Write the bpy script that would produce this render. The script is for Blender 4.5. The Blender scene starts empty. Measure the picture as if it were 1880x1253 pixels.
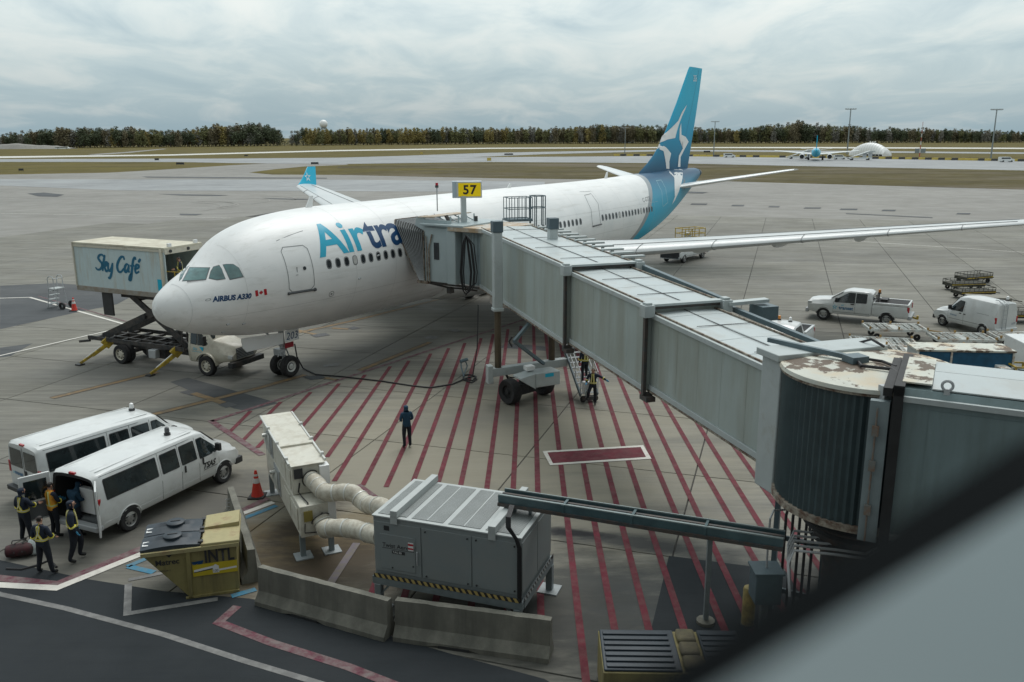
import bpy, bmesh, math, random
import numpy as np
from math import radians, sin, cos, pi, sqrt, atan2, hypot
from mathutils import Vector, Matrix
from mathutils.bvhtree import BVHTree
random.seed(7)
scene = bpy.context.scene
col = scene.collection
# ------------------------------------------------------------------ camera
CAM_H, PITCH, ROLL, FPX = 11.49435, 0.23757, -0.00485, 1565.7
cd = bpy.data.cameras.new('camera')
cam = bpy.data.objects.new('camera', cd)
col.objects.link(cam)
_R = Vector((1, 0, 0)); _U = Vector((0, sin(PITCH), cos(PITCH))); _F = Vector((0, cos(PITCH), -sin(PITCH)))
_r = cos(ROLL) * _R + sin(ROLL) * _U
_u = -sin(ROLL) * _R + cos(ROLL) * _U
cam.matrix_world = Matrix(((_r.x, _u.x, -_F.x, 0), (_r.y, _u.y, -_F.y, 0), (_r.z, _u.z, -_F.z, CAM_H), (0, 0, 0, 1)))
cd.sensor_width = 36.0
cd.lens = FPX / 1880 * 36.0
cd.clip_start = 0.05
cd.clip_end = 6000
cd.dof.use_dof = True
cd.dof.focus_distance = 38.0
cd.dof.aperture_fstop = 2.0
scene.camera = cam
# ------------------------------------------------------------------ world
SUN_EL, SUN_ROT = radians(60), radians(15)
TERM_H = 34.0  # height of the unseen terminal, raised to keep sky light off the foreground
w = bpy.data.worlds.new('World'); scene.world = w; w.use_nodes = True
nt = w.node_tree; nt.nodes.clear()
def N(t, **k):
    n = nt.nodes.new(t)
    for a, b in k.items(): setattr(n, a, b)
    return n
wo = N('ShaderNodeOutputWorld'); bg = N('ShaderNodeBackground'); nt.links.new(bg.outputs[0], wo.inputs[0])
bg.inputs[1].default_value = 0.1
sky = N('ShaderNodeTexSky', sky_type='NISHITA', sun_disc=False, sun_elevation=SUN_EL, sun_rotation=SUN_ROT)
sky.air_density = 1.2; sky.dust_density = 2.0
tc = N('ShaderNodeTexCoord'); sep = N('ShaderNodeSeparateXYZ'); nt.links.new(tc.outputs['Generated'], sep.inputs[0])
def math_(op, a, b=None, clamp=False):
    n = N('ShaderNodeMath', operation=op, use_clamp=clamp)
    for i, v in enumerate((a, b)):
        if v is None: continue
        if isinstance(v, (int, float)): n.inputs[i].default_value = v
        else: nt.links.new(v, n.inputs[i])
    return n.outputs[0]
def ramp(fac, stops):
    n = N('ShaderNodeValToRGB'); cr = n.color_ramp
    while len(cr.elements) > 1: cr.elements.remove(cr.elements[0])
    cr.elements[0].position = stops[0][0]; cr.elements[0].color = (*stops[0][1], 1)
    for p, c in stops[1:]:
        e = cr.elements.new(p); e.color = (*c, 1)
    nt.links.new(fac, n.inputs[0]); return n.outputs[0]
def mixc(f, a, b):
    n = N('ShaderNodeMix', data_type='RGBA')
    for i, v in ((0, f), (6, a), (7, b)):
        if isinstance(v, (int, float)): n.inputs[i].default_value = v
        elif isinstance(v, tuple): n.inputs[i].default_value = (*v, 1)
        else: nt.links.new(v, n.inputs[i])
    return n.outputs[2]
zz = math_('MAXIMUM', sep.outputs[2], 0.0)
den = math_('ADD', zz, 0.17)
cx = math_('DIVIDE', sep.outputs[0], den); cy = math_('DIVIDE', sep.outputs[1], den)
comb = N('ShaderNodeCombineXYZ'); nt.links.new(cx, comb.inputs[0]); nt.links.new(cy, comb.inputs[1])
mp = N('ShaderNodeMapping'); mp.inputs['Scale'].default_value = (.95, .62, 1); mp.inputs['Location'].default_value = (3.3, 1.1, 0)
nt.links.new(comb.outputs[0], mp.inputs[0])
n1 = N('ShaderNodeTexNoise'); n1.inputs['Scale'].default_value = 2.3; n1.inputs['Detail'].default_value = 10; n1.inputs['Roughness'].default_value = .56; n1.inputs['Distortion'].default_value = .5
nt.links.new(mp.outputs[0], n1.inputs[0])
n2 = N('ShaderNodeTexNoise'); n2.inputs['Scale'].default_value = .42; n2.inputs['Detail'].default_value = 4
nt.links.new(mp.outputs[0], n2.inputs[0])
CB = 1.0
cloudcol = ramp(n1.outputs[0], [(.33, (3.4 * CB, 4.25 * CB, 4.65 * CB)), (.45, (4.35 * CB, 5.1 * CB, 5.3 * CB)), (.54, (5.0 * CB, 5.65 * CB, 5.7 * CB)), (.66, (5.7 * CB, 6.2 * CB, 6.15 * CB))])
hz = ramp(math_('MULTIPLY', zz, 1.0), [(0.0, (0, 0, 0)), (.045, (.35, .35, .35)), (.13, (1, 1, 1))])
low = mixc(math_('MULTIPLY', n2.outputs[0], 1.0), (1.7, 2.7, 3.3), (3.3, 4.4, 4.9))
cl2 = mixc(hz, low, cloudcol)
# breaks between the cloud bands let low cloud detail through near the horizon
det = ramp(n1.outputs[0], [(.48, (0, 0, 0)), (.66, (1, 1, 1))])
cl3 = mixc(math_('MULTIPLY', det, .38), cl2, (5.4, 5.7, 5.6))
up = ramp(zz, [(.02, (1, 1, 1)), (.14, (1.30, 1.27, 1.24))])
vm = N('ShaderNodeVectorMath', operation='MULTIPLY'); nt.links.new(cl3, vm.inputs[0]); nt.links.new(up, vm.inputs[1])
final = mixc(.88, sky.outputs[0], vm.outputs[0])
nt.links.new(final, bg.inputs[0])
sl = bpy.data.lights.new('sun', 'SUN'); sl.energy = 1.5; sl.angle = radians(38); sl.color = (1, .985, .955)
sun = bpy.data.objects.new('sun', sl); col.objects.link(sun)
# glow of the hidden sun, high beyond the airliner
sd = Vector((sin(SUN_ROT) * cos(SUN_EL), cos(SUN_ROT) * cos(SUN_EL), sin(SUN_EL)))
sun.rotation_euler = sd.to_track_quat('Z', 'Y').to_euler(); sun.location = (0, 0, 60)
vs = scene.view_settings
scene.display_settings.display_device = 'sRGB'
vs.view_transform = 'Standard'; vs.look = 'None'; vs.exposure = 0.30; vs.gamma = 1.0; vs.use_curve_mapping = False
scene.render.engine = 'CYCLES'
scene.cycles.use_denoising = True
scene.cycles.max_bounces = 6; scene.cycles.transparent_max_bounces = 12
# ------------------------------------------------------------------ pixel rays -> points of the place
def ray(x, y):
    X = x - 940; Y = -(y - 626.5)
    v = _F + _r * (X / FPX) + _u * (Y / FPX)
    return v
O3 = Vector((0, 0, CAM_H))
def G(x, y, z=0.0):
    d = ray(x, y); t = (z - CAM_H) / d.z
    return O3 + d * t
def AT(x, y, Y):
    d = ray(x, y); return O3 + d * (Y / d.y)
# ------------------------------------------------------------------ materials
MATS = {}
def M(name, c, rough=.5, metal=0.0, var=.08, scale=3.0, c2=None, amt=.0, c2scale=2.0, streak=0, bump=0.0, bscale=40., thr=.5, soft=.08, coat=0.0, emit=None, stretch=None, rnd=0.0, trans=0.0):
    if name in MATS: return MATS[name]
    m = bpy.data.materials.new(name); m.use_nodes = True
    t = m.node_tree; ns = t.nodes; b = ns['Principled BSDF']
    b.inputs['Roughness'].default_value = rough; b.inputs['Metallic'].default_value = metal
    if coat: b.inputs['Coat Weight'].default_value = coat; b.inputs['Coat Roughness'].default_value = .08
    if trans: b.inputs['Transmission Weight'].default_value = trans
    tcn = ns.new('ShaderNodeTexCoord'); v = tcn.outputs['Object']
    def noise(sc, det=5, st=None, rough_=.6):
        n = ns.new('ShaderNodeTexNoise'); n.inputs['Scale'].default_value = sc; n.inputs['Detail'].default_value = det; n.inputs['Roughness'].default_value = rough_
        if st:
            mpn = ns.new('ShaderNodeMapping'); mpn.inputs['Scale'].default_value = st; t.links.new(v, mpn.inputs[0]); t.links.new(mpn.outputs[0], n.inputs[0])
        else: t.links.new(v, n.inputs[0])
        return n.outputs[0]
    def cr(f, stops):
        n = ns.new('ShaderNodeValToRGB'); r = n.color_ramp
        r.elements[0].position = stops[0][0]; r.elements[0].color = (*stops[0][1], 1)
        r.elements[1].position = stops[1][0]; r.elements[1].color = (*stops[1][1], 1)
        t.links.new(f, n.inputs[0]); return n.outputs[0]
    def mx(f, a, bb, bt='MIX'):
        n = ns.new('ShaderNodeMix'); n.data_type = 'RGBA'; n.blend_type = bt
        for i, q in ((0, f), (6, a), (7, bb)):
            if isinstance(q, (int, float)): n.inputs[i].default_value = q
            elif isinstance(q, tuple): n.inputs[i].default_value = (*q, 1)
            else: t.links.new(q, n.inputs[i])
        return n.outputs[2]
    lo = tuple(max(0, k * (1 - var)) for k in c); hi = tuple(min(1, k * (1 + var)) for k in c)
    base = cr(noise(scale, 6, stretch), [(.32, lo), (.68, hi)])
    if c2 is not None:
        f = cr(noise(c2scale, 8, (1, 1, .12) if streak == 1 else ((.15, 1, 1) if streak == 2 else None), .68), [(thr - soft, (0, 0, 0)), (thr + soft, (amt, amt, amt))])
        base = mx(f, base, c2)
    if rnd:
        oi = ns.new('ShaderNodeObjectInfo')
        f = cr(oi.outputs['Random'], [(0, (1 - rnd,) * 3), (1, (1 + rnd,) * 3)])
        base = mx(1.0, base, f, 'MULTIPLY')
    t.links.new(base, b.inputs['Base Color'])
    if bump:
        bn = ns.new('ShaderNodeBump'); bn.inputs['Strength'].default_value = bump; bn.inputs['Distance'].default_value = .02
        t.links.new(noise(bscale, 4, stretch), bn.inputs['Height']); t.links.new(bn.outputs[0], b.inputs['Normal'])
    if emit: b.inputs['Emission Color'].default_value = (*emit[:3], 1); b.inputs['Emission Strength'].default_value = emit[3]
    MATS[name] = m; return m
# ------------------------------------------------------------------ mesh builder
class MB:
    def __init__(s): s.v = []; s.f = []; s.m = []; s.T = None
    def add(s, vs_, fs, m=0):
        n = len(s.v)
        for p in vs_:
            p = Vector(p)
            if s.T is not None: p = s.T @ p
            s.v.append(tuple(p))
        for f in fs: s.f.append(tuple(i + n for i in f)); s.m.append(m)
        return s
    def box(s, x0, x1, y0, y1, z0, z1, m=0):
        return s.add([(x0, y0, z0), (x1, y0, z0), (x1, y1, z0), (x0, y1, z0), (x0, y0, z1), (x1, y0, z1), (x1, y1, z1), (x0, y1, z1)],
                     [(0, 3, 2, 1), (4, 5, 6, 7), (0, 1, 5, 4), (1, 2, 6, 5), (2, 3, 7, 6), (3, 0, 4, 7)], m)
    def beam(s, p0, p1, w_, h, m=0, up=(0, 0, 1)):
        p0 = Vector(p0); p1 = Vector(p1); d = (p1 - p0).normalized(); up = Vector(up)
        if abs(d.dot(up)) > .98: up = Vector((1, 0, 0))
        a = d.cross(up).normalized() * w_ / 2; b = a.cross(d).normalized() * h / 2
        q = [p0 - a - b, p0 + a - b, p0 + a + b, p0 - a + b, p1 - a - b, p1 + a - b, p1 + a + b, p1 - a + b]
        return s.add(q, [(0, 1, 2, 3), (7, 6, 5, 4), (0, 4, 5, 1), (1, 5, 6, 2), (2, 6, 7, 3), (3, 7, 4, 0)], m)
    def tube(s, pts, r, n=8, m=0, cap=True):
        pts = [Vector(p) for p in pts]; k = len(pts)
        rr = r if isinstance(r, (list, tuple)) else [r] * k
        ref = None; vs_ = []
        for i, p in enumerate(pts):
            d = (pts[min(i + 1, k - 1)] - pts[max(i - 1, 0)]).normalized()
            if ref is None:
                ref = Vector((0, 0, 1)) if abs(d.z) < .9 else Vector((1, 0, 0))
            a = d.cross(ref).normalized(); b = a.cross(d).normalized(); ref = b
            for j in range(n):
                t = 2 * pi * j / n
                vs_.append(p + a * cos(t) * rr[i] + b * sin(t) * rr[i])
        fs = []
        for i in range(k - 1):
            for j in range(n):
                fs.append((i * n + j, i * n + (j + 1) % n, (i + 1) * n + (j + 1) % n, (i + 1) * n + j))
        if cap: fs.append(tuple(range(n))); fs.append(tuple((k - 1) * n + j for j in reversed(range(n))))
        return s.add(vs_, fs, m)
    def lathe(s, prof, n=24, m=0, mt=None, ms=None):
        # profile (r, h) turned about local Z, placed by the matrix mt
        mt = mt or Matrix(); vs_ = []
        for r_, h in prof:
            for j in range(n):
                t = 2 * pi * j / n; vs_.append(mt @ Vector((r_ * cos(t), r_ * sin(t), h)))
        base = len(s.v)
        for i in range(len(prof) - 1):
            fs = [(i * n + j, i * n + (j + 1) % n, (i + 1) * n + (j + 1) % n, (i + 1) * n + j) for j in range(n)]
            if i == 0: s.add(vs_, fs, ms[i] if ms else m)
            else:
                for f in fs: s.f.append(tuple(q + base for q in f)); s.m.append(ms[i] if ms else m)
        return s
    def prism(s, outl, a0, a1, axis=1, m=0):
        # outline in the plane across 'axis', pushed from a0 to a1
        def P(u, v, a):
            return {0: (a, u, v), 1: (u, a, v), 2: (u, v, a)}[axis]
        n = len(outl)
        vs_ = [P(u, v, a0) for u, v in outl] + [P(u, v, a1) for u, v in outl]
        fs = [tuple(range(n)), tuple(range(2 * n - 1, n - 1, -1))] + [(i, i + n, (i + 1) % n + n, (i + 1) % n) for i in range(n)]
        return s.add(vs_, fs, m)
    def loft(s, rings, m=0, cap=True, closed=True):
        n = len(rings[0]); vs_ = [p for r in rings for p in r]; fs = []
        for i in range(len(rings) - 1):
            for j in range(n if closed else n - 1):
                fs.append((i * n + j, i * n + (j + 1) % n, (i + 1) * n + (j + 1) % n, (i + 1) * n + j))
        if cap: fs.append(tuple(reversed(range(n)))); fs.append(tuple((len(rings) - 1) * n + j for j in range(n)))
        return s.add(vs_, fs, m)
    def quad(s, a, b, c, d, m=0): return s.add([a, b, c, d], [(0, 1, 2, 3)], m)
    def mesh(s, name, mats, smooth=35):
        me = bpy.data.meshes.new(name); me.from_pydata(s.v, [], s.f)
        for k in (mats if isinstance(mats, (list, tuple)) else [mats]): me.materials.append(k)
        me.polygons.foreach_set('material_index', s.m)
        bm = bmesh.new(); bm.from_mesh(me); bmesh.ops.recalc_face_normals(bm, faces=bm.faces); bm.to_mesh(me); bm.free()
        if smooth:
            me.polygons.foreach_set('use_smooth', [True] * len(me.polygons))
            me.set_sharp_from_angle(angle=radians(smooth))
        me.update(); return me
    def build(s, name, mats, parent=None, bev=0, smooth=35, **tags):
        o = bpy.data.objects.new(name, s.mesh(name, mats, smooth)); col.objects.link(o)
        if parent is not None: o.parent = parent
        if bev:
            md = o.modifiers.new('bevel', 'BEVEL'); md.width = bev; md.segments = 2; md.limit_method = 'ANGLE'; md.angle_limit = radians(40)
            o.data.polygons.foreach_set('use_smooth', [True] * len(o.data.polygons))
        for k, v in tags.items(): o[k] = v
        return o
def thing(name, label, cat, loc=(0, 0, 0), rz=0.0, group=None, mat=None):
    o = bpy.data.objects.new(name, None); col.objects.link(o); o.empty_display_size = .3
    if mat is not None: o.matrix_world = mat
    else: o.location = loc; o.rotation_euler = (0, 0, rz)
    o['label'] = label; o['category'] = cat
    if group: o['group'] = group
    return o
def tag(o, label, cat, group=None):
    o['label'] = label; o['category'] = cat
    if group: o['group'] = group
    return o
def inst(src, name, parent, mt):
    o = bpy.data.objects.new(name, src.data); col.objects.link(o); o.parent = parent; o.matrix_basis = mt
    return o
def copy_tree(o, parent=None, label=None):
    kids = list(o.children)
    c = o.copy(); col.objects.link(c)
    if parent is not None: c.parent = parent
    for k in kids: copy_tree(k, c)
    if label: c['label'] = label
    return c
RX = lambda a: Matrix.Rotation(a, 4, 'X')
RY = lambda a: Matrix.Rotation(a, 4, 'Y')
RZ = lambda a: Matrix.Rotation(a, 4, 'Z')
TR = lambda *a: Matrix.Translation(Vector(a))
def text_bm(body, size=1.0, off=0.0, shear=0.0, xs=1.0, align='LEFT', spacing=1.0):
    c = bpy.data.curves.new('lettering', 'FONT'); c.body = body; c.size = size; c.offset = off; c.shear = shear; c.align_x = align; c.space_character = spacing
    c.resolution_u = 4
    o = bpy.data.objects.new('lettering', c); col.objects.link(o)
    dg = bpy.context.evaluated_depsgraph_get(); me = bpy.data.meshes.new_from_object(o.evaluated_get(dg))
    bpy.data.objects.remove(o); bpy.data.curves.remove(c)
    bm = bmesh.new(); bm.from_mesh(me); bpy.data.meshes.remove(me)
    for v in bm.verts: v.co.x *= xs
    return bm
def slice_bm(bm, step, axes=(0, 1)):
    for ax in axes:
        vals = [v.co[ax] for v in bm.verts]
        if not vals: continue
        k = math.ceil(min(vals) / step)
        while k * step < max(vals):
            no = Vector((0, 0, 0)); no[ax] = 1; co = Vector((0, 0, 0)); co[ax] = k * step
            bmesh.ops.bisect_plane(bm, geom=bm.verts[:] + bm.edges[:] + bm.faces[:], plane_co=co, plane_no=no); k += 1
def bm_obj(bm, name, mats, parent=None, fn=None, mt=None, smooth=False, **tags):
    for v in bm.verts:
        if fn: v.co = fn(v.co)
        elif mt is not None: v.co = mt @ v.co
    me = bpy.data.meshes.new(name); bm.to_mesh(me); bm.free()
    for k in (mats if isinstance(mats, (list, tuple)) else [mats]): me.materials.append(k)
    if smooth: me.polygons.foreach_set('use_smooth', [True] * len(me.polygons))
    o = bpy.data.objects.new(name, me); col.objects.link(o)
    if parent is not None: o.parent = parent
    for k, v in tags.items(): o[k] = v
    return o
def text_flat(body, size, mat, parent, mt, name='lettering', **k):
    return bm_obj(text_bm(body, size, **k), name, mat, parent, mt=mt)
def poly_bm(pts2):
    bm = bmesh.new(); f = bm.faces.new([bm.verts.new((x, y, 0)) for x, y in pts2])
    bmesh.ops.triangulate(bm, faces=[f]); return bm
def strokes(mb, paths, wd, m=0, z=0.0, tip=.35):
    # brush lettering: ribbons along polylines in the XY plane
    for pth in paths:
        pts = [Vector((x, y, 0)) for x, y in pth]; out = []
        # smooth by Catmull-Rom
        q = []
        for i in range(len(pts) - 1):
            p0 = pts[max(i - 1, 0)]; p1 = pts[i]; p2 = pts[i + 1]; p3 = pts[min(i + 2, len(pts) - 1)]
            for k in range(5):
                t = k / 5; q.append(.5 * ((2 * p1) + (-p0 + p2) * t + (2 * p0 - 5 * p1 + 4 * p2 - p3) * t * t + (-p0 + 3 * p1 - 3 * p2 + p3) * t ** 3))
        q.append(pts[-1]); n = len(q); L = []; Rr = []
        for i, p in enumerate(q):
            d = (q[min(i + 1, n - 1)] - q[max(i - 1, 0)]).normalized(); s_ = i / (n - 1)
            ww = wd * (tip + (1 - tip) * sin(pi * min(1, max(0, s_ * .9 + .05))) ** .6) * (1.0 + .25 * abs(d.y))
            nn = Vector((-d.y, d.x, 0)) * ww / 2; L.append(p + nn); Rr.append(p - nn)
        z += .0004
        vs_ = [(p.x, p.y, z) for p in L] + [(p.x, p.y, z) for p in Rr]
        mb.add(vs_, [(i, i + 1, n + i + 1, n + i) for i in range(n - 1)], m)
    return mb
# ------------------------------------------------------------------ ground, apron, paint
conc = (.205, .198, .170)
def ground_mat(name, c, rough, streak_dir, var=.16, wet=0.0, spot=(.125, .122, .112), rnd=0.05, fine=.19, spotamt=.65, spotsc=.09, thr=.47, blobs=()):
    m = bpy.data.materials.new(name); m.use_nodes = True; t = m.node_tree; ns = t.nodes; b = ns['Principled BSDF']
    ge = ns.new('ShaderNodeNewGeometry'); pos = ge.outputs['Position']
    def noise(sc, det, mapping=None, rough_=.6):
        n = ns.new('ShaderNodeTexNoise'); n.inputs['Scale'].default_value = sc; n.inputs['Detail'].default_value = det; n.inputs['Roughness'].default_value = rough_
        if mapping:
            mpn = ns.new('ShaderNodeMapping'); mpn.inputs['Rotation'].default_value = (0, 0, mapping[0]); mpn.inputs['Scale'].default_value = mapping[1]
            t.links.new(pos, mpn.inputs[0]); t.links.new(mpn.outputs[0], n.inputs[0])
        else: t.links.new(pos, n.inputs[0])
        return n.outputs[0]
    def cr(f, p0, c0, p1, c1):
        n = ns.new('ShaderNodeValToRGB'); r = n.color_ramp; r.elements[0].position = p0; r.elements[0].color = (*c0, 1); r.elements[1].position = p1; r.elements[1].color = (*c1, 1)
        t.links.new(f, n.inputs[0]); return n.outputs[0]
    def mx(f, a, bb, bt='MIX'):
        n = ns.new('ShaderNodeMix'); n.data_type = 'RGBA'; n.blend_type = bt
        for i, q in ((0, f), (6, a), (7, bb)):
            if isinstance(q, (int, float)): n.inputs[i].default_value = q
            elif isinstance(q, tuple): n.inputs[i].default_value = (*q, 1)
            else: t.links.new(q, n.inputs[i])
        return n.outputs[2]
    base = cr(noise(.045, 6), .3, tuple(k * (1 - var) for k in c), .7, tuple(k * (1 + var) for k in c))
    st = cr(noise(.8, 7, (-streak_dir, (.16, 2.2, 1)), .7), .3, (1 - fine * 2.2,) * 3, .7, (1 + fine,) * 3)
    base = mx(1.0, base, st, 'MULTIPLY')
    st2 = cr(noise(7.0, 4, (-streak_dir - pi / 2, (.12, 1.5, 1)), .7), .3, (1 - fine * .9,) * 3, .7, (1 + fine * .7,) * 3)
    base = mx(1.0, base, st2, 'MULTIPLY')
    f = cr(noise(spotsc, 9, (-streak_dir, (.35, 1.2, 1)), .72), thr, (0, 0, 0), thr + .2, (spotamt,) * 3)
    base = mx(f, base, spot)
    f = cr(noise(1.3, 6, None, .75), .62, (0, 0, 0), .78, (spotamt * .7,) * 3)
    base = mx(f, base, tuple(k * .75 for k in spot))
    for cx_, cy_, rx_, ry_, rot_, cc, am, nsc in blobs:
        mpn = ns.new('ShaderNodeMapping'); mpn.vector_type = 'TEXTURE'; mpn.inputs['Location'].default_value = (cx_, cy_, 0); mpn.inputs['Rotation'].default_value = (0, 0, rot_); mpn.inputs['Scale'].default_value = (rx_, ry_, 1); t.links.new(pos, mpn.inputs[0])
        sx = ns.new('ShaderNodeVectorMath'); sx.operation = 'MULTIPLY'; t.links.new(mpn.outputs[0], sx.inputs[0]); sx.inputs[1].default_value = (1, 1, 0)
        ln = ns.new('ShaderNodeVectorMath'); ln.operation = 'LENGTH'; t.links.new(sx.outputs[0], ln.inputs[0])
        a1 = ns.new('ShaderNodeMath'); a1.operation = 'MULTIPLY_ADD'; t.links.new(noise(nsc, 8, (rot_, (.5, 1.5, 1)), .7), a1.inputs[0]); a1.inputs[1].default_value = .76; a2 = ns.new('ShaderNodeMath'); a2.operation = 'MULTIPLY'; t.links.new(ln.outputs['Value'], a2.inputs[0]); a2.inputs[1].default_value = .4; t.links.new(a2.outputs[0], a1.inputs[2])
        base = mx(cr(a1.outputs[0], .54, (am,) * 3, .80, (0, 0, 0)), base, cc)
    if rnd:
        oi = ns.new('ShaderNodeObjectInfo'); base = mx(1.0, base, cr(oi.outputs['Random'], 0, (1 - rnd,) * 3, 1, (1 + rnd,) * 3), 'MULTIPLY')
    t.links.new(base, b.inputs['Base Color']); b.inputs['Specular IOR Level'].default_value = .22
    rr = cr(noise(.25, 5), .35, (rough - .12,) * 3, .65, (rough + .1,) * 3); t.links.new(rr, b.inputs['Roughness'])
    bn = ns.new('ShaderNodeBump'); bn.inputs['Strength'].default_value = .25; bn.inputs['Distance'].default_value = .01
    t.links.new(noise(25, 4), bn.inputs['Height']); t.links.new(bn.outputs[0], b.inputs['Normal'])
    return m
JA = radians(162.4)     # direction of the cross joints and of the broom marks
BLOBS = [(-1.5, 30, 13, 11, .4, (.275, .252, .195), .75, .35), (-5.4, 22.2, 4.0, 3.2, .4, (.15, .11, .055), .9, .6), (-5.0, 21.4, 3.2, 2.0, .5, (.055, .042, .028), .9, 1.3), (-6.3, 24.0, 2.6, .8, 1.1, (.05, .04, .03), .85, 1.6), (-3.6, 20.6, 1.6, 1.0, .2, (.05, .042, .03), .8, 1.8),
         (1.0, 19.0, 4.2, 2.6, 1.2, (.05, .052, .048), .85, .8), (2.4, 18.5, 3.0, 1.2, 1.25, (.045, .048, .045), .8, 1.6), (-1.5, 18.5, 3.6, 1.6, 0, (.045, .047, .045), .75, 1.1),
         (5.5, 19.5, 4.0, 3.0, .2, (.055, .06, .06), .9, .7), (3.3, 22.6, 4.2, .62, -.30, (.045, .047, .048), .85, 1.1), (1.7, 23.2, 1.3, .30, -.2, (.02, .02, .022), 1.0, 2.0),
         (-3.3, 25.6, .9, .3, .0, (.22, .15, .07), .8, 2.0), (-10.2, 24.6, 5.5, 1.8, 1.15, (.10, .098, .09), .7, .8), (-13.5, 23.5, 3.5, 2, .9, (.11, .108, .1), .6, 1.0), (-1, 34, 5, 2, .3, (.17, .16, .14), .5, .8), (-8, 44, 7, 2.5, .9, (.15, .145, .135), .6, .5), (-19, 41, 8, 3, -.4, (.15, .145, .135), .55, .5)]
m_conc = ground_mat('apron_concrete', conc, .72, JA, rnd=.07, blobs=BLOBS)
m_concfar = ground_mat('apron_concrete_far', (.242, .233, .213), .7, radians(170), rnd=0, var=.1, spotamt=.35, fine=.13, spotsc=.03)
m_taxi = ground_mat('taxiway_asphalt', (.27, .28, .285), .65, radians(172), rnd=0, fine=.05, spotamt=.25)
m_asph = ground_mat('road_asphalt', (.024, .029, .033), .85, radians(158), rnd=0, spot=(.026, .03, .034), fine=.05)
m_patch = ground_mat('asphalt_patch', (.075, .08, .085), .8, radians(140), rnd=.1, spot=(.17, .17, .165), fine=.08, spotamt=.4)
m_grass = ground_mat('dry_grass', (.100, .080, .012), .95, radians(172), rnd=0, spot=(.12, .092, .03), fine=.16, var=.3, spotamt=.8, spotsc=.02)
m_grassd = ground_mat('scrubby_grass', (.078, .062, .015), .95, radians(172), rnd=0, spot=(.15, .125, .095), fine=.16, var=.3, spotamt=.9, spotsc=.03)
m_joint = M('joint_sealant', (.045, .043, .04), .9, var=.3)
def sheet(name, pts, z, mat, kind='structure', **k):
    bm = bmesh.new(); f = bm.faces.new([bm.verts.new((p[0], p[1], z)) for p in pts]); bm.normal_update()
    if f.normal.z < 0: f.normal_flip()
    bmesh.ops.triangulate(bm, faces=[f])
    o = bm_obj(bm, name, mat); o['kind'] = kind; return o
def psheet(name, px, z, mat): return sheet(name, [G(*p) for p in px], z, mat)
sheet('ground', [(-2500, -120), (2500, -120), (2500, 3800), (-2500, 3800)], -.02, m_grass)
# far apron sheet (beyond the separately poured slabs)
psheet('apron', [(-900, 332), (0, 321), (198, 317.5), (297, 312), (429, 303.5), (520, 299), (620, 296), (640, 303), (560, 306), (505, 311), (457, 317), (500, 321), (620, 321.5), (930, 328), (1290, 332), (1880, 348.5), (2700, 372), (2400, 1400), (-600, 1400)], 0.0, m_concfar)
psheet('taxiway', [(-900, 344), (0, 329.5), (640, 330.5), (1000, 334), (1000, 353), (640, 351.5), (220, 350), (0, 341), (-900, 360)], .02, m_taxi)
psheet('taxiway', [(-900, 300), (0, 292.5), (430, 291.5), (620, 290), (740, 286.5), (900, 281), (1220, 275.3), (1500, 277), (1880, 280.3), (2700, 288), (2700, 292), (1880, 283), (1500, 280), (1220, 278), (1000, 283.5), (860, 289.3), (1220, 286.8), (1500, 290), (1880, 297), (2700, 312), (2700, 338), (1880, 313.5), (1500, 306), (1220, 300), (900, 298), (620, 301.6), (560, 301), (430, 300), (330, 298), (0, 297.8), (-900, 306)], .03, m_taxi)
psheet('runway', [(-900, 303), (0, 290.6), (310, 286.2), (620, 278), (900, 273.6), (1220, 272.2), (1500, 272.6), (1880, 274), (2700, 277), (2700, 274.6), (1880, 271.8), (1500, 270.4), (1220, 270.6), (900, 271.8), (620, 275.9), (310, 284), (0, 287.6), (-900, 299)], .03, M('runway_concrete', (.55, .54, .5), .8))
psheet('path', [(160, 284), (230, 279.5), (300, 273.5), (306, 274), (240, 281), (180, 285)], .035, m_concfar)
psheet('ground_strip', [(620, 305.5), (900, 299), (1220, 301), (1500, 306), (1880, 314.5), (2700, 339), (2700, 371.5), (1880, 348), (1290, 331.5), (930, 327.5), (780, 324), (620, 321), (700, 314), (900, 310), (620, 309.5)], .012, m_grassd)
# slabs poured one by one over the near apron, recessed joints between them
ju = Vector((cos(radians(72.4)), sin(radians(72.4)), 0)); jn = Vector((sin(radians(72.4)), -cos(radians(72.4)), 0))
S = 6.1; gap = .035
sheet('apron_joint_bed', [ju * t + jn * s_ for s_, t in ((-75, -4), (40, -4), (40, 125), (-75, 125))], .004, m_joint)
slab_me = None; SLABS = []
apron = [o for o in bpy.data.objects if o.name == 'apron'][0]
def slab_mesh():
    bm = bmesh.new(); h = .03; e = .012; a = S / 2 - gap / 2
    lo = [bm.verts.new((x * a, y * a, 0)) for x, y in ((-1, -1), (1, -1), (1, 1), (-1, 1))]
    hi = [bm.verts.new((x * (a - e), y * (a - e), h)) for x, y in ((-1, -1), (1, -1), (1, 1), (-1, 1))]
    bm.faces.new(hi)
    for i in range(4): bm.faces.new((lo[i], lo[(i + 1) % 4], hi[(i + 1) % 4], hi[i]))
    me = bpy.data.meshes.new('slab'); bm.to_mesh(me); bm.free(); me.materials.append(m_conc); return me
slab_me = slab_mesh()
def in_view(P):
    v = P - O3; d = v.dot(_F)
    if d < 1: return False
    return abs(v.dot(_r) / d * FPX) < 1250 and abs(v.dot(_u) / d * FPX) < 950
slabs = []
for i in range(-13, 9):
    for j in range(-5, 17):
        c = jn * (-8.42 + S * (i + .5)) + ju * (28.1 + S * (j + .5))
        if in_view(c): slabs.append((c.length, c))
slabs.sort(key=lambda q: q[0]); slabs = slabs[:290]
SLABZ = .034
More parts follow.
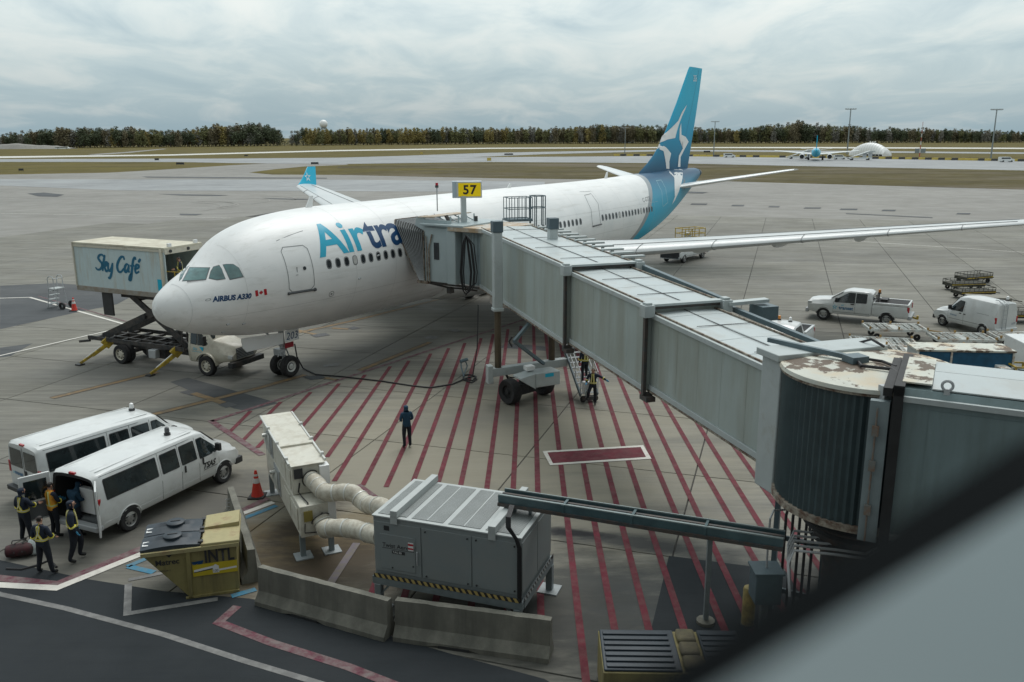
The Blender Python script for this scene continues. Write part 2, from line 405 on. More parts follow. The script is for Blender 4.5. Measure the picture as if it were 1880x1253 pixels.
for _, c in slabs:
    o = bpy.data.objects.new('slab', slab_me); col.objects.link(o); o.parent = apron; o.location = (c.x, c.y, .004); o.rotation_euler = (0, 0, radians(72.4) - pi / 2)
print('slabs', len(slabs), 'farthest', round(slabs[-1][0]))
GZ = SLABZ
# dark asphalt road near the terminal (bottom left) and patches
ROADZ = GZ + .006
psheet('road', [(-700, 880), (0, 1031), (100, 1053), (160, 1066), (300, 1088), (460, 1102), (560, 1124), (700, 1166), (830, 1204), (1000, 1250), (1400, 1500), (-600, 1700)], ROADZ, m_asph)
psheet('ground_patch', [(0, 526), (105, 521), (260, 535), (215, 560), (150, 573), (0, 606)], GZ + .005, m_patch)
psheet('ground_patch', [(312, 703), (345, 695), (512, 742), (455, 757), (430, 752), (370, 728)], GZ + .005, m_patch)
psheet('ground_patch', [(918, 640), (930, 632), (1005, 638), (1005, 646)], GZ + .005, m_patch)
psheet('ground_patch', [(0, 640), (60, 632), (20, 655), (0, 658)], GZ + .005, m_patch)
psheet('ground_patch', [(330, 722), (345, 718), (365, 724), (352, 729)], GZ + .009, M('grate_iron', (.06, .062, .065), .6))
psheet('ground_patch', [(400, 745), (420, 740), (436, 745), (415, 751)], GZ + .009, MATS['grate_iron'])
m_wet = ground_mat('damp_concrete', (.10, .098, .09), .45, radians(170), rnd=0, spot=(.06, .06, .058), fine=.1, spotamt=.5)
m_black = M('tar_stain', (.028, .028, .03), .5, var=.3)
# stained bay under the air handlers
m_stain = ground_mat('stained_concrete', (.25, .205, .135), .6, radians(150), rnd=0, spot=(.085, .07, .05), fine=.13, spotamt=.85, spotsc=.35, thr=.44)
m_stain2 = ground_mat('dirty_concrete', (.15, .148, .125), .75, radians(72), rnd=0, spot=(.04, .042, .04), fine=.2, spotamt=.9, spotsc=.5, thr=.42)
psheet('ground_patch', [(1228, 1023), (1440, 1050), (1600, 1200), (1400, 1300), (1180, 1300), (1195, 1160)], GZ + .003, m_asph)
# rows of dark patches on the far apron
for a in [(1267, 1299, 375), (1342, 1367, 377.5), (1410, 1432, 379.5), (1475, 1508, 382), (1541, 1575, 384.5), (1618, 1645, 386.5), (1755, 1782, 392.5)]:
    psheet('ground_patch', [(a[0], a[2] + 1.6), (a[0] + 3, a[2] - .9), (a[1], a[2] - .6), (a[1] - 2, a[2] + 2)], .03, m_patch)
psheet('ground_patch', [(1553, 392), (1712, 399.5), (1712, 401), (1630, 397), (1553, 393.4)], .03, m_patch)
for px in ([(1260, 352), (1300, 353.5), (1290, 356), (1255, 355)], [(50, 356), (80, 354), (118, 358), (105, 362), (70, 361)], [(290, 356.5), (330, 357), (420, 359), (400, 360.5), (330, 359.5)], [(480, 364), (560, 366), (575, 368), (500, 366)], [(260, 324.5), (380, 325.5), (600, 327), (600, 328.5), (400, 328), (270, 326.5)], [(330, 393), (372, 393.5), (360, 396), (330, 395.5)]):
    psheet('ground_patch', px, .03, m_patch)
# ------------------------------------------------------------------ painted lines
m_red = M('red_paint', (.115, .014, .025), .9, var=.3, scale=1.5, c2=(.15, .10, .09), amt=.4, c2scale=3.5, thr=.56, soft=.14)
m_red2 = M('worn_red_paint', (.11, .025, .042), .9, var=.25, scale=3, c2=(.2, .18, .17), amt=.8, c2scale=4, thr=.5, soft=.15)
m_wht = M('white_paint', (.62, .60, .55), .7, var=.12, c2=(.3, .28, .25), amt=.6, c2scale=3, thr=.58)
m_grypaint = M('grey_worn_paint', (.19, .19, .185), .75, var=.2, c2=(.1, .1, .1), amt=.5, c2scale=4)
m_blu = M('blue_paint', (.03, .20, .33), .7, var=.2, c2=(.12, .15, .15), amt=.6, c2scale=3)
m_yel = M('faded_yellow_paint', (.25, .15, .055), .75, var=.3, c2=(.13, .11, .08), amt=.9, c2scale=2, thr=.48, soft=.2)
m_yel2 = M('dark_line_paint', (.07, .055, .045), .8)
PZ = GZ + .012
def line(mb, pts, wd, z=PZ, m=0):
    pts = [Vector((p[0], p[1], 0)) for p in pts]; L = []; R = []; k = len(pts)
    for i, p in enumerate(pts):
        d0 = (p - pts[i - 1]).normalized() if i else None; d1 = (pts[i + 1] - p).normalized() if i < k - 1 else None
        d0 = d0 or d1; d1 = d1 or d0; t = (d0 + d1).normalized(); n = Vector((-t.y, t.x, 0)); n = n * (wd / 2 / max(.35, n.dot(Vector((-d0.y, d0.x, 0)))))
        L.append((p.x + n.x, p.y + n.y, z)); R.append((p.x - n.x, p.y - n.y, z))
    mb.add(L + R, [(i, k + i, k + i + 1, i + 1) for i in range(k - 1)], m)
def pline(px, wd, mat, z=PZ, ext=None):
    mb = MB(); pts = [G(*p) for p in px]
    line(mb, pts, wd, z); o = mb.build('painted_line', mat, None, smooth=0); o['kind'] = 'structure'; return o
STR = [((421.7, 795.3), (460.4, 756.6), 0), ((447, 810), (515.5, 740), 0), ((472, 824.5), (570.6, 722), 0), ((505, 843), (622.8, 706), 0), ((545, 850), (670.4, 690), 0),
       ((600.4, 841.5), (716.6, 674.7), 0), ((613.8, 886), (750.9, 664), 0), ((666, 893.6), (791, 651), 0), ((709, 896.6), (823.8, 641), 0), ((762.8, 875.8), (853.6, 631.5), 19.8),
       ((807.5, 878.7), (883.4, 622.6), 19.3), ((847.7, 884.7), (905.8, 615), 19), ((895.3, 887.7), (932.6, 606), 18.6), ((943, 884), (956.5, 600), 18.4), ((987, 890), (979.5, 596), 18),
       ((1069.6, 1199), (999, 592), 15.5), ((1127, 1151), (1020, 585), 15.5), ((1189, 1151), (1045, 590), 15.5), ((1253, 1151), (1089, 653), 15.5), ((1325, 1147), (1132, 685), 16), ((1355, 1103), (1163, 693), 16), ((1395, 1047), (1190, 690), 16.5), ((1389, 955), (1225, 690), 17), ((1422, 927), (1290, 740), 17.5), ((1500, 930), (1350, 770), 18)]
for i, (b, t, yb) in enumerate(STR):
    B_, T_ = G(*b), G(*t)
    if yb:
        d = (T_ - B_).normalized(); B_ = B_ - d * max(0, (B_.y - yb) / d.y)
    mb = MB(); line(mb, [B_, T_], .18, PZ + .0006 * (i % 3)); o = mb.build('painted_stripe', m_red, None, smooth=0); o['kind'] = 'structure'
pline([(388, 776), (1000, 576)], .22, m_red2, PZ + .004)
pline([(386, 774), (482, 838)], .26, m_red2, PZ + .004)
pline([(655, 893), (720, 940)], .3, m_red2, PZ + .004)
# red rectangle with a white border
def rect(px, z, mat):
    o = psheet('painted_marking', px, z, mat); return o
rect([(996, 831), (1181, 820), (1196, 845), (1010, 857)], PZ + .006, m_wht)
rect([(1005, 833.5), (1176, 823.5), (1186, 842), (1015, 853.5)], PZ + .010, m_red)
# lead-in lines: ochre strip edged in dark
for px in ([(250, 771), (480, 713), (560, 690)], [(95, 733), (290, 685)], [(540, 614), (650, 590), (830, 545)], [(660, 682), (790, 630)]):
    pline(px, .30, m_yel, PZ)
    P_ = [G(*p) for p in px]
    for s_ in (-.19, .19):
        pts = []
        for q in P_:
            d = (P_[-1] - P_[0]).normalized(); pts.append(q + Vector((-d.y, d.x, 0)) * s_)
        mb = MB(); line(mb, pts, .05, PZ + .003); o = mb.build('painted_line', m_yel2, None, smooth=0); o['kind'] = 'structure'
pline([(355, 724), (410, 742)], .35, m_yel, PZ + .004)
pline([(545, 608), (590, 618)], .3, m_yel, PZ + .004); pline([(610, 604), (640, 606)], .3, m_yel, PZ + .004); pline([(575, 692), (620, 700)], .25, m_yel, PZ + .004)
rect([(570, 617), (598, 613), (606, 617), (580, 621)], PZ + .006, MATS['grate_iron']); rect([(638, 604), (650, 601), (662, 604), (648, 607)], PZ + .006, MATS['grate_iron']); rect([(556, 694), (590, 690), (598, 696), (570, 700)], PZ + .005, m_patch)
rect([(592, 672), (625, 668), (622, 673), (596, 676)], PZ + .005, m_grypaint); rect([(822, 607), (838, 606), (848, 609), (835, 612)], PZ + .005, m_grypaint)
rect([(777, 621), (790, 618), (808, 620), (800, 624), (782, 624)], PZ + .005, m_grypaint)
# left stand: white lines
pline([(-30, 550), (55, 547.5), (232, 598)], .20, m_wht, PZ + .006); pline([(70, 545), (232, 592)], .12, m_red2, PZ + .004)
pline([(-30, 662), (160, 618), (200, 609)], .16, m_wht, PZ + .006)
pline([(330, 620), (420, 640)], .12, m_grypaint, PZ)
pline([(-40, 391.5), (330, 399), (560, 405)], .25, m_wht, .03); pline([(1480, 438), (1920, 467)], .16, m_wht, PZ)
pline([(1225, 460), (1300, 462)], .12, m_wht, PZ)
# road edge paint
pline([(-60, 1074), (105, 1083), (268, 1017)], .26, m_wht, ROADZ + .012); pline([(-60, 1058), (104, 1076), (262, 1009)], .30, m_red2, ROADZ + .010)
pline([(440, 948), (502, 925)], .22, m_wht, ROADZ + .012); pline([(443, 941), (492, 917)], .26, m_red2, ROADZ + .010)
pline([(446, 955), (508, 931)], .2, m_blu, ROADZ + .008)
pline([(-60, 1075), (0, 1094), (120, 1120), (300, 1168), (450, 1217), (600, 1262)], .17, m_wht if 0 else m_grypaint, ROADZ + .006)
pline([(236, 1043), (283, 1054)], .2, m_blu, ROADZ + .008); pline([(268, 1029), (234, 1043)], .18, m_blu, ROADZ + .008)
pline([(236, 1075), (234, 1130), (400, 1103)], .18, m_grypaint, ROADZ + .008); pline([(236, 1068), (300, 1055)], .16, m_grypaint, ROADZ + .008)
pline([(436, 1116), (402, 1146), (500, 1184), (640, 1228), (760, 1275)], .24, m_red2, ROADZ + .008)
pline([(425, 1098), (470, 1085)], .2, m_blu, ROADZ + .009)
pline([(590, 1100), (655, 1000)], .22, M('purple_worn_paint', (.14, .12, .14), .8, c2=(.16, .14, .11), amt=.8, c2scale=4), PZ + .006)
# tyre scuffs
m_scuff = M('tyre_scuff', (.235, .225, .205), .75, var=.15)
for cxp, cyp, rr_, a0, a1 in ((330, 378, 9, -.5, 1.6), (300, 380, 12, -.4, 1.4), (400, 371, 9, -.6, 1.3), (520, 369, 7, -.8, 1.5), (240, 384, 14, -.3, 1.2), (440, 368, 10, -.4, 1.5)):
    c = G(cxp, cyp); mb = MB(); pts = [c + Vector((cos(a0 + (a1 - a0) * k / 12) * rr_, sin(a0 + (a1 - a0) * k / 12) * rr_, 0)) for k in range(13)]
    line(mb, pts, .28, .03); o = mb.build('painted_line', m_scuff, None, smooth=0); o.name = 'ground_scuff'; o['kind'] = 'structure'
# ------------------------------------------------------------------ airliner
PD = Vector((.5603, .8283, 0)); PLt = Vector((.8283, -.5603, 0)); PO = Vector((-14.879, 34.827, 0))
PM = Matrix(((PD.x, -PLt.x, 0, PO.x), (PD.y, -PLt.y, 0, PO.y), (0, 0, 1, 0), (0, 0, 0, 1)))   # x aft, y starboard, z up
PMI = PM.inverted()
ZC = 5.18; RF = 2.92
PROF = [  # x, top, bottom, half width (relative to ZC)
    (0, -.72, -.78, .03), (.12, -.38, -1.12, .36), (.35, -.12, -1.38, .64), (.7, .12, -1.62, .92), (1.2, .40, -1.86, 1.22), (1.8, .68, -2.07, 1.50), (2.4, 1.02, -2.24, 1.74),
    (3.0, 1.52, -2.38, 1.95), (3.6, 1.97, -2.50, 2.14), (4.4, 2.32, -2.63, 2.34), (5.4, 2.58, -2.74, 2.54), (6.5, 2.74, -2.82, 2.70), (7.8, 2.85, -2.88, 2.82), (9.2, 2.91, -2.91, 2.90), (10.5, 2.92, -2.92, 2.92),
    (36, 2.92, -2.92, 2.92), (39, 2.94, -2.86, 2.90), (42, 2.99, -2.6, 2.78), (45, 3.07, -2.1, 2.52), (48, 3.13, -1.4, 2.15), (51, 3.18, -.5, 1.68), (53.5, 3.2, .4, 1.26), (55.5, 3.2, 1.15, .92), (57.2, 3.17, 1.8, .62), (58.2, 3.08, 2.2, .42), (58.6, 2.95, 2.4, .26)]
_PX = np.array([p[0] for p in PROF])
def _pchip(x, xs, ys):
    xs = np.asarray(xs, float); ys = np.asarray(ys, float); h = np.diff(xs); dl = np.diff(ys) / h; dd = np.zeros(len(xs))
    for i in range(1, len(xs) - 1):
        if dl[i - 1] * dl[i] > 0:
            w1 = 2 * h[i] + h[i - 1]; w2 = h[i] + 2 * h[i - 1]; dd[i] = (w1 + w2) / (w1 / dl[i - 1] + w2 / dl[i])
    dd[0] = dl[0]; dd[-1] = dl[-1]
    i = min(max(np.searchsorted(xs, x) - 1, 0), len(xs) - 2); t = min(max((x - xs[i]) / h[i], 0), 1)
    return (1 + 2 * t) * (1 - t) ** 2 * ys[i] + t * (1 - t) ** 2 * h[i] * dd[i] + t * t * (3 - 2 * t) * ys[i + 1] + t * t * (t - 1) * h[i] * dd[i + 1]
_cols = [np.array([p[k] for p in PROF]) for k in (1, 2, 3)]
def sec(X):
    tp, bt, wd = (_pchip(X, _PX, c) for c in _cols)
    return ZC + (tp + bt) / 2, wd, (tp - bt) / 2      # centre z, half width, half height
def fpt(X, th, off=0.0):   # th from the port horizontal, up positive
    z0, a, b = sec(X); n = Vector((0, -cos(th) / max(a, .01), sin(th) / max(b, .01))).normalized()
    return Vector((X, -a * cos(th), z0 + b * sin(th))) + n * off
def fside(X, z, off=0.0, port=True):   # point of the skin at station X and height z
    z0, a, b = sec(X); s_ = max(-.999, min(.999, (z - z0) / b)); q = fpt(X, math.asin(s_), off)
    return q if port else Vector((q.x, -q.y, q.z))
def fhit(px, py, off=0.006):
    d = PMI.to_3x3() @ ray(px, py); o = PMI @ O3; d.normalize()
    def F(t):
        q = o + d * t
        if q.x <= 0 or q.x >= 58.6: return 9
        z0, a, b = sec(q.x); return (q.y / a) ** 2 + ((q.z - z0) / b) ** 2 - 1
    t = 20.0; best = (9, 20)
    while t < 110:
        f = F(t)
        if f < 0:
            lo, hi = t - .15, t
            for _ in range(25):
                m_ = (lo + hi) / 2
                if F(m_) < 0: hi = m_
                else: lo = m_
            q = o + d * hi; z0, a, b = sec(q.x)
            n = Vector((0, q.y / a / a, (q.z - z0) / b / b)).normalized(); return q + n * off
        if f < best[0]: best = (f, t)
        t += .15
    q = o + d * best[1]; z0, a, b = sec(q.x); th = atan2((q.z - z0) / b, -q.y / a); return fpt(q.x, th, off)
def fin_hit(px, py, side=.0):
    d = PMI.to_3x3() @ ray(px, py); o = PMI @ O3; t = (-side - o.y) / d.y; return o + d * t
# paint of the fuselage: white, grey belly wash, grey band and teal tail set by where along the skin it is
def fus_paint():
    m = bpy.data.materials.new('airliner_paint'); m.use_nodes = True; t = m.node_tree; ns = t.nodes; b = ns['Principled BSDF']
    b.inputs['Roughness'].default_value = .42; b.inputs['Coat Weight'].default_value = .12; b.inputs['Coat Roughness'].default_value = .3
    tcn = ns.new('ShaderNodeTexCoord'); sp = ns.new('ShaderNodeSeparateXYZ'); t.links.new(tcn.outputs['Object'], sp.inputs[0])
    def ma(op, a, bb, cl=False):
        n = ns.new('ShaderNodeMath'); n.operation = op; n.use_clamp = cl
        for i, q in ((0, a), (1, bb)):
            if isinstance(q, (int, float)): n.inputs[i].default_value = q
            else: t.links.new(q, n.inputs[i])
        return n.outputs[0]
    # boundary station as a function of height
    zr = ma('SUBTRACT', sp.outputs[2], ZC)
    bx = ma('ADD', ma('MULTIPLY', zr, TAILK[1]), TAILK[0]); bx = ma('ADD', bx, ma('MULTIPLY', ma('MULTIPLY', zr, zr), TAILK[2]))
    dx = ma('SUBTRACT', sp.outputs[0], bx)
    teal = ma('GREATER_THAN', dx, 0); band = ma('GREATER_THAN', dx, -.75)
    nz = ns.new('ShaderNodeTexNoise'); nz.inputs['Scale'].default_value = .8; nz.inputs['Detail'].default_value = 7; t.links.new(tcn.outputs['Object'], nz.inputs[0])
    def mx(f, a, bb):
        n = ns.new('ShaderNodeMix'); n.data_type = 'RGBA'
        for i, q in ((0, f), (6, a), (7, bb)):
            if isinstance(q, (int, float)): n.inputs[i].default_value = q
            elif isinstance(q, tuple): n.inputs[i].default_value = (*q, 1)
            else: t.links.new(q, n.inputs[i])
        return n.outputs[2]
    cr = ns.new('ShaderNodeValToRGB'); cr.color_ramp.elements[0].position = .35; cr.color_ramp.elements[0].color = (.74, .75, .745, 1); cr.color_ramp.elements[1].position = .65; cr.color_ramp.elements[1].color = (.80, .80, .79, 1)
    t.links.new(nz.outputs[0], cr.inputs[0])
    mp_ = ns.new('ShaderNodeMapping'); mp_.inputs['Scale'].default_value = (.18, 1.6, 2.2); t.links.new(tcn.outputs['Object'], mp_.inputs[0]); n2_ = ns.new('ShaderNodeTexNoise'); n2_.inputs['Scale'].default_value = 1.6; n2_.inputs['Detail'].default_value = 9; n2_.inputs['Roughness'].default_value = .7; t.links.new(mp_.outputs[0], n2_.inputs[0])
    c2_ = ns.new('ShaderNodeValToRGB'); c2_.color_ramp.elements[0].position = .52; c2_.color_ramp.elements[0].color = (0, 0, 0, 1); c2_.color_ramp.elements[1].position = .78; c2_.color_ramp.elements[1].color = (.55, .55, .55, 1); t.links.new(n2_.outputs[0], c2_.inputs[0])
    dirt = mx(c2_.outputs[0], cr.outputs[0], (.46, .45, .41))
    c = mx(band, dirt, (.30, .33, .35))
    # livery gradient: navy under the fin fading to teal lower down
    g = ma('DIVIDE', ma('ADD', zr, .4), 3.2, True)
    tl = mx(ma('POWER', g, 1.6), (.001, .40, .60), (.003, .075, .16))
    c = mx(teal, c, tl); t.links.new(c, b.inputs['Base Color'])
    return m
# boundary fitted through three points of the real paint edge
_pts = [fhit(1178, 322), fhit(1197, 372), fhit(1170, 430)]
_A = np.array([[1, q.z - ZC, (q.z - ZC) ** 2] for q in _pts]); TAILK = np.linalg.solve(_A, np.array([q.x for q in _pts]))
print('tail edge', [tuple(round(v, 2) for v in q) for q in _pts], TAILK)
m_fus = fus_paint()
m_white = M('white_airframe_paint', (.76, .77, .765), .28, var=.03, scale=.8, coat=.4)
m_wing = M('wing_grey_paint', (.55, .57, .57), .35, var=.05, scale=.6, coat=.2)
m_teal = M('teal_paint', (.001, .42, .62), .45, var=.04, coat=.1)
m_navy = M('navy_paint', (.006, .05, .14), .35, var=.05)
m_cyan = M('cyan_lettering', (.004, .34, .50), .35, var=.03)
m_dgrey = M('dark_grey_metal', (.07, .075, .08), .5, var=.15)
m_lgrey = M('light_grey_metal', (.42, .44, .45), .45, .2, var=.08)
m_chrome = M('bare_metal', (.6, .6, .6), .25, .9, var=.06)
m_rub = M('tyre_rubber', (.022, .022, .023), .8, var=.25, scale=8)
m_glass = M('cockpit_glass', (.07, .15, .15), .08, coat=.6, var=.5, scale=1.2)  # bright blue-green reflection put into the base colour of the panes
m_win = M('cabin_window_glass', (.03, .035, .04), .15, var=.3)
m_line = M('panel_gap', (.20, .21, .215), .6, var=.1)
m_starwhite = M('white_lettering', (.78, .78, .77), .35, var=.03)
plane = thing('airliner', 'white wide body airliner with a teal star tail, parked at the boarding bridge', 'airplane', mat=PM)
mb = MB(); rings = []
Xs = sorted(set([0.0, .03, .06] + [.12 * k for k in range(1, 20)] + [2.4 + .3 * k for k in range(0, 28)] + [11 + 1.4 * k for k in range(0, 18)] + [36 + .8 * k for k in range(0, 29)] + [58.6]))
NT = 72
for X in Xs:
    z0, a, b = sec(X); rings.append([(X, -a * cos(2 * pi * k / NT), z0 + b * sin(2 * pi * k / NT)) for k in range(NT)])
mb.loft(rings)
fus = mb.build('fuselage', m_fus, plane, smooth=60)
# tail cone tip
mb = MB(); mb.loft([[(x, -a * cos(2 * pi * k / 20), ZC + zc_ + a * sin(2 * pi * k / 20)) for k in range(20)] for x, a, zc_ in ((58.2, .44, 2.64), (58.75, .3, 2.68), (58.85, .22, 2.69), (58.8, .15, 2.69))]); mb.build('exhaust', m_dgrey, plane)
# skin seams
def seam(name, pts, wd, mat=None, off=.004, parent=plane, n=None):
    mb = MB(); L = []; R = []
    P_ = [Vector(q) for q in pts]
    for i, q in enumerate(P_):
        d = (P_[min(i + 1, len(P_) - 1)] - P_[max(i - 1, 0)]).normalized(); z0, a, b = sec(q.x)
        nn = Vector((0, q.y / a / a, (q.z - z0) / b / b)).normalized() if n is None else n; sd_ = d.cross(nn).normalized() * wd / 2
        L.append(q + sd_ + nn * off); R.append(q - sd_ + nn * off)
    k = len(P_); mb.add(L + R, [(i, i + 1, k + i + 1, k + i) for i in range(k - 1)])
    return mb.build(name, mat or m_line, parent, smooth=60)
_rx = fhit(352, 562).x; print('radome', _rx)
seam('radome_seam', [fpt(_rx - .12 + .12 * cos(t), t) for t in np.linspace(-pi * .5, pi * .5, 40)], .022, M('radome_seam_line', (.48, .5, .5), .5))
for X in (3.2, 9.0, 11.8, 14.6, 30.4, 34.2, 37.2, 40.3, 43.1): seam('skin_seam', [fpt(X, t) for t in np.linspace(-1.5, 1.5, 30)], .014, M('skin_seam_line', (.50, .51, .50), .5))
seam('skin_seam', [fside(x, ZC - 1.25 + .02 * (x - 2)) for x in np.linspace(2.0, 40, 70)], .016, MATS['skin_seam_line'])
seam('skin_seam', [fside(x, ZC - 2.0) for x in np.linspace(9.2, 38, 40)], .014, MATS['skin_seam_line'])
seam('skin_seam', [fside(x, ZC + 1.0) for x in np.linspace(14.7, 44, 40)], .012, MATS['skin_seam_line'])
# belly fairing
mb = MB(); rr = []
for i in range(13):
    t = i / 12; X = 16.8 + 18 * t; e = sin(pi * t) ** .45 if 0 < t < 1 else 0.02
    rr.append([(X, (2.55 + .75 * e) * cos(a), ZC - 1.75 + (-1.15 - .55 * e) * sin(a) if a < pi else ZC - 1.75 + .75 * e * -sin(a)) for a in np.linspace(0, 2 * pi, 33)[:-1]])
mb.loft(rr); mb.build('belly_fairing', m_white, plane, smooth=60)
# passenger doors
def door(X0, X1, zb, zt, port=True, col_=None, wdt=.035, sill=True, parts=True):
    pts = []; r = .16
    cs = [(X0 + r, zb + 0), (X1 - r, zb + 0), (X1, zb + r), (X1, zt - r), (X1 - r, zt), (X0 + r, zt), (X0, zt - r), (X0, zb + r), (X0 + r, zb)]
    for (x0, z0), (x1, z1) in zip(cs, cs[1:]):
        for k in range(6): pts.append((x0 + (x1 - x0) * k / 6, z0 + (z1 - z0) * k / 6))
    pts.append(pts[0])
    d = seam('door_outline', [fside(x, z, 0.0, port) for x, z in pts], wdt, col_ or m_line, .006)
    d.name = 'door'
    if sill and port:
        mb = MB(); a = fside(X0 - .02, zb - .05, .02); b = fside(X1 + .02, zb - .05, .02); mb.tube([a, a.lerp(b, .5), b], .05, 8)
        mb.tube([b + Vector((-.02, 0, 0)), b + Vector((.06, 0, 0))], .08, 8); mb.tube([a + Vector((-.05, 0, 0)), a + Vector((.03, 0, 0))], .07, 8); mb.build('door_sill', m_dgrey, d)
    if parts and port:
        mb = MB(); c = fside((X0 + X1) / 2 + .22, (zb + zt) / 2 + .0, .012); n = Vector((0, -1, .2)).normalized()
        mb.tube([c - n * .02, c + n * .01], .085, 14); mb.build('porthole', m_win, d)
        mb = MB(); c = fside((X0 + X1) / 2 - .18, (zb + zt) / 2 - .02, .012); mb.beam(c + Vector((0, 0, -.12)), c + Vector((0, 0, .12)), .03, .02, 0, (0, 1, 0))
        c = fside((X0 + X1) / 2 - .28, (zb + zt) / 2 - .25, .012); mb.beam(c, c + Vector((.4, 0, -.02)), .02, .02); mb.build('door_handle', m_line, d)
    return d
dz = 4.66
door(5.11, 6.43, dz, dz + 1.98)
door(13.3, 14.4, dz, dz + 1.95)
dA = fhit(1100, 393); print('mid door hit', dA)

# rear doors placed from the skin they sit in
def hitdoor(pxs, mat, parts=False, wdt=.045):
    pts = []
    for (a, b) in zip(pxs, pxs[1:] + pxs[:1]):
        for k in range(8): pts.append(fhit(a[0] + (b[0] - a[0]) * k / 8, a[1] + (b[1] - a[1]) * k / 8, 0))
    pts.append(pts[0]); d = seam('door', pts, wdt, mat, .006)
    return d
d3 = hitdoor([(1073, 359), (1085, 356), (1098, 374), (1103, 412), (1088, 416), (1085, 385)], m_line)
mb = MB(); a = fhit(1088, 416, .02); b = fhit(1104, 412, .02); mb.tube([a, b], .05); mb.build('door_sill', m_dgrey, d3)
hitdoor([(1205, 332), (1214, 331), (1222, 346), (1226, 372), (1217, 380), (1215, 352)], M('pale_outline', (.35, .55, .6), .5))
seam('gutter', [fhit(1064, 352.5, 0), fhit(1075, 352, 0), fhit(1084, 351.5, 0)], .03); seam('gutter', [fhit(507, 443, 0), fhit(530, 433, 0), fhit(556, 424, 0)], .03)
# cabin windows: each a part, sharing one mesh on the parallel body
def window_mesh(X):
    mb = MB(); zc_ = ZC + .5; n = 14; ro = []; ri = []; gl = []
    for k in range(n):
        t = 2 * pi * k / n; cx_, sz = cos(t), sin(t); e = 1.15
        u = abs(cx_) ** (2 / 2.6) * (1 if cx_ > 0 else -1); v = abs(sz) ** (2 / 2.6) * (1 if sz > 0 else -1)
        ro.append(fside(X + .165 * u, zc_ + .235 * v, .005) - Vector((X, 0, 0))); ri.append(fside(X + .125 * u, zc_ + .19 * v, .014) - Vector((X, 0, 0))); gl.append(fside(X + .118 * u, zc_ + .183 * v, .010) - Vector((X, 0, 0)))
    mb.add(ro + ri, [(k, (k + 1) % n, n + (k + 1) % n, n + k) for k in range(n)], 0); mb.add(gl, [tuple(range(n))], 1)
    return mb.mesh('window', [m_line, m_win])
wm = {}
def add_window(X, shade=False):
    key = ('c', shade) if 10.5 < X < 36 else (round(X, 2), shade)
    if key not in wm:
        me = window_mesh(X)
        if shade: me = me.copy(); me.materials[1] = M('window_blind', (.5, .5, .48), .6)
        wm[key] = me
    o = bpy.data.objects.new('window', wm[key]); col.objects.link(o); o.parent = plane; o.location = (X, 0, 0)
for i in range(11): add_window(7.36 + .533 * i, i == 3)
X = 15.3
while X < 30: add_window(X); X += .533
# windows between the bridge posts and the aft door, and aft of it
w0 = fhit(965 + 35, 403).x
for px_ in (1000.5, 1008): pass
def px_of(P):
    v = PM @ P - O3; return 940 + v.dot(_r) / v.dot(_F) * FPX
k = 0
while px_of(fside(X, ZC + .5)) < 1198:
    a_ = px_of(fside(X, ZC + .5))
    if not 1071.5 < a_ < 1105.5: add_window(X, k in (3, 12, 19, 31, 36))
    X += .533; k += 1
# flight deck glazing, cut to the outlines of the panes
def skin_poly(name, px, mat, off=.008, step=.18, parent=plane):
    bm = poly_bm([(x, -y) for x, y in px]); slice_bm(bm, 6 if step >= .18 else step)
    return bm_obj(bm, name, mat, parent, fn=lambda c: fhit(c.x, -c.y, off), smooth=False)
mfr = M('window_surround', (.10, .11, .115), .4)
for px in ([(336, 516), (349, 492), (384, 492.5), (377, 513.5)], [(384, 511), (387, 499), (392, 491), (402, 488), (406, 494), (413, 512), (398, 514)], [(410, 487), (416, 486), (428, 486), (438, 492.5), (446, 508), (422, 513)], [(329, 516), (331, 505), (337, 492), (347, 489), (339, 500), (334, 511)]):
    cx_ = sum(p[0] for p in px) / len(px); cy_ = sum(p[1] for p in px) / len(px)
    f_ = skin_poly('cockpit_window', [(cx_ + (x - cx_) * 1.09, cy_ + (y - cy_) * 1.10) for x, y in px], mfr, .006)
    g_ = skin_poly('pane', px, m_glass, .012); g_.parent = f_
skin_poly('wiper', [(343, 518), (377, 514), (377, 515), (343, 519.5)], m_dgrey, .03)
# lettering on the skin
def skin_text(body, X, s0, size, mat, off_=0.0, shear=0, xs=1.0, spacing=1.0, name='lettering', rot=0.0, zlift=.007):
    bm = text_bm(body, size, off=off_, shear=shear, xs=xs, spacing=spacing); slice_bm(bm, .28)
    cr_, sr_ = cos(rot), sin(rot)
    def fn(c):
        x = X + c.x * cr_ - c.y * sr_; s_ = s0 + c.y * cr_ + c.x * sr_
        return fpt(x, s_ / 2.92, zlift)
    return bm_obj(bm, name, mat, plane, fn=fn)
skin_text('Air', 7.0, .96, 2.45, m_cyan, .048, 0, 1.0, .98)
skin_text('transat', 10.15, .96, 2.45, m_navy, .048, 0, .95, .96)
_a, _b = fhit(391, 554.5), fhit(462, 547.5); _bm = text_bm('AIRBUS A330', 1.0, off=.05, shear=.25); _w = max(v.co.x for v in _bm.verts); slice_bm(_bm, .5); print('airbus', _a, _b)
bm_obj(_bm, 'lettering', m_navy, plane, fn=lambda c: fside(_a.x + (_b.x - _a.x) * c.x / _w, _a.z + (_b.z - _a.z) * c.x / _w + c.y * .30, .008))
skin_text('C-GTSJ', fhit(1172, 353).x, 1.02, .52, m_line, .0, 0)
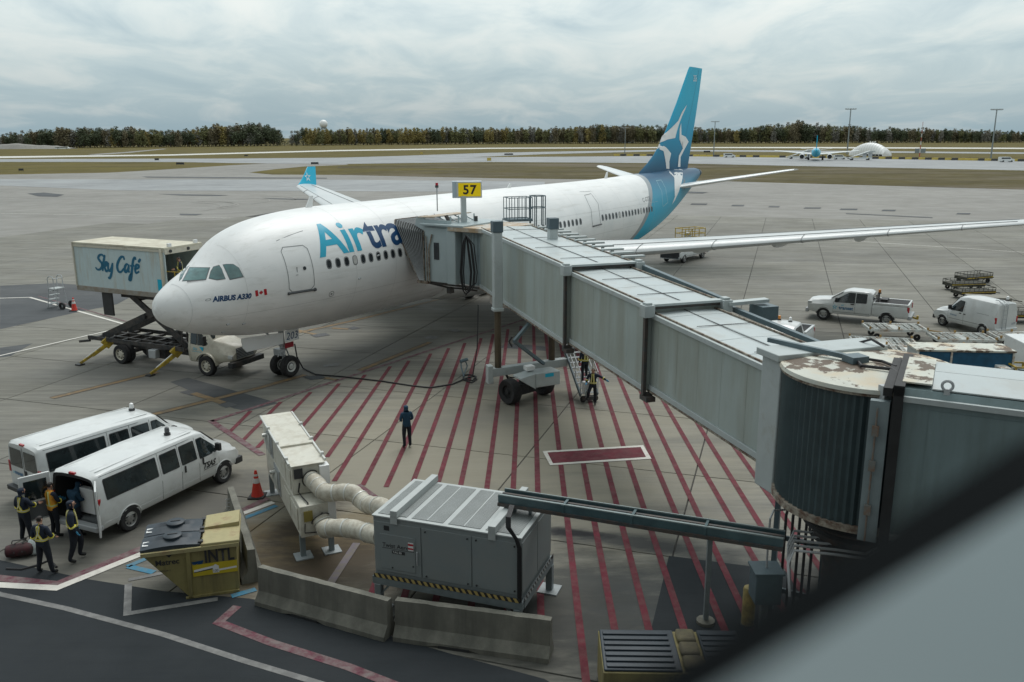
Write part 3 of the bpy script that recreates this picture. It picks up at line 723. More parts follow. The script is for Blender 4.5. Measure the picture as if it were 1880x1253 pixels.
# round registration mark and small flag
mb = MB()
def ring_skin(X, s0, r, wd, mat, name):
    mb = MB(); n = 20; A_ = [fpt(X + (r + wd) * cos(2 * pi * k / n), (s0 + (r + wd) * sin(2 * pi * k / n)) / 2.92, .007) for k in range(n)]; B_ = [fpt(X + r * cos(2 * pi * k / n), (s0 + r * sin(2 * pi * k / n)) / 2.92, .007) for k in range(n)]
    mb.add(A_ + B_, [(k, (k + 1) % n, n + (k + 1) % n, n + k) for k in range(n)]); return mb.build(name, mat, plane)
q = fhit(608.5, 540); z0, a, b = sec(q.x); ring_skin(q.x, math.asin((q.z - z0) / b) * 2.92, .13, .02, m_dgrey, 'skin_port'); ring_skin(q.x, math.asin((q.z - z0) / b) * 2.92, .02, .03, m_dgrey, 'skin_port')
q = fhit(382, 551); z0, a, b = sec(q.x); ring_skin(q.x, math.asin((q.z - z0) / b) * 2.92, .08, .03, m_line, 'emblem')
m_flagred = M('flag_red', (.42, .01, .02), .4)
for px in ([(468, 534), (473, 533), (474.5, 543.5), (469.5, 545)], [(484, 531.5), (489, 530.5), (490.5, 541.5), (485.5, 542.5)]): skin_poly('flag', px, m_flagred)
leaf = [(0, 1), (.15, .65), (.35, .75), (.3, .35), (.6, .5), (.7, .3), (1, .25), (.8, 0), (.85, -.15), (.35, -.45), (.4, -.62), (.08, -.55), (.06, -1), (-.06, -1), (-.08, -.55), (-.4, -.62), (-.35, -.45), (-.85, -.15), (-.8, 0), (-1, .25), (-.7, .3), (-.6, .5), (-.3, .35), (-.35, .75), (-.15, .65)]
skin_poly('flag', [(479.2 + 4 * x, 537.6 - 4.2 * y - .8 * x) for x, y in leaf], m_flagred)
for px, py in ((448, 559 + 36), (419, 596), (410, 610), (660, 512), (694, 470)):
    q = fhit(px, py); mb = MB(); mb.tube([q - Vector((.08, 0, 0)), q + Vector((.08, 0, .03))], .04, 6); mb.build('probe', m_lgrey, plane)
for X, h in ((8.6, .55), (26.0, .3), (39.5, .5)):
    z0, a, b = sec(X); mb = MB(); mb.prism([(X, z0 + b - .05), (X + .45, z0 + b - .05), (X + .55, z0 + b + h), (X + .38, z0 + b + h)], -.03, .03, 1); mb.build('antenna', m_white, plane)
# ---- fin and rudder
fin_o = [(44.9, 8.15), (45.8, 8.42), (47.15, 9.05), (48.4, 9.75), (49.6, 10.65), (50.7, 11.75), (52.8, 14.15), (55.1, 17.1), (55.35, 17.38), (58.35, 17.38), (58.3, 16.6), (57.45, 13.4), (55.95, 8.4), (55.6, 7.6), (45, 7.6)]
def fin_paint():
    m = bpy.data.materials.new('fin_paint'); m.use_nodes = True; t = m.node_tree; ns = t.nodes; b = ns['Principled BSDF']; b.inputs['Roughness'].default_value = .5; b.inputs['Coat Weight'].default_value = .06
    tcn = ns.new('ShaderNodeTexCoord'); sp = ns.new('ShaderNodeSeparateXYZ'); t.links.new(tcn.outputs['Object'], sp.inputs[0])
    mr = ns.new('ShaderNodeMapRange'); mr.inputs[1].default_value = 8.0; mr.inputs[2].default_value = 17.4; t.links.new(sp.outputs[2], mr.inputs[0])
    cr = ns.new('ShaderNodeValToRGB'); e = cr.color_ramp.elements; e[0].position = .02; e[0].color = (.003, .075, .16, 1); e[1].position = .38; e[1].color = (.002, .30, .50, 1); q = e.new(.7); q.color = (.001, .42, .62, 1)
    t.links.new(mr.outputs[0], cr.inputs[0]); t.links.new(cr.outputs[0], b.inputs['Base Color']); return m
m_fin = fin_paint()
mb = MB(); rings = []
levels = [7.6, 8.4, 9.05, 9.75, 10.65, 11.75, 13, 14.15, 15.6, 17.1, 17.38]
def fin_le(z): return float(np.interp(z, [8.15, 8.42, 9.05, 9.75, 10.65, 11.75, 14.15, 17.1, 17.38], [44.9, 45.8, 47.15, 48.4, 49.6, 50.7, 52.8, 55.1, 55.4]))
def fin_te(z): return float(np.interp(z, [7.6, 8.4, 13.4, 16.6, 17.38], [55.7, 55.95, 57.45, 58.3, 58.4]))
for z in levels:
    a = fin_le(z) if z > 7.7 else 45; b = fin_te(z); th = .062 * min(b - a, 6.5); rg = []
    for k in range(25):
        t = k / 24 * 2 * pi; xx = (1 - cos(t)) / 2; sgn = 1 if t < pi else -1
        y = 5 * th * (.2969 * sqrt(xx) - .126 * xx - .3516 * xx ** 2 + .2843 * xx ** 3 - .1015 * xx ** 4) * sgn
        rg.append((a + (b - a) * xx, y, z))
    rings.append(rg[:-1])
mb.loft(rings); fin = mb.build('fin', m_fin, plane, smooth=50)
def fin_y(X, z):
    a, b = fin_le(z), fin_te(z); xx = min(1, max(0, (X - a) / (b - a))); th = .062 * min(b - a, 6.5)
    return 5 * th * (.2969 * sqrt(xx) - .126 * xx - .3516 * xx ** 2 + .2843 * xx ** 3 - .1015 * xx ** 4)
mb = MB(); L = []; R = []
for z in np.linspace(8.6, 17.2, 16):
    X = fin_le(z) + (fin_te(z) - fin_le(z)) * .70; y = fin_y(X, z) + .006; L.append((X, -y, z)); R.append((X + .035, -y, z))
n = len(L); mb.add(L + R, [(i, i + 1, n + i + 1, n + i) for i in range(n - 1)]); mb.build('rudder_seam', m_navy, plane)
ZS = lambda pts: [(1000 + x / 3.76, 100 + y / 3.76) for x, y in pts]
def fin_poly(name, px, mat, off=.02, parent=fin):
    bm = poly_bm([(x, -y) for x, y in px]); slice_bm(bm, 5)
    def fn(c):
        q = fin_hit(c.x, -c.y, .2); return Vector((q.x, -(fin_y(q.x, q.z) + off), q.z))
    return bm_obj(bm, name, mat, parent, fn=fn)
fin_poly('star_logo', ZS([(985, 348), (950, 398), (922, 460), (900, 515), (888, 545), (822, 567), (805, 612), (850, 588), (900, 578), (908, 545), (925, 490), (948, 430), (970, 385)]), m_starwhite)
fin_poly('star_logo', ZS([(942, 475), (931, 520), (930, 587), (965, 590), (985, 607), (958, 650), (930, 700), (925, 778), (943, 778), (943, 710), (972, 655), (1002, 604), (978, 570), (945, 556)]), m_starwhite)
fin_poly('star_logo', ZS([(803, 617), (790, 652), (820, 668), (848, 698), (835, 750), (840, 790), (862, 792), (860, 740), (872, 685), (840, 645)]), m_starwhite)
skin_poly('star_sweep', ZS([(840, 800), (862, 805), (885, 830), (905, 858), (908, 880), (890, 845), (860, 818)]), m_starwhite)
skin_poly('star_sweep', ZS([(897, 747), (893, 775), (908, 815), (922, 850), (925, 890), (915, 935), (898, 985), (878, 1038), (900, 1005), (925, 950), (942, 895), (952, 850), (952, 800), (925, 775)]), m_starwhite)
mb = MB(); [mb.T for _ in ()]
bm = text_bm('203', .8); bm_obj(bm, 'fleet_number', m_starwhite, fin, fn=lambda c: Vector((56.1 + c.x * .8, -(fin_y(56.5 + c.x, 16.5) + .03), 16.15 + c.y)))
# ---- wings
def foil(x, y, z, ch, tk, tw=0.0, n=15):
    up = []; lo = []
    for k in range(n):
        xx = (1 - cos(pi * k / (n - 1))) / 2; t = 5 * tk * (.2969 * sqrt(xx) - .126 * xx - .3516 * xx ** 2 + .2843 * xx ** 3 - .1036 * xx ** 4); cm = .02 * (1 - (2 * xx - .9) ** 2)
        up.append((x + xx * ch, y, z + (t + cm) * ch - tw * xx * ch)); lo.append((x + xx * ch, y, z + (-t + cm) * ch - tw * xx * ch))
    return up + lo[-2:0:-1]
def wing(sg, dzt):
    sp = [(2.0, 17.7, 12.2, .125), (5.5, 19.85, 10.1, .12), (9.4, 22.23, 7.9, .11), (14, 25.03, 6.3, .105), (20, 28.7, 4.9, .10), (26, 32.35, 3.5, .10), (28.9, 34.1, 2.75, .095), (29.5, 34.9, 2.0, .09)]
    rings = []
    for Y, x, ch, tk in sp:
        z = 4.33 + .0885 * (Y - 2.8) + dzt * (Y / 29) ** 2 - .06; rings.append(foil(x, sg * Y, z, ch, tk, .03 * (1 - Y / 30)))
    mb = MB(); mb.loft(rings); wg = mb.build('wing', m_wing, plane, smooth=50)
    # slat joints across the leading edge, spoiler line along the top
    def top(Y, f, off=.012):
        x = float(np.interp(Y, [s_[0] for s_ in sp], [s_[1] for s_ in sp])); ch = float(np.interp(Y, [s_[0] for s_ in sp], [s_[2] for s_ in sp])); tk = float(np.interp(Y, [s_[0] for s_ in sp], [s_[3] for s_ in sp]))
        t = 5 * tk * (.2969 * sqrt(abs(f)) - .126 * f - .3516 * f * f + .2843 * f ** 3 - .1036 * f ** 4); cm = .02 * (1 - (2 * f - .9) ** 2)
        z = 4.33 + .0885 * (Y - 2.8) + dzt * (Y / 29) ** 2 - .06
        return Vector((x + f * ch, sg * Y, z + (t + cm) * ch - .03 * (1 - Y / 30) * f * ch + off))
    def bot(Y, f, off=.012):
        q = top(Y, f, 0); x = float(np.interp(Y, [s_[0] for s_ in sp], [s_[2] for s_ in sp])); tk = float(np.interp(Y, [s_[0] for s_ in sp], [s_[3] for s_ in sp]))
        t = 5 * tk * (.2969 * sqrt(abs(f)) - .126 * f - .3516 * f * f + .2843 * f ** 3 - .1036 * f ** 4); q.z -= 2 * t * x + off; return q
    for Y in (10.8, 14.4, 18.6, 22.6, 26.0):
        mb = MB(); pts = [bot(Y, f) for f in (.10, .05, .02)] + [top(Y, f) + Vector((-.015, 0, 0)) for f in (0.0, .015, .04, .08, .13)]
        mb.tube(pts, .018, 5); mb.build('slat_joint', m_line, wg)
    mb = MB(); mb.tube([top(Y, .14) for Y in np.linspace(3.5, 28.5, 20)], .016, 4); mb.tube([top(Y, .62, .02) for Y in np.linspace(3.5, 28.5, 20)], .02, 4); mb.build('slat_line', m_line, wg)
    for Y, ln in ((7.0, 4.2), (12.6, 3.6), (16.7, 3.2), (20.8, 2.9)):
        mb = MB(); c = bot(Y, .72, -.05); rr = []
        for k in range(11):
            t = k / 10; s_ = max(.03, sin(pi * (t ** .8)) ** .7); rr.append([(c.x - ln * .62 + ln * 1.25 * t, c.y + .24 * s_ * cos(a), c.z - .18 + .30 * s_ * sin(a) - .1 * t) for a in np.linspace(0, 2 * pi, 13)[:-1]])
        mb.loft(rr); mb.build('flap_fairing', m_wing, wg, smooth=60)
    # winglet
    z = 4.33 + .0885 * (29.2 - 2.8) + dzt
    rings = [foil(34.7, 0, 0, 2.3, .09)]
    rings = []
    for h, x, ch in ((-.05, 34.75, 2.35), (.35, 35.3, 1.95), (.9, 35.95, 1.5), (1.62, 36.7, 1.0)):
        yo = 29.45 + .38 * h; rings.append([(x + (p[0] - 0) , sg * yo + p[2] * sg, z + h) for p in foil(0, 0, 0, ch, .09)])
    mb = MB(); mb.loft(rings); wl = mb.build('winglet', m_teal if 1 else 0, wg, smooth=50)
    return wg, wl, z
wgp, wlp, _ = wing(-1, 0.0); wgs, wls, zs = wing(1, .35)
# small star on the far winglet, painted on its inboard face
ws = [(0, 1), (.18, .25), (.95, .2), (.3, -.2), (.55, -1), (0, -.5), (-.5, -.95), (-.3, -.2), (-.9, .15), (-.18, .25)]
mb = MB(); out = [(36.15 + .42 * a, 29.55 + .22 * (.75 + .45 * b) - .18, zs + .75 + .45 * b) for a, b in ws]
inn = [(36.15 + .42 * a * .55, 29.55 + .22 * (.75 + .45 * b * .55) - .18, zs + .75 + .45 * b * .55) for a, b in ws]
mb.add(out + inn, [(k, (k + 1) % 10, 10 + (k + 1) % 10, 10 + k) for k in range(10)]); mb.build('star_logo', m_starwhite, wls)
# ---- tailplane
for sg in (-1, 1):
    mb = MB(); rings = []
    for Y, x, ch in ((.3, 49.4, 5.6), (1.5, 50.3, 5.0), (5.6, 53.1, 3.5), (9.2, 55.6, 2.2), (9.75, 56.2, 1.5)): rings.append(foil(x, sg * Y, 6.86 + .175 * (Y - 1.2), ch, .09))
    mb.loft(rings); mb.build('tailplane', m_white, plane, smooth=50)
seam('tailplane_cutout', [fhit(x, y, 0) for x, y in ((1255, 328), (1253, 338), (1256, 349))], .5, M('bare_tail_panel', (.18, .19, .2), .4, .3), .004)
# ---- engines
m_eng = M('engine_cowl_paint', (.74, .75, .74), .3, var=.04, coat=.4)
for sg in (-1, 1):
    c = TR(17.6, sg * 9.35, 2.75) @ RY(pi / 2)
    mb = MB(); mb.lathe([(1.22, .35), (1.28, .1), (1.38, 0), (1.5, .1), (1.62, .5), (1.7, 1.4), (1.66, 2.8), (1.45, 4.2), (1.2, 5.0), (1.12, 5.0), (1.3, 4.0), (1.2, 1.2), (1.22, .35)], 36, 0, c); en = mb.build('engine', m_eng, plane, smooth=50)
    mb = MB(); mb.lathe([(1.36, .02), (1.4, -.02), (1.46, .05), (1.52, .14)], 36, 0, c); mb.build('intake_lip', m_chrome, en)
    mb = MB(); mb.lathe([(.0, .75), (.3, 1.1), (.34, 1.25)], 16, 0, c)
    for k in range(24):
        t = 2 * pi * k / 24; a = c @ Vector((.3 * cos(t), .3 * sin(t), 1.2)); b = c @ Vector((1.2 * cos(t + .12), 1.2 * sin(t + .12), 1.3)); mb.beam(a, b, .18, .03)
    mb.lathe([(1.2, 1.35), (0.0, 1.35)], 24, 0, c); mb.build('fan', m_dgrey, en)
    mb = MB(); mb.lathe([(1.0, 4.0), (.85, 5.4), (.6, 5.9), (.3, 6.6), (.02, 6.9)], 24, 0, c); mb.build('exhaust', m_dgrey, en)
    mb = MB(); mb.prism([(19.3, 4.2), (18.9, 4.35), (22.5, 5.1), (26.5, 4.7), (25.2, 4.1), (22.5, 3.6)], sg * 9.35 - .2, sg * 9.35 + .2, 1); mb.build('pylon', m_wing, en)
# ---- landing gear
def aero_wheel(r, wd, n=32):
    mb = MB(); h = wd / 2; hub = r * .52
    mb.lathe([(hub, -h * .75), (r * .82, -h), (r * .95, -h * .8), (r, -h * .45), (r, h * .45), (r * .95, h * .8), (r * .82, h), (hub, h * .75)], n, 0)
    mb.lathe([(hub, -h * .75), (hub * .93, -h * .5), (hub * .75, -h * .45), (hub * .4, -h * .75), (.02, -h * .8)], n, 1); mb.lathe([(hub, h * .75), (hub * .93, h * .5), (hub * .75, h * .45), (hub * .4, h * .75), (.02, h * .8)], n, 1)
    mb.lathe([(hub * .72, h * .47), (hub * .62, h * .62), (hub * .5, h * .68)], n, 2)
    return mb
m_hub = M('wheel_hub_paint', (.62, .63, .6), .4, var=.1); m_hubd = M('wheel_hub_dark', (.12, .12, .12), .5)  # hub paint, and a darker tone for the ring round its centre
ng = MB(); GX = 6.67
ng.tube([(GX, 0, .5), (GX - .05, 0, 1.5)], .09, 12); ng.tube([(GX - .05, 0, 1.3), (GX - .15, 0, 3.2)], .14, 12); ng.tube([(GX, -.42, .53), (GX, .42, .53)], .07, 10)
ng.tube([(GX - .1, 0, 1.5), (GX - 1.2, 0, 2.6)], .05, 8); ng.tube([(GX + .12, 0, .6), (GX + .3, 0, 1.0), (GX + .1, 0, 1.5)], .035, 6)
ng.box(GX - .42, GX - .12, -.25, .25, 1.15, 1.45); ng.tube([(GX - .3, -.35, 1.3), (GX - .3, .35, 1.3)], .05, 8); ng.tube([(GX - .45, -.25, 1.32), (GX - .8, -.5, 1.25)], .035, 6)
gear = ng.build('nose_gear', m_lgrey, plane)
wmesh = aero_wheel(.53, .36).mesh('wheel', [m_rub, m_hub, m_hubd])
for y in (-.36, .36):
    o = bpy.data.objects.new('wheel', wmesh); col.objects.link(o); o.parent = gear; o.matrix_basis = TR(GX, y, .57) @ RX(pi / 2)
mb = MB(); mb.box(GX - .22, GX + .30, -.40, -.36, 1.50, 1.76); mb.build('warning_tag', M('red_tag', (.30, .01, .02), .5), gear)
# long white nose gear door under the belly
mb = MB(); zb = 2.42
mb.prism([(3.75, zb + .15), (3.8, 2.1), (4.0, 1.88), (6.15, 1.83), (6.2, zb - .05)], -.62, -.58, 1); mb.build('gear_door', m_white, plane, bev=.01)
mb = MB(); mb.prism([(6.3, 2.42), (6.3, 1.86), (7.15, 1.86), (7.15, 2.42)], -.62, -.58, 1); gd = mb.build('gear_door', m_white, plane, bev=.01)
text_flat('203', .5, m_navy, gd, TR(6.32, -.632, 1.97) @ RX(pi / 2), 'fleet_number', shear=.2)
# main gear
mw = aero_wheel(.70, .5, 28).mesh('wheel', [m_rub, m_hub, m_hubd])
for sg in (-1, 1):
    mb = MB(); mb.tube([(28.9, sg * 5.3, .9), (28.7, sg * 5.2, 4.2)], .2, 12); mb.tube([(27.9, sg * 5.34, .78), (29.9, sg * 5.34, .78)], .12, 8); mb.tube([(28.9, sg * 5.3, 1.6), (28.8, sg * 3.4, 3.4)], .09, 8); mg = mb.build('main_gear', m_lgrey, plane)
    for dx in (-.99, .99):
        for dy in (-.7, .7):
            o = bpy.data.objects.new('wheel', mw); col.objects.link(o); o.parent = mg; o.matrix_basis = TR(28.9 + dx, sg * 5.34 + dy, .74) @ RX(pi / 2)
# ------------------------------------------------------------------ boarding bridge
m_jb = M('bridge_panel_paint', (.375, .435, .42), .45, var=.05, scale=.7, c2=(.25, .255, .205), amt=.6, c2scale=1.2, streak=1, thr=.50, soft=.12, coat=.15)
m_jbl = M('bridge_trim_paint', (.43, .475, .475), .45, var=.05, c2=(.28, .26, .21), amt=.4, c2scale=2.5, thr=.64)
m_roof = M('bridge_roof_sheet', (.45, .50, .505), .4, var=.06, scale=.6, c2=(.36, .36, .33), amt=.5, c2scale=1.2, thr=.58, coat=.1)
m_rust = M('rusty_edge', (.30, .27, .22), .8, var=.3, scale=6, c2=(.10, .05, .03), amt=.9, c2scale=5, thr=.52)
m_flake = M('flaking_white_paint', (.55, .56, .50), .75, var=.1, scale=2, c2=(.13, .10, .075), amt=1.0, c2scale=1.15, thr=.535, soft=.012, bump=.3, bscale=12)
def flaking():
    m = MATS['flaking_white_paint']; t = m.node_tree; ns = t.nodes; b = ns['Principled BSDF']; old = b.inputs['Base Color'].links[0].from_socket
    tcn = ns.new('ShaderNodeTexCoord'); n = ns.new('ShaderNodeTexNoise'); n.inputs['Scale'].default_value = 1.0; n.inputs['Detail'].default_value = 6; t.links.new(tcn.outputs['Object'], n.inputs[0])
    r = ns.new('ShaderNodeValToRGB'); r.color_ramp.elements[0].position = .48; r.color_ramp.elements[0].color = (0, 0, 0, 1); r.color_ramp.elements[1].position = .72; r.color_ramp.elements[1].color = (.75, .75, .75, 1); t.links.new(n.outputs[0], r.inputs[0])
    mx = ns.new('ShaderNodeMix'); mx.data_type = 'RGBA'; mx.blend_type = 'MULTIPLY'; t.links.new(r.outputs[0], mx.inputs[0]); t.links.new(old, mx.inputs[6]); mx.inputs[7].default_value = (.85, .58, .33, 1)
    t.links.new(mx.outputs[2], b.inputs['Base Color'])
flaking()
m_slat = M('rotunda_slat_paint', (.044, .068, .074), .5, var=.15, scale=2)
m_slat2 = M('curtain_slat_paint', (.22, .27, .285), .45, var=.12, scale=2)
m_bell = M('bellows_canvas', (.11, .115, .112), .85, var=.3, scale=5, c2=(.08, .08, .08), amt=.6, c2scale=4)
m_black = M('black_rubber', (.02, .021, .022), .7, var=.3)
m_dark = M('dark_steel', (.055, .06, .062), .55, var=.25, c2=(.1, .06, .04), amt=.5, c2scale=5)
m_blue = M('blue_grey_steel', (.10, .145, .165), .5, var=.12)
m_cable = M('black_cable', (.018, .018, .02), .55)
m_oil = M('greased_column', (.045, .035, .027), .35, .3, var=.5, scale=2.5, c2=(.20, .16, .10), amt=.35, c2scale=2, streak=1)
BA = radians(107.6); BO = Vector((7.5, 17.2, 0)); BM = TR(*BO) @ RZ(BA)
bridge = thing('boarding_bridge', 'long pale grey telescopic boarding bridge docked at the airliner, with gate sign 57 on top', 'boarding bridge', mat=BM)
BL = lambda P: BM.inverted() @ Vector(P)
SL = .0175
fz = lambda x: 3.93 + SL * x
# telescoping tunnels: x0, x1, half width, height
def tunnel(x0, x1, hw, h, name, panels, lift=0.0):
    zb0, zb1 = fz(x0) + lift, fz(x1) + lift
    mb = MB(); e = .05
    rings = [[(x, -hw, zb), (x, hw, zb), (x, hw, zb + h - .0), (x, hw - .06, zb + h + .03), (x, 0, zb + h + .07), (x, -hw + .06, zb + h + .03), (x, -hw, zb + h)] for x, zb in ((x0, zb0), (x1, zb1))]
    mb.loft(rings); t = mb.build(name, m_jb, bridge, smooth=20)
    # roof sheets, one by one
    n = panels; L = (x1 - x0) / n
    for k in range(n):
        for s_ in (-1, 1):
            a = x0 + L * k + .012; b = x0 + L * (k + 1) - .012; za, zb_ = fz(a) + lift + h, fz(b) + lift + h; y0, y1 = .015, hw - .10
            mb = MB(); q = [(a, s_ * y0, za + .075), (b, s_ * y0, zb_ + .075), (b, s_ * y1, zb_ + .045), (a, s_ * y1, za + .045)]
            mb.add(q + [(p[0], p[1], p[2] + .022) for p in q], [(0, 1, 2, 3), (4, 7, 6, 5), (0, 4, 5, 1), (1, 5, 6, 2), (2, 6, 7, 3), (3, 7, 4, 0)]); mb.build('roof_sheet', m_roof, t)
    mb = MB()
    for s_ in (-1, 1):
        mb.beam((x0, s_ * (hw + .03), zb0 + h + .0), (x1, s_ * (hw + .03), zb1 + h + .0), .09, .14); mb.beam((x0, s_ * (hw + .025), zb0 + .05), (x1, s_ * (hw + .025), zb1 + .05), .07, .16)
    mb.build('edge_rail', m_jbl, t, bev=.01)
    mb = MB()
    for s_ in (-1, 1): mb.beam((x0, s_ * (hw + .05), zb0 - .06), (x1, s_ * (hw + .05), zb1 - .06), .05, .05); mb.beam((x0 + .1, s_ * (hw - .05), zb0 + h + .09), (x1 - .1, s_ * (hw - .05), zb1 + h + .09), .04, .05)
    mb.build('rusty_lip', m_rust, t)
    # vertical side panels with thin gaps
    np_ = max(3, int((x1 - x0) / 1.15)); L = (x1 - x0) / np_
    for k in range(np_):
        for s_ in (1,):
            a = x0 + L * k + .004; b = x0 + L * (k + 1) - .004; za, zb_ = fz(a) + lift, fz(b) + lift; y = s_ * (hw + .004); y2 = s_ * (hw + .012)
            mb = MB(); mb.add([(a, y, za + .14), (b, y, zb_ + .14), (b, y, zb_ + h - .08), (a, y, za + h - .08), (a, y2, za + .14), (b, y2, zb_ + .14), (b, y2, zb_ + h - .08), (a, y2, za + h - .08)], [(4, 5, 6, 7), (0, 4, 7, 3), (1, 2, 6, 5), (2, 3, 7, 6), (0, 1, 5, 4)]); mb.build('side_panel', m_jb, t, smooth=0)
    # loose wire along the ridge
    mb = MB(); mb.tube([(x0 + .2, .06, zb0 + h + .115), ((x0 + x1) / 2, .1, (zb0 + zb1) / 2 + h + .115), (x1, 0, zb1 + h + .115)], .011, 5)
    for k in range(1, n, 2):
        xx = x0 + L * 0 + (x1 - x0) * k / n; mb.tube([(xx, -hw + .15, fz(xx) + lift + h + .1), (xx, hw - .3, fz(xx) + lift + h + .115)], .010, 5)
    mb.build('roof_cable', m_cable, t)
    return t
tc_ = tunnel(1.7, 8.6, 1.06, 2.22, 'tunnel_section', 5, .05)
tb_ = tunnel(7.9, 14.6, 1.20, 2.52, 'tunnel_section', 5, -.02)
ta_ = tunnel(14.05, 25.6, 1.34, 2.80, 'tunnel_section', 8, -.12)
for x, hw, h, lf, tt in ((7.86, 1.28, 2.62, -.04, tb_), (14.0, 1.42, 2.90, -.14, ta_)):
    z = fz(x) + lf; mb = MB()
    for s_ in (-1, 1): mb.box(x - .07, x + .07, s_ * hw - .05, s_ * hw + .05, z - .08, z + h)
    mb.box(x - .07, x + .07, -hw, hw, z + h - .12, z + h); mb.box(x - .07, x + .07, -hw, hw, z - .10, z - .02); mb.build('joint_frame', m_dark, tt)
    for s_ in (-1, 1):
        mb = MB(); mb.box(x - .26, x + .12, s_ * hw - .16, s_ * hw + .16, z + h - .32, z + h + .04); mb.box(x - .2, x + .06, s_ * hw - .1, s_ * hw + .1, z + h + .04, z + h + .11); mb.build('roller_box', m_jbl, tt, bev=.015)
    mb = MB(); mb.box(x - .16, x + .16, -hw + .15, hw - .15, z + h - .02, z + h + .05); mb.build('joint_flashing', m_jbl, tt)
    mb = MB(); mb.box(x - .3, x + .15, hw - .25, hw + .05, z - .24, z - .1); mb.build('guide_bracket', m_dark, tt)
# brackets carrying the hose along the far roof edge
for k in range(11):
    x = 15.0 + k * .95; z = fz(x) + 2.80; mb = MB(); mb.box(x - .12, x + .12, -2.15, -1.25, z - .02, z + .05); mb.box(x - .06, x + .06, -1.75, -1.65, z - .2, z); mb.build('hose_bracket', m_jbl, ta_)
mb = MB(); mb.beam((8.3, -1.55, fz(8) + 2.45), (14.1, -1.55, fz(14) + 2.6), .16, .2); mb.beam((1.9, -1.6, fz(2) + 2.2), (7.9, -1.6, fz(8) + 2.3), .14, .14); mb.build('cable_tray', m_blue, bridge)
mb = MB(); mb.beam((7.7, -1.3, fz(8) + 2.5), (7.6, -2.6, fz(8) + 2.55), .3, .1); mb.build('cable_arm', m_jbl, bridge)
mb = MB(); mb.box(7.2, 7.9, -2.75, -2.2, fz(8) + 2.0, fz(8) + 2.42); mb.build('motor_box', m_blue, bridge)
# end frame beside the rotunda: column and sloping cap
for y0_, y1_ in ((1.10, 1.45), (-1.45, -1.10)):
    mb = MB(); mb.box(1.05, 1.75, y0_, y1_, 3.62, 6.70); mb.build('end_column', m_jbl, bridge, bev=.03)
mb = MB(); mb.box(1.0, 1.85, -1.3, 1.55, 6.70, 6.86); mb.build('end_cap', m_jbl, bridge, bev=.02)
mb = MB(); mb.box(1.3, 1.72, -1.1, 1.1, 3.9, 6.5); mb.build('vestibule', m_jb, bridge)
# rotunda with its corrugated slat curtain
mb = MB(); n = 150; rr = 1.72
ring = lambda z, k=1: [((rr + (.03 if i % 2 else -.012)) * k * cos(2 * pi * i / n), (rr + (.03 if i % 2 else -.012)) * k * sin(2 * pi * i / n), z) for i in range(n)]
mb.loft([ring(3.82), ring(6.62)], cap=False); rot = mb.build('rotunda', m_slat, bridge, smooth=20)
mb = MB(); mb.lathe([(0, 6.86), (1.2, 6.79), (1.80, 6.74), (1.82, 6.66), (1.74, 6.62), (0, 6.6)], 72); mb.build('rotunda_roof', m_flake, rot)
mb = MB(); mb.lathe([(1.74, 6.60), (1.80, 6.60), (1.80, 6.66), (1.74, 6.67)], 72); mb.build('rotunda_rim', m_rust, rot); mb = MB(); mb.lathe([(1.70, 3.78), (1.81, 3.76), (1.81, 3.9), (1.70, 3.9)], 72); mb.build('rotunda_rim', m_rust, rot)
mb = MB(); mb.lathe([(1.7, 3.78), (1.45, 3.66), (1.15, 3.42), (.95, 3.1), (.72, 2.6), (.62, 2.2), (.62, 0), (0, 0)], 36); mb.build('support_column', m_dark, rot)
mb = MB(); mb.lathe([(1.25, 3.5), (1.3, 3.45), (1.25, 3.40)], 40); mb.lathe([(1.06, 3.28), (1.12, 3.22), (1.06, 3.17)], 40); mb.lathe([(.9, 2.95), (.96, 2.9), (.9, 2.85)], 40); mb.build('column_rings', m_black, rot)
mb = MB(); pass
# pale post on the rotunda with conduit and switch boxes
wa = atan2(*( (BL(G(1622, 840, 5.2)).y), (BL(G(1622, 840, 5.2)).x) ))
pa = BL((G(1600, 712, 6.6)).to_tuple()); pang = atan2(pa.y, pa.x)
def rp(a, r, z): return Vector((r * cos(a), r * sin(a), z))
M('conduit_grey', (.18, .19, .18), .5, c2=(.2, .1, .05), amt=.7, c2scale=6)
mb = MB(); c = rp(pang + .12, 1.78, 6.66); mb.box(c.x - .09, c.x + .09, c.y - .09, c.y + .09, 6.5, 6.85); mb.build('hinge_block', m_lgrey, rot)
mb = MB(); mb.beam((.2, .4, 6.93), (2.2, 1.0, 6.9), .1, .1); mb.box(-.05, .3, .1, .5, 6.84, 6.98); mb.build('pivot_arm', m_blue, rot)
mb = MB(); mb.tube([(.1, .3, 6.9), (-.3, .5, 6.88), (-.7, .1, 6.88), (-1.1, .2, 6.86)], .035, 6); mb.build('roof_cable', m_cable, rot); mb = MB(); mb.tube([(.1, .2, 6.92), (-.2, -.1, 6.9), (-.6, -.1, 6.89)], .03, 6); mb.build('roof_cable', m_cable, rot); mb = MB(); mb.tube([(.9, -1.1, 6.87), (1.2, -1.0, 6.98), (1.7, -.9, 6.75)], .03, 6); mb.build('roof_cable', m_cable, rot)
# service conduits bundled round the foot of the rotunda
mb = MB()
for k in range(5):
    f = lambda x, y, z: BL(G(x, y + 9 * k, z))
    mb.tube([f(1450, 1060, 2.2), f(1447, 1000, 2.7), f(1458, 975, 2.9), f(1530, 982, 2.95), f(1590, 990, 3.0), f(1625, 968, 3.2), f(1650, 950, 3.4)], .03, 6)
mb.build('conduit', m_lgrey, rot)
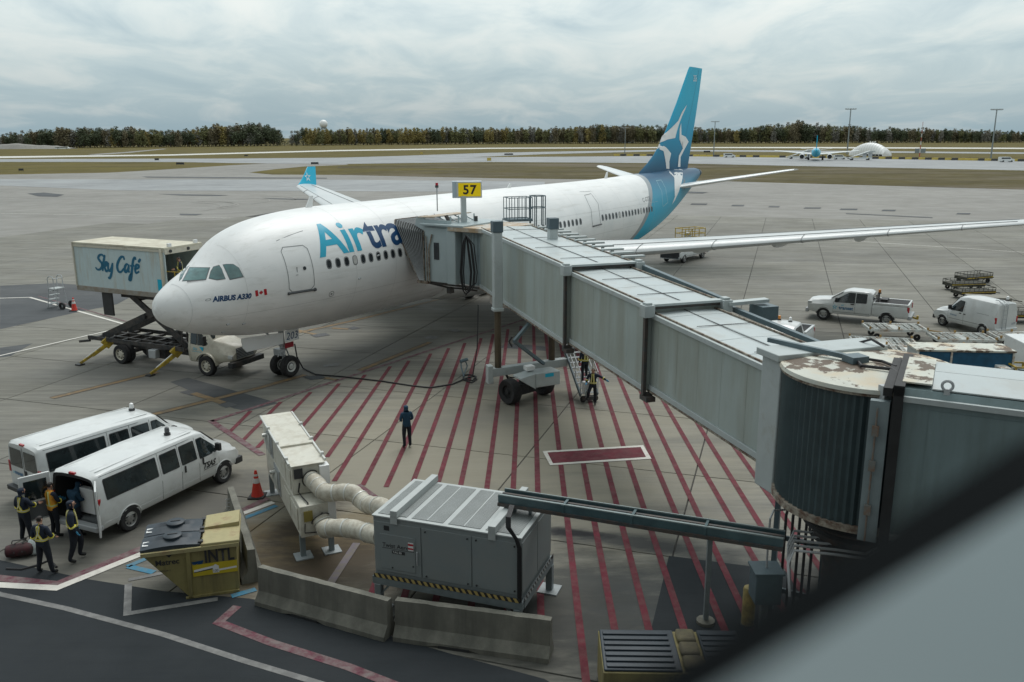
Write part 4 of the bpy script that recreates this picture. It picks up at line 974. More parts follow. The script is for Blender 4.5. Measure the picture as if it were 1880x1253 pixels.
# drive columns, crossbeam, wheel bogie
CP = [BL(G(914, 672, 1.62)), BL(G(1012, 658, 1.62))]
colx = (CP[0].x + CP[1].x) / 2; 
p0 = BL(G(914.5, 674, 1.62)); p1 = BL(G(1013, 660, 1.62)); print('posts local', p0, p1)
dr = MB(); dr.tube([(p0.x, p0.y, 1.5), (p0.x, p0.y, 4.25)], .15, 4 * 4)
drive = dr.build('lift_column', m_oil, bridge)
mb = MB(); mb.tube([(p1.x, p1.y, 1.5), (p1.x, p1.y, 4.3)], .15, 16); mb.build('lift_column', m_oil, bridge)
for q, h in ((p0, 8.05), (p1, 8.05)):
    mb = MB(); mb.box(q.x - .19, q.x + .19, q.y - .19, q.y + .19, 4.2, h - .55); mb.box(q.x - .23, q.x + .23, q.y - .23, q.y + .23, 4.12, 4.26); sh = mb.build('column_sleeve', m_jbl, bridge, bev=.03)
    mb = MB(); mb.box(q.x - .22, q.x + .22, q.y - .22, q.y + .22, h - .55, h - .08); mb.build('column_cap', M('cap_blue_grey', (.075, .11, .13), .5), sh, bev=.02)
mb = MB(); d = (p1 - p0).normalized(); a = p0 - d * .35; b = p1 + d * .75
mb.beam((a.x, a.y, 1.42), (b.x, b.y, 1.42), .34, .36); bm_ = mb.build('cross_beam', m_jbl, bridge, bev=.02)
W0 = BL(G(930, 745, 0)); W1 = BL(G(1000, 725, 0)); dw = (W1 - W0).normalized(); pw = Vector((-dw.y, dw.x, 0)); mid = (W0 + W1) / 2; print('wheels', W0, W1)
mb = MB(); mb.beam(mid - dw * .55 + Vector((0, 0, .62)), mid + dw * .55 + Vector((0, 0, .62)), .5, .45); mb.beam(mid + Vector((0, 0, .5)), mid + Vector((0, 0, 1.3)), .5, .5); mb.build('bogie', m_black, bridge)
WA = atan2(dw.y, dw.x)
bwm = MB(); bwm.lathe([(.30, -.2), (.5, -.24), (.56, -.16), (.57, 0), (.56, .16), (.5, .24), (.30, .2)], 32, 0); bwm.lathe([(.30, -.2), (.28, -.1), (.12, -.12), (.1, -.2), (.02, -.2)], 24, 1); bwm.lathe([(.30, .2), (.28, .1), (.12, .12), (.1, .2), (.02, .2)], 24, 1)
bwme = bwm.mesh('wheel', [m_rub, m_black])
for s_, q in ((0, W0 + dw * .22), (1, W1 - dw * .1)):
    o = bpy.data.objects.new('wheel', bwme); col.objects.link(o); o.parent = bridge; o.matrix_basis = TR(q.x, q.y, .57 + GZ) @ RZ(WA) @ RY(pi / 2)
# control boxes on the beam
c0 = BL(G(998, 690, 1.4)); mb = MB(); mb.T = TR(c0.x, c0.y, 0) @ RZ(atan2(d.y, d.x)); mb.box(-.55, .62, -.35, .45, 1.02, 1.62); bx = mb.build('drive_cabinet', m_jbl, bridge, bev=.02)
mb = MB(); mb.T = TR(c0.x, c0.y, 0) @ RZ(atan2(d.y, d.x)); mb.box(-.12, .3, -.358, -.35, 1.42, 1.58); mb.build('maker_plate', m_teal, bx)
mb = MB(); mb.T = TR(c0.x, c0.y, 0) @ RZ(atan2(d.y, d.x)); mb.prism([(-.55, 1.62), (-1.25, 1.5), (-1.25, 1.42), (-.55, .95)], -.3, .45, 1); mb.build('cabinet_wing', m_jbl, bx)
mb = MB(); mb.T = TR(c0.x, c0.y, 0) @ RZ(atan2(d.y, d.x)); mb.box(-.75, -.35, .1, .45, 1.66, 1.86); mb.build('junction_box', m_white, bx, bev=.02)
cl0 = p0 - d * .42; mb = MB(); mb.box(cl0.x - .2, cl0.x + .2, cl0.y - .12, cl0.y + .12, .95, 1.75); mb.build('junction_box', m_jbl, bridge, bev=.02)
mb = MB()
for k in range(4): mb.tube([p0 + Vector((.1, -.25, 1.45 - p0.z)), p0 + d * .4 + Vector((0, -.1, 1.1 - .06 * k - p0.z)), p0 + d * .9 + Vector((0, 0, 1.0 + .05 * k - p0.z)), p0 + d * 1.3 + Vector((0, 0, 1.3 - p0.z))], .022, 6)
mb.build('hose', m_cable, bridge)
# articulated hose guide arm behind the columns
e1 = BL(G(975, 590, 3.9)); e2 = BL(G(944, 627, 3.2)); e3 = BL(G(998, 668, 1.7)); mb = MB(); mb.beam(e1, e2, .14, .12); mb.beam(e2, e3, .14, .12); mb.build('guide_arm', m_blue, bridge)
mb = MB(); mb.tube([e2 + Vector((.1 * cos(t), .1 * sin(t), 0)) * 0 + Vector((0, .16 * cos(t), .18 * sin(t))) + e2 * 0 for t in np.linspace(0, 2 * pi, 9)] if 0 else [e2 + Vector((0, .1, .2)), e2 + Vector((0, .22, 0)), e2 + Vector((0, .1, -.22))], .04, 6); mb.build('hose', m_cable, bridge)
# ---- cab end, turned square to the airliner
KC = BM.inverted() @ Vector((-1.15, 42.5, 0)); CA = (PMI.to_3x3() @ Vector((0, 0, 1)))   # noqa
ca = atan2(.5603, -.8283) - BA      # cab axis (towards the skin) in bridge space
CM = TR(KC.x, KC.y, 0) @ RZ(ca)
cab = MB(); zf, zr_ = 4.28, 7.12; m_cab = M('cab_blue_grey_paint', (.36, .425, .435), .42, var=.05, scale=1.2, coat=.15)
cab.T = CM
cab.box(1.35, 2.9, -1.5, 1.5, zf, zr_ - .1); cb = cab.build('cab', m_cab, bridge, bev=.03)
mb = MB(); mb.T = CM; mb.box(.85, 1.4, -1.62, 1.62, zf - .02, zr_ - .02); mb.build('cab_frame', m_cab, cb, bev=.04)
mb = MB(); mb.T = CM; mb.box(1.95, 2.28, 1.50, 1.53, zf + 1.15, zf + 2.0); mb.build('cab_window', m_win, cb, bev=.03)
mb = MB(); mb.T = CM; mb.tube([(2.55, 1.58, zf), (2.55, 1.58, zf + 1.7), (2.35, 1.56, zf + 2.4)], .04, 8); mb.tube([(2.7, 1.58, zf), (2.7, 1.58, zf + 1.6), (2.75, 1.56, zf + 2.3)], .03, 8); mb.build('drain_pipe', m_rust, cb)
mb = MB(); mb.T = CM
ring3 = [((.98 + (.02 if i % 2 else -.015)) * 1.4 * cos(t), (.98 + (.02 if i % 2 else -.015)) * 1.4 * sin(t)) for i, t in enumerate(np.linspace(0, 2 * pi, 97)[:-1])]
mb.loft([[(x, y, zf + .02) for x, y in ring3], [(x, y, zr_ - .25) for x, y in ring3]], cap=True); mb.build('cab_curtain', m_slat2, cb, smooth=20)
mb = MB(); mb.T = CM; mb.box(-1.6, 1.25, -1.7, 1.7, zr_ - .2, zr_ + .02); mb.build('cab_roof', M('stained_roof', (.50, .50, .46), .6, c2=(.36, .24, .13), amt=.9, c2scale=1.6, thr=.47, soft=.1), cb, bev=.02)
mb = MB(); mb.T = CM; mb.box(.3, 3.0, -1.75, 1.72, zr_ + .0, zr_ + .10); mb.build('cab_roof', m_cab, cb, bev=.02)
# awning frame above the bellows
mb = MB(); mb.T = CM; mb.beam((2.15, 0, zr_ + .42), (3.3, 0, zr_ + .36), 3.0, .05, 0, (0, 0, 1)); hz_ = mb.build('canopy_roof', MATS['stained_roof'], cb)
mb = MB(); mb.T = CM; mb.prism([(2.95, zr_ - .32), (3.55, zr_ - .05), (3.40, zr_ + .40), (2.9, zr_ + .34)], 1.36, 1.42, 1); mb.build('canopy_cheek', m_cab, hz_)
mb = MB(); mb.T = CM; mb.beam((2.95, 1.4, zr_ + .02), (1.3, 1.4, zr_ + .02), .05, .5); mb.build('canopy_side', m_cab, hz_)
for y in (1.1, .45, -.2, -.85): mb = MB(); mb.T = CM; mb.beam((1.5, y, zr_ + .1), (2.3, y, zr_ + .4), .05, .05); mb.beam((1.5, y, zr_ + .1), (1.5, y, zr_ + .45), .05, .05); mb.build('canopy_stay', m_cab, hz_)
mb = MB(); mb.T = CM; mb.tube([(1.9, .7, zr_ + .15), (2.1, .7, zr_ + .42)], .10, 10); mb.tube([(1.2, -.6, zr_ + .1), (1.2, -.6, zr_ + .35)], .10, 10); mb.build('winch', m_dark, hz_)
# bellows: pleated hood leaning onto the skin
mb = MB(); nf = 13; rings = []
def bell(t, ins):
    x = 2.9 + 1.62 * t; zt = zr_ - .15 + .28 * t; zl = zf + .02; sk = .95 * t
    hw = 1.55 - ins
    return [(x + (0), hw, zl + 0), (x + sk * .45 * 1, hw, (zl + zt) / 2), (x + sk, hw, zt - .25 - ins), (x + sk, hw - .25, zt - ins), (x + sk, -hw + .25, zt - ins), (x + sk, -hw, zt - .25 - ins), (x + sk * .45, -hw, (zl + zt) / 2), (x, -hw, zl)]
# the hood is wide at the top, narrow at the foot
def bell2(t, ins):
    out = []
    for x, y, z in bell(t, ins):
        f = (z - zf) / (zr_ - zf); out.append((2.9 + (.36 + 1.62 * f) * t, y, z))
    return out
for k in range(2 * nf + 1): rings.append(bell2(k / (2 * nf), .0 if k % 2 == 0 else .09))
mb.T = CM; mb.loft(rings, cap=False, closed=False); mb.build('bellows', m_bell, cb, smooth=10)
for k in range(nf + 1):
    mb = MB(); mb.T = CM; r_ = bell2(k / nf, -.015); mb.tube([Vector(q) for q in r_], .024 if k in (0, nf) else .013, 5); mb.build('bellows_hoop', m_rust if k in (0, nf) else m_lgrey, cb)
mb = MB(); mb.T = CM; mb.box(2.7, 3.4, -1.5, 1.55, zf - .14, zf - .0); mb.build('bumper', m_rust, cb)
mb = MB(); mb.T = CM; mb.tube([(2.9, 1.2, zf - .15), (1.8, .9, zf - .35), (1.0, 1.2, zf - .25), (0, 1.0, zf - .3)], .05, 6); mb.box(1.6, 1.85, .8, 1.1, zf - .6, zf - .3); mb.beam((2.9, 1.3, zf - .1), (-.5, 1.3, zf - .1), .1, .1); mb.build('cab_underframe', m_dark, cb)
# gate sign, beacon, roof cage
sp_ = BL(AT(851, 384, 43.2)); st_ = BL(AT(858, 348, 43.2)); up = .01
zs0 = AT(853, 392, 43.2).z; zs1 = AT(858, 362, 43.2).z; zs2 = AT(858, 336, 43.2).z
mb = MB(); sx, sy = sp_.x, sp_.y
mb.box(sx - .12, sx + .12, sy - .12, sy + .12, zs0 - .6, zs1 + .05); mb.build('sign_post', m_blue if 0 else m_jbl, bridge)
# sign box faces back towards the stand and the terminal
cs = BM.inverted() @ AT(862, 349, 43.2); yaw = -BA + radians(-83 + 0)
SM = TR(cs.x, cs.y, cs.z) @ RZ(-BA + radians(4))
mb = MB(); mb.T = SM; mb.box(-.66, .62, -.02, .62, -.40, .42); sg_ = mb.build('gate_sign', M('sign_housing', (.55, .60, .63), .4), bridge, bev=.02)
mb = MB(); mb.T = SM; mb.box(-.56, .56, -.045, -.02, -.32, .34); mb.build('sign_face', M('sign_yellow', (.80, .58, .0), .45, var=.03, emit=(.85, .6, .0, .12)), sg_)
bm = text_bm('57', .62, off=.018, align='CENTER', spacing=1.15); bm_obj(bm, 'lettering', m_black, sg_, mt=SM @ TR(0, -.052, -.20) @ RX(pi / 2))
mb = MB(); mb.T = SM; mb.box(-.86, -.66, .0, .60, -.40, .42); mb.build('sign_side', M('sign_side_panel', (.42, .50, .55), .4), sg_, bev=.02)
b0 = BL(AT(803, 388, 43.4)); b1 = BL(AT(802, 345, 43.4)); mb = MB(); mb.tube([b0, b1], .03, 8); bc = mb.build('beacon_post', m_lgrey, bridge); mb = MB(); mb.tube([b1, b1 + Vector((0, 0, .12))], .09, 10); mb.tube([b1 + Vector((0, 0, .12)), b1 + Vector((0, 0, .24))], .07, 10, 1); mb.build('beacon', [m_dgrey, M('red_lamp', (.5, .02, .04), .3)], bc)
# cage of the ladder hatch on the roof
k0 = BL(G(945, 402, 7.25)); mb = MB(); kx, ky = k0.x, k0.y
xs_ = [kx - .2, kx + .75]; ys_ = [ky - 1.25, ky + .35]
z0_ = fz(kx) + 2.75
for x in (kx - .2, kx + .3, kx + .8):
    for y in (ky + .35, ky - .1, ky - .5, ky - .9): mb.tube([(x, y, z0_), (x, y, z0_ + 1.15)], .022, 6)
for h in (.05, .58, 1.15):
    mb.tube([(kx - .2, ky + .35, z0_ + h), (kx - .2, ky - .9, z0_ + h), (kx + .8, ky - .9, z0_ + h), (kx + .8, ky + .35, z0_ + h), (kx - .2, ky + .35, z0_ + h)], .022, 6)
for t in np.linspace(0, 2 * pi, 8)[:-1]:
    x, y = kx + .3 + .42 * cos(t), ky - 1.35 + .42 * sin(t); mb.tube([(x, y, z0_ - .45 - .1 * sin(t)), (x, y, z0_ + 1.2)], .03, 6)
for h in (.6, 1.2): mb.tube([(kx + .3 + .42 * cos(t), ky - 1.35 + .42 * sin(t), z0_ + h) for t in np.linspace(0, 2 * pi, 17)], .025, 6)
mb.box(kx - .3, kx + .9, ky - .9, ky + .4, z0_ - .05, z0_ + .03); mb.build('roof_cage', m_blue, ta_)
# condenser box slung under the tunnel, and hanging cables
ub = BL(G(912, 556, 3.6)); mb = MB(); mb.box(ub.x - .75, ub.x + .75, ub.y - .85, ub.y + .15, 3.45, 4.15); mb.build('air_conditioner', M('cream_cabinet', (.55, .52, .48), .5), bridge, bev=.03)
mb = MB()
for k, (x0, x1, yb) in enumerate(((848, 862, 540), (852, 866, 535), (850, 860, 543), (846, 872, 530), (850, 868, 538))):
    Y = 40.6 - .05 * k; zt = AT(855, 432, Y).z
    mb.tube([BL(AT(855, 432, Y)), BL(AT(x0 + 2, 450, Y)), BL(AT(x0 - 2 + k % 2, 500, Y)), BL(AT(x0 + 1, yb - 8, Y)), BL(AT((x0 + x1) / 2, yb, Y)), BL(AT(x1 + 2, yb - 10, Y)), BL(AT(x1 + 4, 500, Y)), BL(AT(x1 - 2, 450, Y)), BL(AT(856, 433, Y))], .028, 6)
mb.build('hanging_cable', m_cable, bridge)
# service stair at the side of the bridge
stA = BL(G(1020, 625, 4.25)); stB = BL(G(1062, 736, .0))
top = BL(Vector((3.05, 33.4, 0))); 
S0 = Vector((2.75, 36.15, .35)); 
pB = G(1066, 727, .35); pA = G(1030, 612, 3.6)
def solve_top():
    # upper end of the stringer: on the seen line, at platform height
    return AT(1028, 618, 38.6)
pA = solve_top(); print('stair', pA, pB)
dv = (pA - pB); dh = Vector((dv.x, dv.y, 0)).normalized(); sv = Vector((dh.y, -dh.x, 0)) * .8
mb = MB(); mb.beam(BL(pB), BL(pA), .06, .16); mb.beam(BL(pB + sv), BL(pA + sv), .06, .16); stair = mb.build('service_stair', m_blue, bridge)
for k in range(12):
    q = pB.lerp(pA, (k + .5) / 12); mb = MB(); a, b = BL(q), BL(q + sv); mb.beam(a, b, .22, .03); mb.build('step', m_lgrey, stair)
mb = MB()
for s_ in (0, 1):
    o_ = sv * s_; up_ = Vector((0, 0, 1.0)); a, b = pB + o_, pA + o_
    for f in (0, .25, .5, .75, 1): q = a.lerp(b, f); mb.tube([BL(q), BL(q + up_)], .02, 6)
    for h in (.5, 1.0): mb.tube([BL(a + up_ * h), BL(b + up_ * h)], .022, 6)
mb.build('handrail', m_lgrey, stair)
mb = MB(); q = pB + sv * .5; mb.T = TR(*BL(q)); mb.box(-.12, .12, -.35, .35, -.2, -.05); mb.build('stair_foot', m_dark, stair)
for s_ in (.15, .85):
    q = BL(pB + sv * s_); mb = MB(); mb.lathe([(.02, -.04), (.13, -.05), (.15, 0), (.13, .05), (.02, .04)], 16, 0, TR(q.x, q.y, .19) @ RY(pi / 2)); mb.build('caster', m_rub, stair)
# ------------------------------------------------------------------ fixed walkway from the terminal
wdir = Vector((.885, -.466, 0)).normalized(); wn = Vector((wdir.y, -wdir.x, 0)); 
W_O = G(1655, 712, 6.92); W_O.z = 0
WA_ = atan2(wdir.y, wdir.x); WM = TR(*W_O) @ RZ(WA_)
walk = thing('fixed_walkway', 'broad grey-green enclosed walkway joining the rotunda from the right edge', 'walkway', mat=WM)
mb = MB(); Lw = 26
mb.loft([[(x, 0, 3.85), (x, 0, 6.70), (x, .12, 6.88), (x, 1.2, 6.96), (x, 2.3, 6.88), (x, 2.42, 6.70), (x, 2.42, 3.85)] for x in (0.05, Lw)]); mb.build('walkway_shell', M('walkway_panel_paint', (.19, .26, .272), .4, var=.06, scale=.5, c2=(.10, .13, .12), amt=.4, c2scale=1.2, streak=1), walk, smooth=20)
for k in range(9):
    a = .5 + 2.4 * k; mb = MB(); mb.add([(a + .01, -.004, 4.05), (a + 2.39, -.004, 4.05), (a + 2.39, -.004, 6.55), (a + .01, -.004, 6.55), (a + .01, -.016, 4.05), (a + 2.39, -.016, 4.05), (a + 2.39, -.016, 6.55), (a + .01, -.016, 6.55)], [(4, 5, 6, 7), (0, 3, 7, 4), (1, 5, 6, 2), (3, 2, 6, 7), (0, 4, 5, 1)]); mb.build('side_panel', MATS['walkway_panel_paint'], walk, smooth=0)
    mb = MB(); mb.add([(a + .01, .15, 6.90), (a + 2.39, .15, 6.90), (a + 2.39, 1.19, 6.975), (a + .01, 1.19, 6.975), (a + .01, .15, 6.925), (a + 2.39, .15, 6.925), (a + 2.39, 1.19, 7.0), (a + .01, 1.19, 7.0)], [(4, 5, 6, 7), (0, 3, 7, 4), (1, 5, 6, 2), (3, 2, 6, 7), (0, 4, 5, 1)]); mb.build('roof_sheet', m_roof, walk, smooth=0)
    mb = MB(); mb.add([(a + .01, 1.21, 6.975), (a + 2.39, 1.21, 6.975), (a + 2.39, 2.27, 6.90), (a + .01, 2.27, 6.90), (a + .01, 1.21, 7.0), (a + 2.39, 1.21, 7.0), (a + 2.39, 2.27, 6.925), (a + .01, 2.27, 6.925)], [(4, 5, 6, 7), (0, 3, 7, 4), (1, 5, 6, 2), (3, 2, 6, 7), (0, 4, 5, 1)]); mb.build('roof_sheet', m_roof, walk, smooth=0)
mb = MB(); mb.beam((0, -.03, 6.72), (Lw, -.03, 6.72), .08, .10); mb.beam((0, -.03, 3.95), (Lw, -.03, 3.95), .07, .12); mb.build('edge_rail', m_jbl, walk)
mb = MB(); mb.box(-.12, .06, -.12, 2.5, 6.78, 6.98); mb.box(-.12, .06, -.12, .06, 3.7, 6.95); mb.box(-.30, -.14, -.06, 2.4, 6.74, 6.90); mb.build('rubber_seal', m_black, walk)
mb = MB(); mb.box(-.50, -.16, -.06, .1, 3.78, 6.62); po_ = mb.build('curtain_post', m_slat2, walk)
mb = MB(); mb.tube([(-.36, -.1, z) for z in (6.5, 5.8, 5.0, 4.3, 3.8)], .02, 6)
for z in (6.05, 5.35, 4.45): mb.box(-.42, -.30, -.15, -.08, z - .1, z + .1)
mb.build('conduit', MATS['conduit_grey'], po_)
mb = MB(); mb.tube([(.75 + .09 * cos(t), .13, 7.02 + .09 * sin(t)) for t in np.linspace(0, 2 * pi, 17)], .028, 6); mb.box(.7, .8, .1, .17, 6.85, 6.96); mb.build('lifting_eye', m_lgrey, walk)
mb = MB(); mb.tube([(2.75 + .09 * cos(t), 1.9, 7.04 + .09 * sin(t)) for t in np.linspace(0, 2 * pi, 17)], .028, 6); mb.build('lifting_eye', m_lgrey, walk)
mb = MB(); mb.beam((.25, .2, 6.98), (.25, 2.2, 6.98), .5, .03); mb.build('stained_flashing', MATS['flaking_white_paint'], walk)
for x in (1.2, 9): mb = MB(); mb.tube([(x, 1.2, 0), (x, 1.2, 3.9)], .28, 20); mb.build('support_column', m_jbl, walk)
# ------------------------------------------------------------------ cable on the apron to the nose wheel
mb = MB(); pts = [(551, 655, .9), (556, 672, .5), (566, 684, .05)]; P_ = [AT(541, 632, 42.0), AT(545, 655, 41.5)]
P_ += [G(x, y, GZ + .04) for x, y in ((556, 676), (580, 688), (630, 692), (700, 700), (760, 709), (790, 712), (830, 706), (858, 694), (872, 690), (875, 697), (866, 703), (852, 698), (850, 690), (862, 688), (874, 692), (868, 699), (850, 696))]
mb.tube(P_, .035, 6); tag(mb.build('ground_power_cable', m_cable), 'black cable snaking over the apron from the nose wheel to a coil', 'cable')
mb = MB(); P_ = [G(852, 692, GZ + .04), G(847, 675, GZ + .3), G(846, 664, GZ + .5), G(854, 662, GZ + .5), G(858, 672, GZ + .25), G(852, 688, GZ + .04)]; mb.tube(P_, .035, 6)
mb.tube([G(845, 664, .6), G(858, 660, .65)], .09, 8); tag(mb.build('power_plug', m_blue), 'blue-headed plug of the coiled cable standing on the red hatching', 'plug')
mb = MB(); P_ = [AT(878, 560, 40.6), AT(877, 600, 40.2), AT(876, 640, 40.0), G(868, 690, .1), G(862, 694, GZ + .04)]; mb.tube(P_, .03, 6); tag(mb.build('drop_cable', m_cable), 'black cable hanging straight down from the bridge to the apron', 'cable')
# ------------------------------------------------------------------ vehicles
m_vwhite = M('vehicle_white_paint', (.66, .68, .675), .32, var=.05, scale=1.5, coat=.5, c2=(.36, .35, .32), amt=.22, c2scale=2.2, thr=.58)
m_vglass = M('vehicle_glass', (.018, .026, .028), .06, var=.5, scale=1.5, coat=.5)
m_trim = M('black_trim', (.03, .031, .033), .55, var=.2)
m_steel = M('wheel_steel', (.33, .33, .32), .35, .5, var=.2)
m_rim = M('wheel_alloy', (.45, .46, .46), .3, .6, var=.1)
m_tail = M('tail_lamp_red', (.40, .012, .018), .25, coat=.4)
m_lamp = M('head_lamp', (.55, .57, .56), .12, coat=.5)
m_amber = M('amber_lamp', (.55, .2, .03), .3)
m_inner = M('dark_interior', (.035, .036, .038), .85, var=.3)
m_inngrey = M('interior_grey', (.12, .13, .135), .8)
m_seamv = M('door_gap', (.07, .075, .078), .7)
m_yellow = M('safety_yellow', (.52, .36, .03), .5, var=.15, c2=(.12, .09, .05), amt=.6, c2scale=4)
class Body:
    def __init__(s, st): s.st = st; s.x = [q[0] for q in st]
    def at(s, x): return [float(np.interp(x, s.x, [q[k] for q in s.st])) for k in range(1, 7)]
    def ring(s, x):
        zb, zl, zt, wb, wl, wt = s.at(x)
        h = [(0, zb), (wb * .55, zb), (wb - .06, zb), (wb, zb + .08), (wb + (wl - wb) * .5, zb + (zl - zb) * .5), (wl, zl), (wl + (wt - wl) * .5, zl + (zt - .1 - zl) * .52), (wt, zt - .10), (wt - .05, zt - .03), (wt - .16, zt + .0), (wt * .5, zt + .03), (0, zt + .04)]
        return [(x, y, z) for y, z in h] + [(x, -y, z) for y, z in h[-2:0:-1]]
    def sy(s, x, z):
        zb, zl, zt, wb, wl, wt = s.at(x)
        return float(np.interp(z, [zb, zb + .08, zl, zt - .1, zt - .03, zt], [wb - .06, wb, wl, wt, wt - .05, wt - .16]))
    def build(s, name, mat, parent, cap=True, n=None):
        xs = []
        for a, b in zip(s.x, s.x[1:]):
            k = max(1, int((b - a) / .35)); xs += [a + (b - a) * i / k for i in range(k)]
        xs.append(s.x[-1]); mb = MB(); R_ = [s.ring(x) for x in xs]; mb.loft(R_, cap=False); nn = len(R_[0])
        if cap in (True, 'rear'): mb.add(R_[0], [tuple(range(nn))])
        if cap in (True, 'front'): mb.add(R_[-1], [tuple(range(nn))])
        return mb.build(name, mat, parent, smooth=38)
    def pane(s, name, outl, mat, parent, side=1, off=.016, frame=None, r=.05):
        # outline (x, z) laid over the body side
        o_ = []
        k = len(outl)
        for i in range(k):
            p0, p1, p2 = Vector(outl[i - 1]), Vector(outl[i]), Vector(outl[(i + 1) % k]); a = (p0 - p1); b = (p2 - p1); ra = min(r, a.length * .4); rb = min(r, b.length * .4)
            A = p1 + a.normalized() * ra; B = p1 + b.normalized() * rb
            for t in (0, .33, .66, 1): o_.append(A * (1 - t) ** 2 + p1 * 2 * t * (1 - t) + B * t * t)
        if frame:
            c = sum(o_, Vector((0, 0))) / len(o_); big = [(c.x + (q.x - c.x) * 1.0 + (.03 if q.x > c.x else -.03), q.y + (.03 if q.y > c.y else -.03)) for q in o_]
            bm = poly_bm(big); slice_bm(bm, .12); f_ = bm_obj(bm, 'window_seal', frame, parent, fn=lambda q: Vector((q.x, side * (s.sy(q.x, q.y) + off - .006), q.y)))
        bm = poly_bm([(q.x, q.y) for q in o_]); slice_bm(bm, .12)
        return bm_obj(bm, name, mat, parent, fn=lambda q: Vector((q.x, side * (s.sy(q.x, q.y) + off), q.y)))
    def gap(s, parent, pts, side=1, wd=.014, mat=None, name='door_gap', off=.006):
        mb = MB(); P_ = []
        for (a, b) in zip(pts, pts[1:]):
            for k in range(5): t = k / 5; P_.append((a[0] + (b[0] - a[0]) * t, a[1] + (b[1] - a[1]) * t))
        P_.append(pts[-1]); mb.tube([(x, side * (s.sy(x, z) + off - wd * .4), z) for x, z in P_], wd / 2, 4); return mb.build(name, mat or m_seamv, parent, smooth=0)
def road_wheel(r=.38, w_=.26, rim=None, holes=8, dual=False):
    mb = MB(); h = w_ / 2; k = r * .60
    mb.lathe([(k, -h * .9), (r * .9, -h), (r * .98, -h * .8), (r, -h * .4), (r, h * .4), (r * .98, h * .8), (r * .9, h), (k, h * .9)], 32, 0)
    mb.lathe([(k, h * .9), (k * .93, h * .8), (k * .88, h * .35), (k * .5, h * .55), (k * .42, h * .8), (.01, h * .82)], 28, 1); mb.lathe([(k, -h * .9), (k * .9, -h * .6), (.01, -h * .5)], 24, 2)
    for i in range(holes):
        t = 2 * pi * i / holes; c = TR(cos(t) * k * .69, sin(t) * k * .69, h * .52); mb.lathe([(.001, .0), (k * .13, .0), (k * .13, -.05)], 8, 2, c @ RZ(t))
    return mb
wheel_steel = road_wheel(.375, .25).mesh('wheel', [m_rub, m_steel, m_inner]); wheel_alloy = road_wheel(.40, .27, holes=5).mesh('wheel', [m_rub, m_rim, m_inner])
def put_wheel(me, parent, x, y, r, side, name='wheel', sx=1.0):
    o = bpy.data.objects.new(name, me); col.objects.link(o); o.parent = parent; o.matrix_basis = TR(x, y, r) @ RX(-side * pi / 2 * 1.0) @ Matrix.Diagonal((sx, 1, 1, 1)); return o
def arch(body, parent, x, r, side):
    mb = MB(); n = 18; pts = []
    R_ = r * 1.17
    outer = []; 
    for k in range(n + 1):
        t = pi * k / n * 1.0; px_, pz = x + R_ * cos(t), r + R_ * sin(t) * .98; pts.append((px_, side * (body.sy(px_, pz) + .007), pz))
    zb = body.at(x)[0]; lo = [(x - R_, side * (body.sy(x, r) + .007), min(zb, r) - .01), (x + R_, side * (body.sy(x, r) + .007), min(zb, r) - .01)]
    mb.add(pts + lo, [tuple(range(n + 3))]); a = mb.build('wheel_arch', m_inner, parent, smooth=0)
    mb = MB(); mb.tube([Vector(p) for p in pts], .022, 6); mb.build('arch_lip', m_vwhite, a)
def beacon(parent, x, y, z, mat):
    mb = MB(); mb.tube([(x, y, z), (x, y, z + .06)], .11, 12, 1); mb.tube([(x, y, z + .06), (x, y, z + .13), (x, y, z + .24), (x, y, z + .27)], [.06, .085, .07, .02], 12, 0); return mb.build('beacon', [mat, m_trim], parent)
def veh_matrix(rear, front, xr, xf, side, halfw):
    # rear/front: contact points of the near-side wheels; side +1 when the near side is the left (local +y)
    h = (front - rear); h.z = 0; L = h.length; h.normalize(); left = Vector((-h.y, h.x, 0)); mid = (rear + front) / 2 - left * side * halfw - h * (xr + xf) / 2
    return Matrix(((h.x, left.x, 0, mid.x), (h.y, left.y, 0, mid.y), (0, 0, 1, GZ), (0, 0, 0, 1))), L
def wipers_mirrors(b, v, x, z, s=1.0, side=(1, -1)):
    for sd_ in side:
        mb = MB(); y = b.sy(x, z); mb.box(x - .06, x + .06, sd_ * (y + .05) - .0, sd_ * (y + .05) + sd_ * .2, z - .02, z + .24); mb.beam((x, sd_ * (y - .02), z + .03), (x, sd_ * (y + .12), z + .05), .05, .05); mb.build('mirror', m_trim, v, bev=.02)
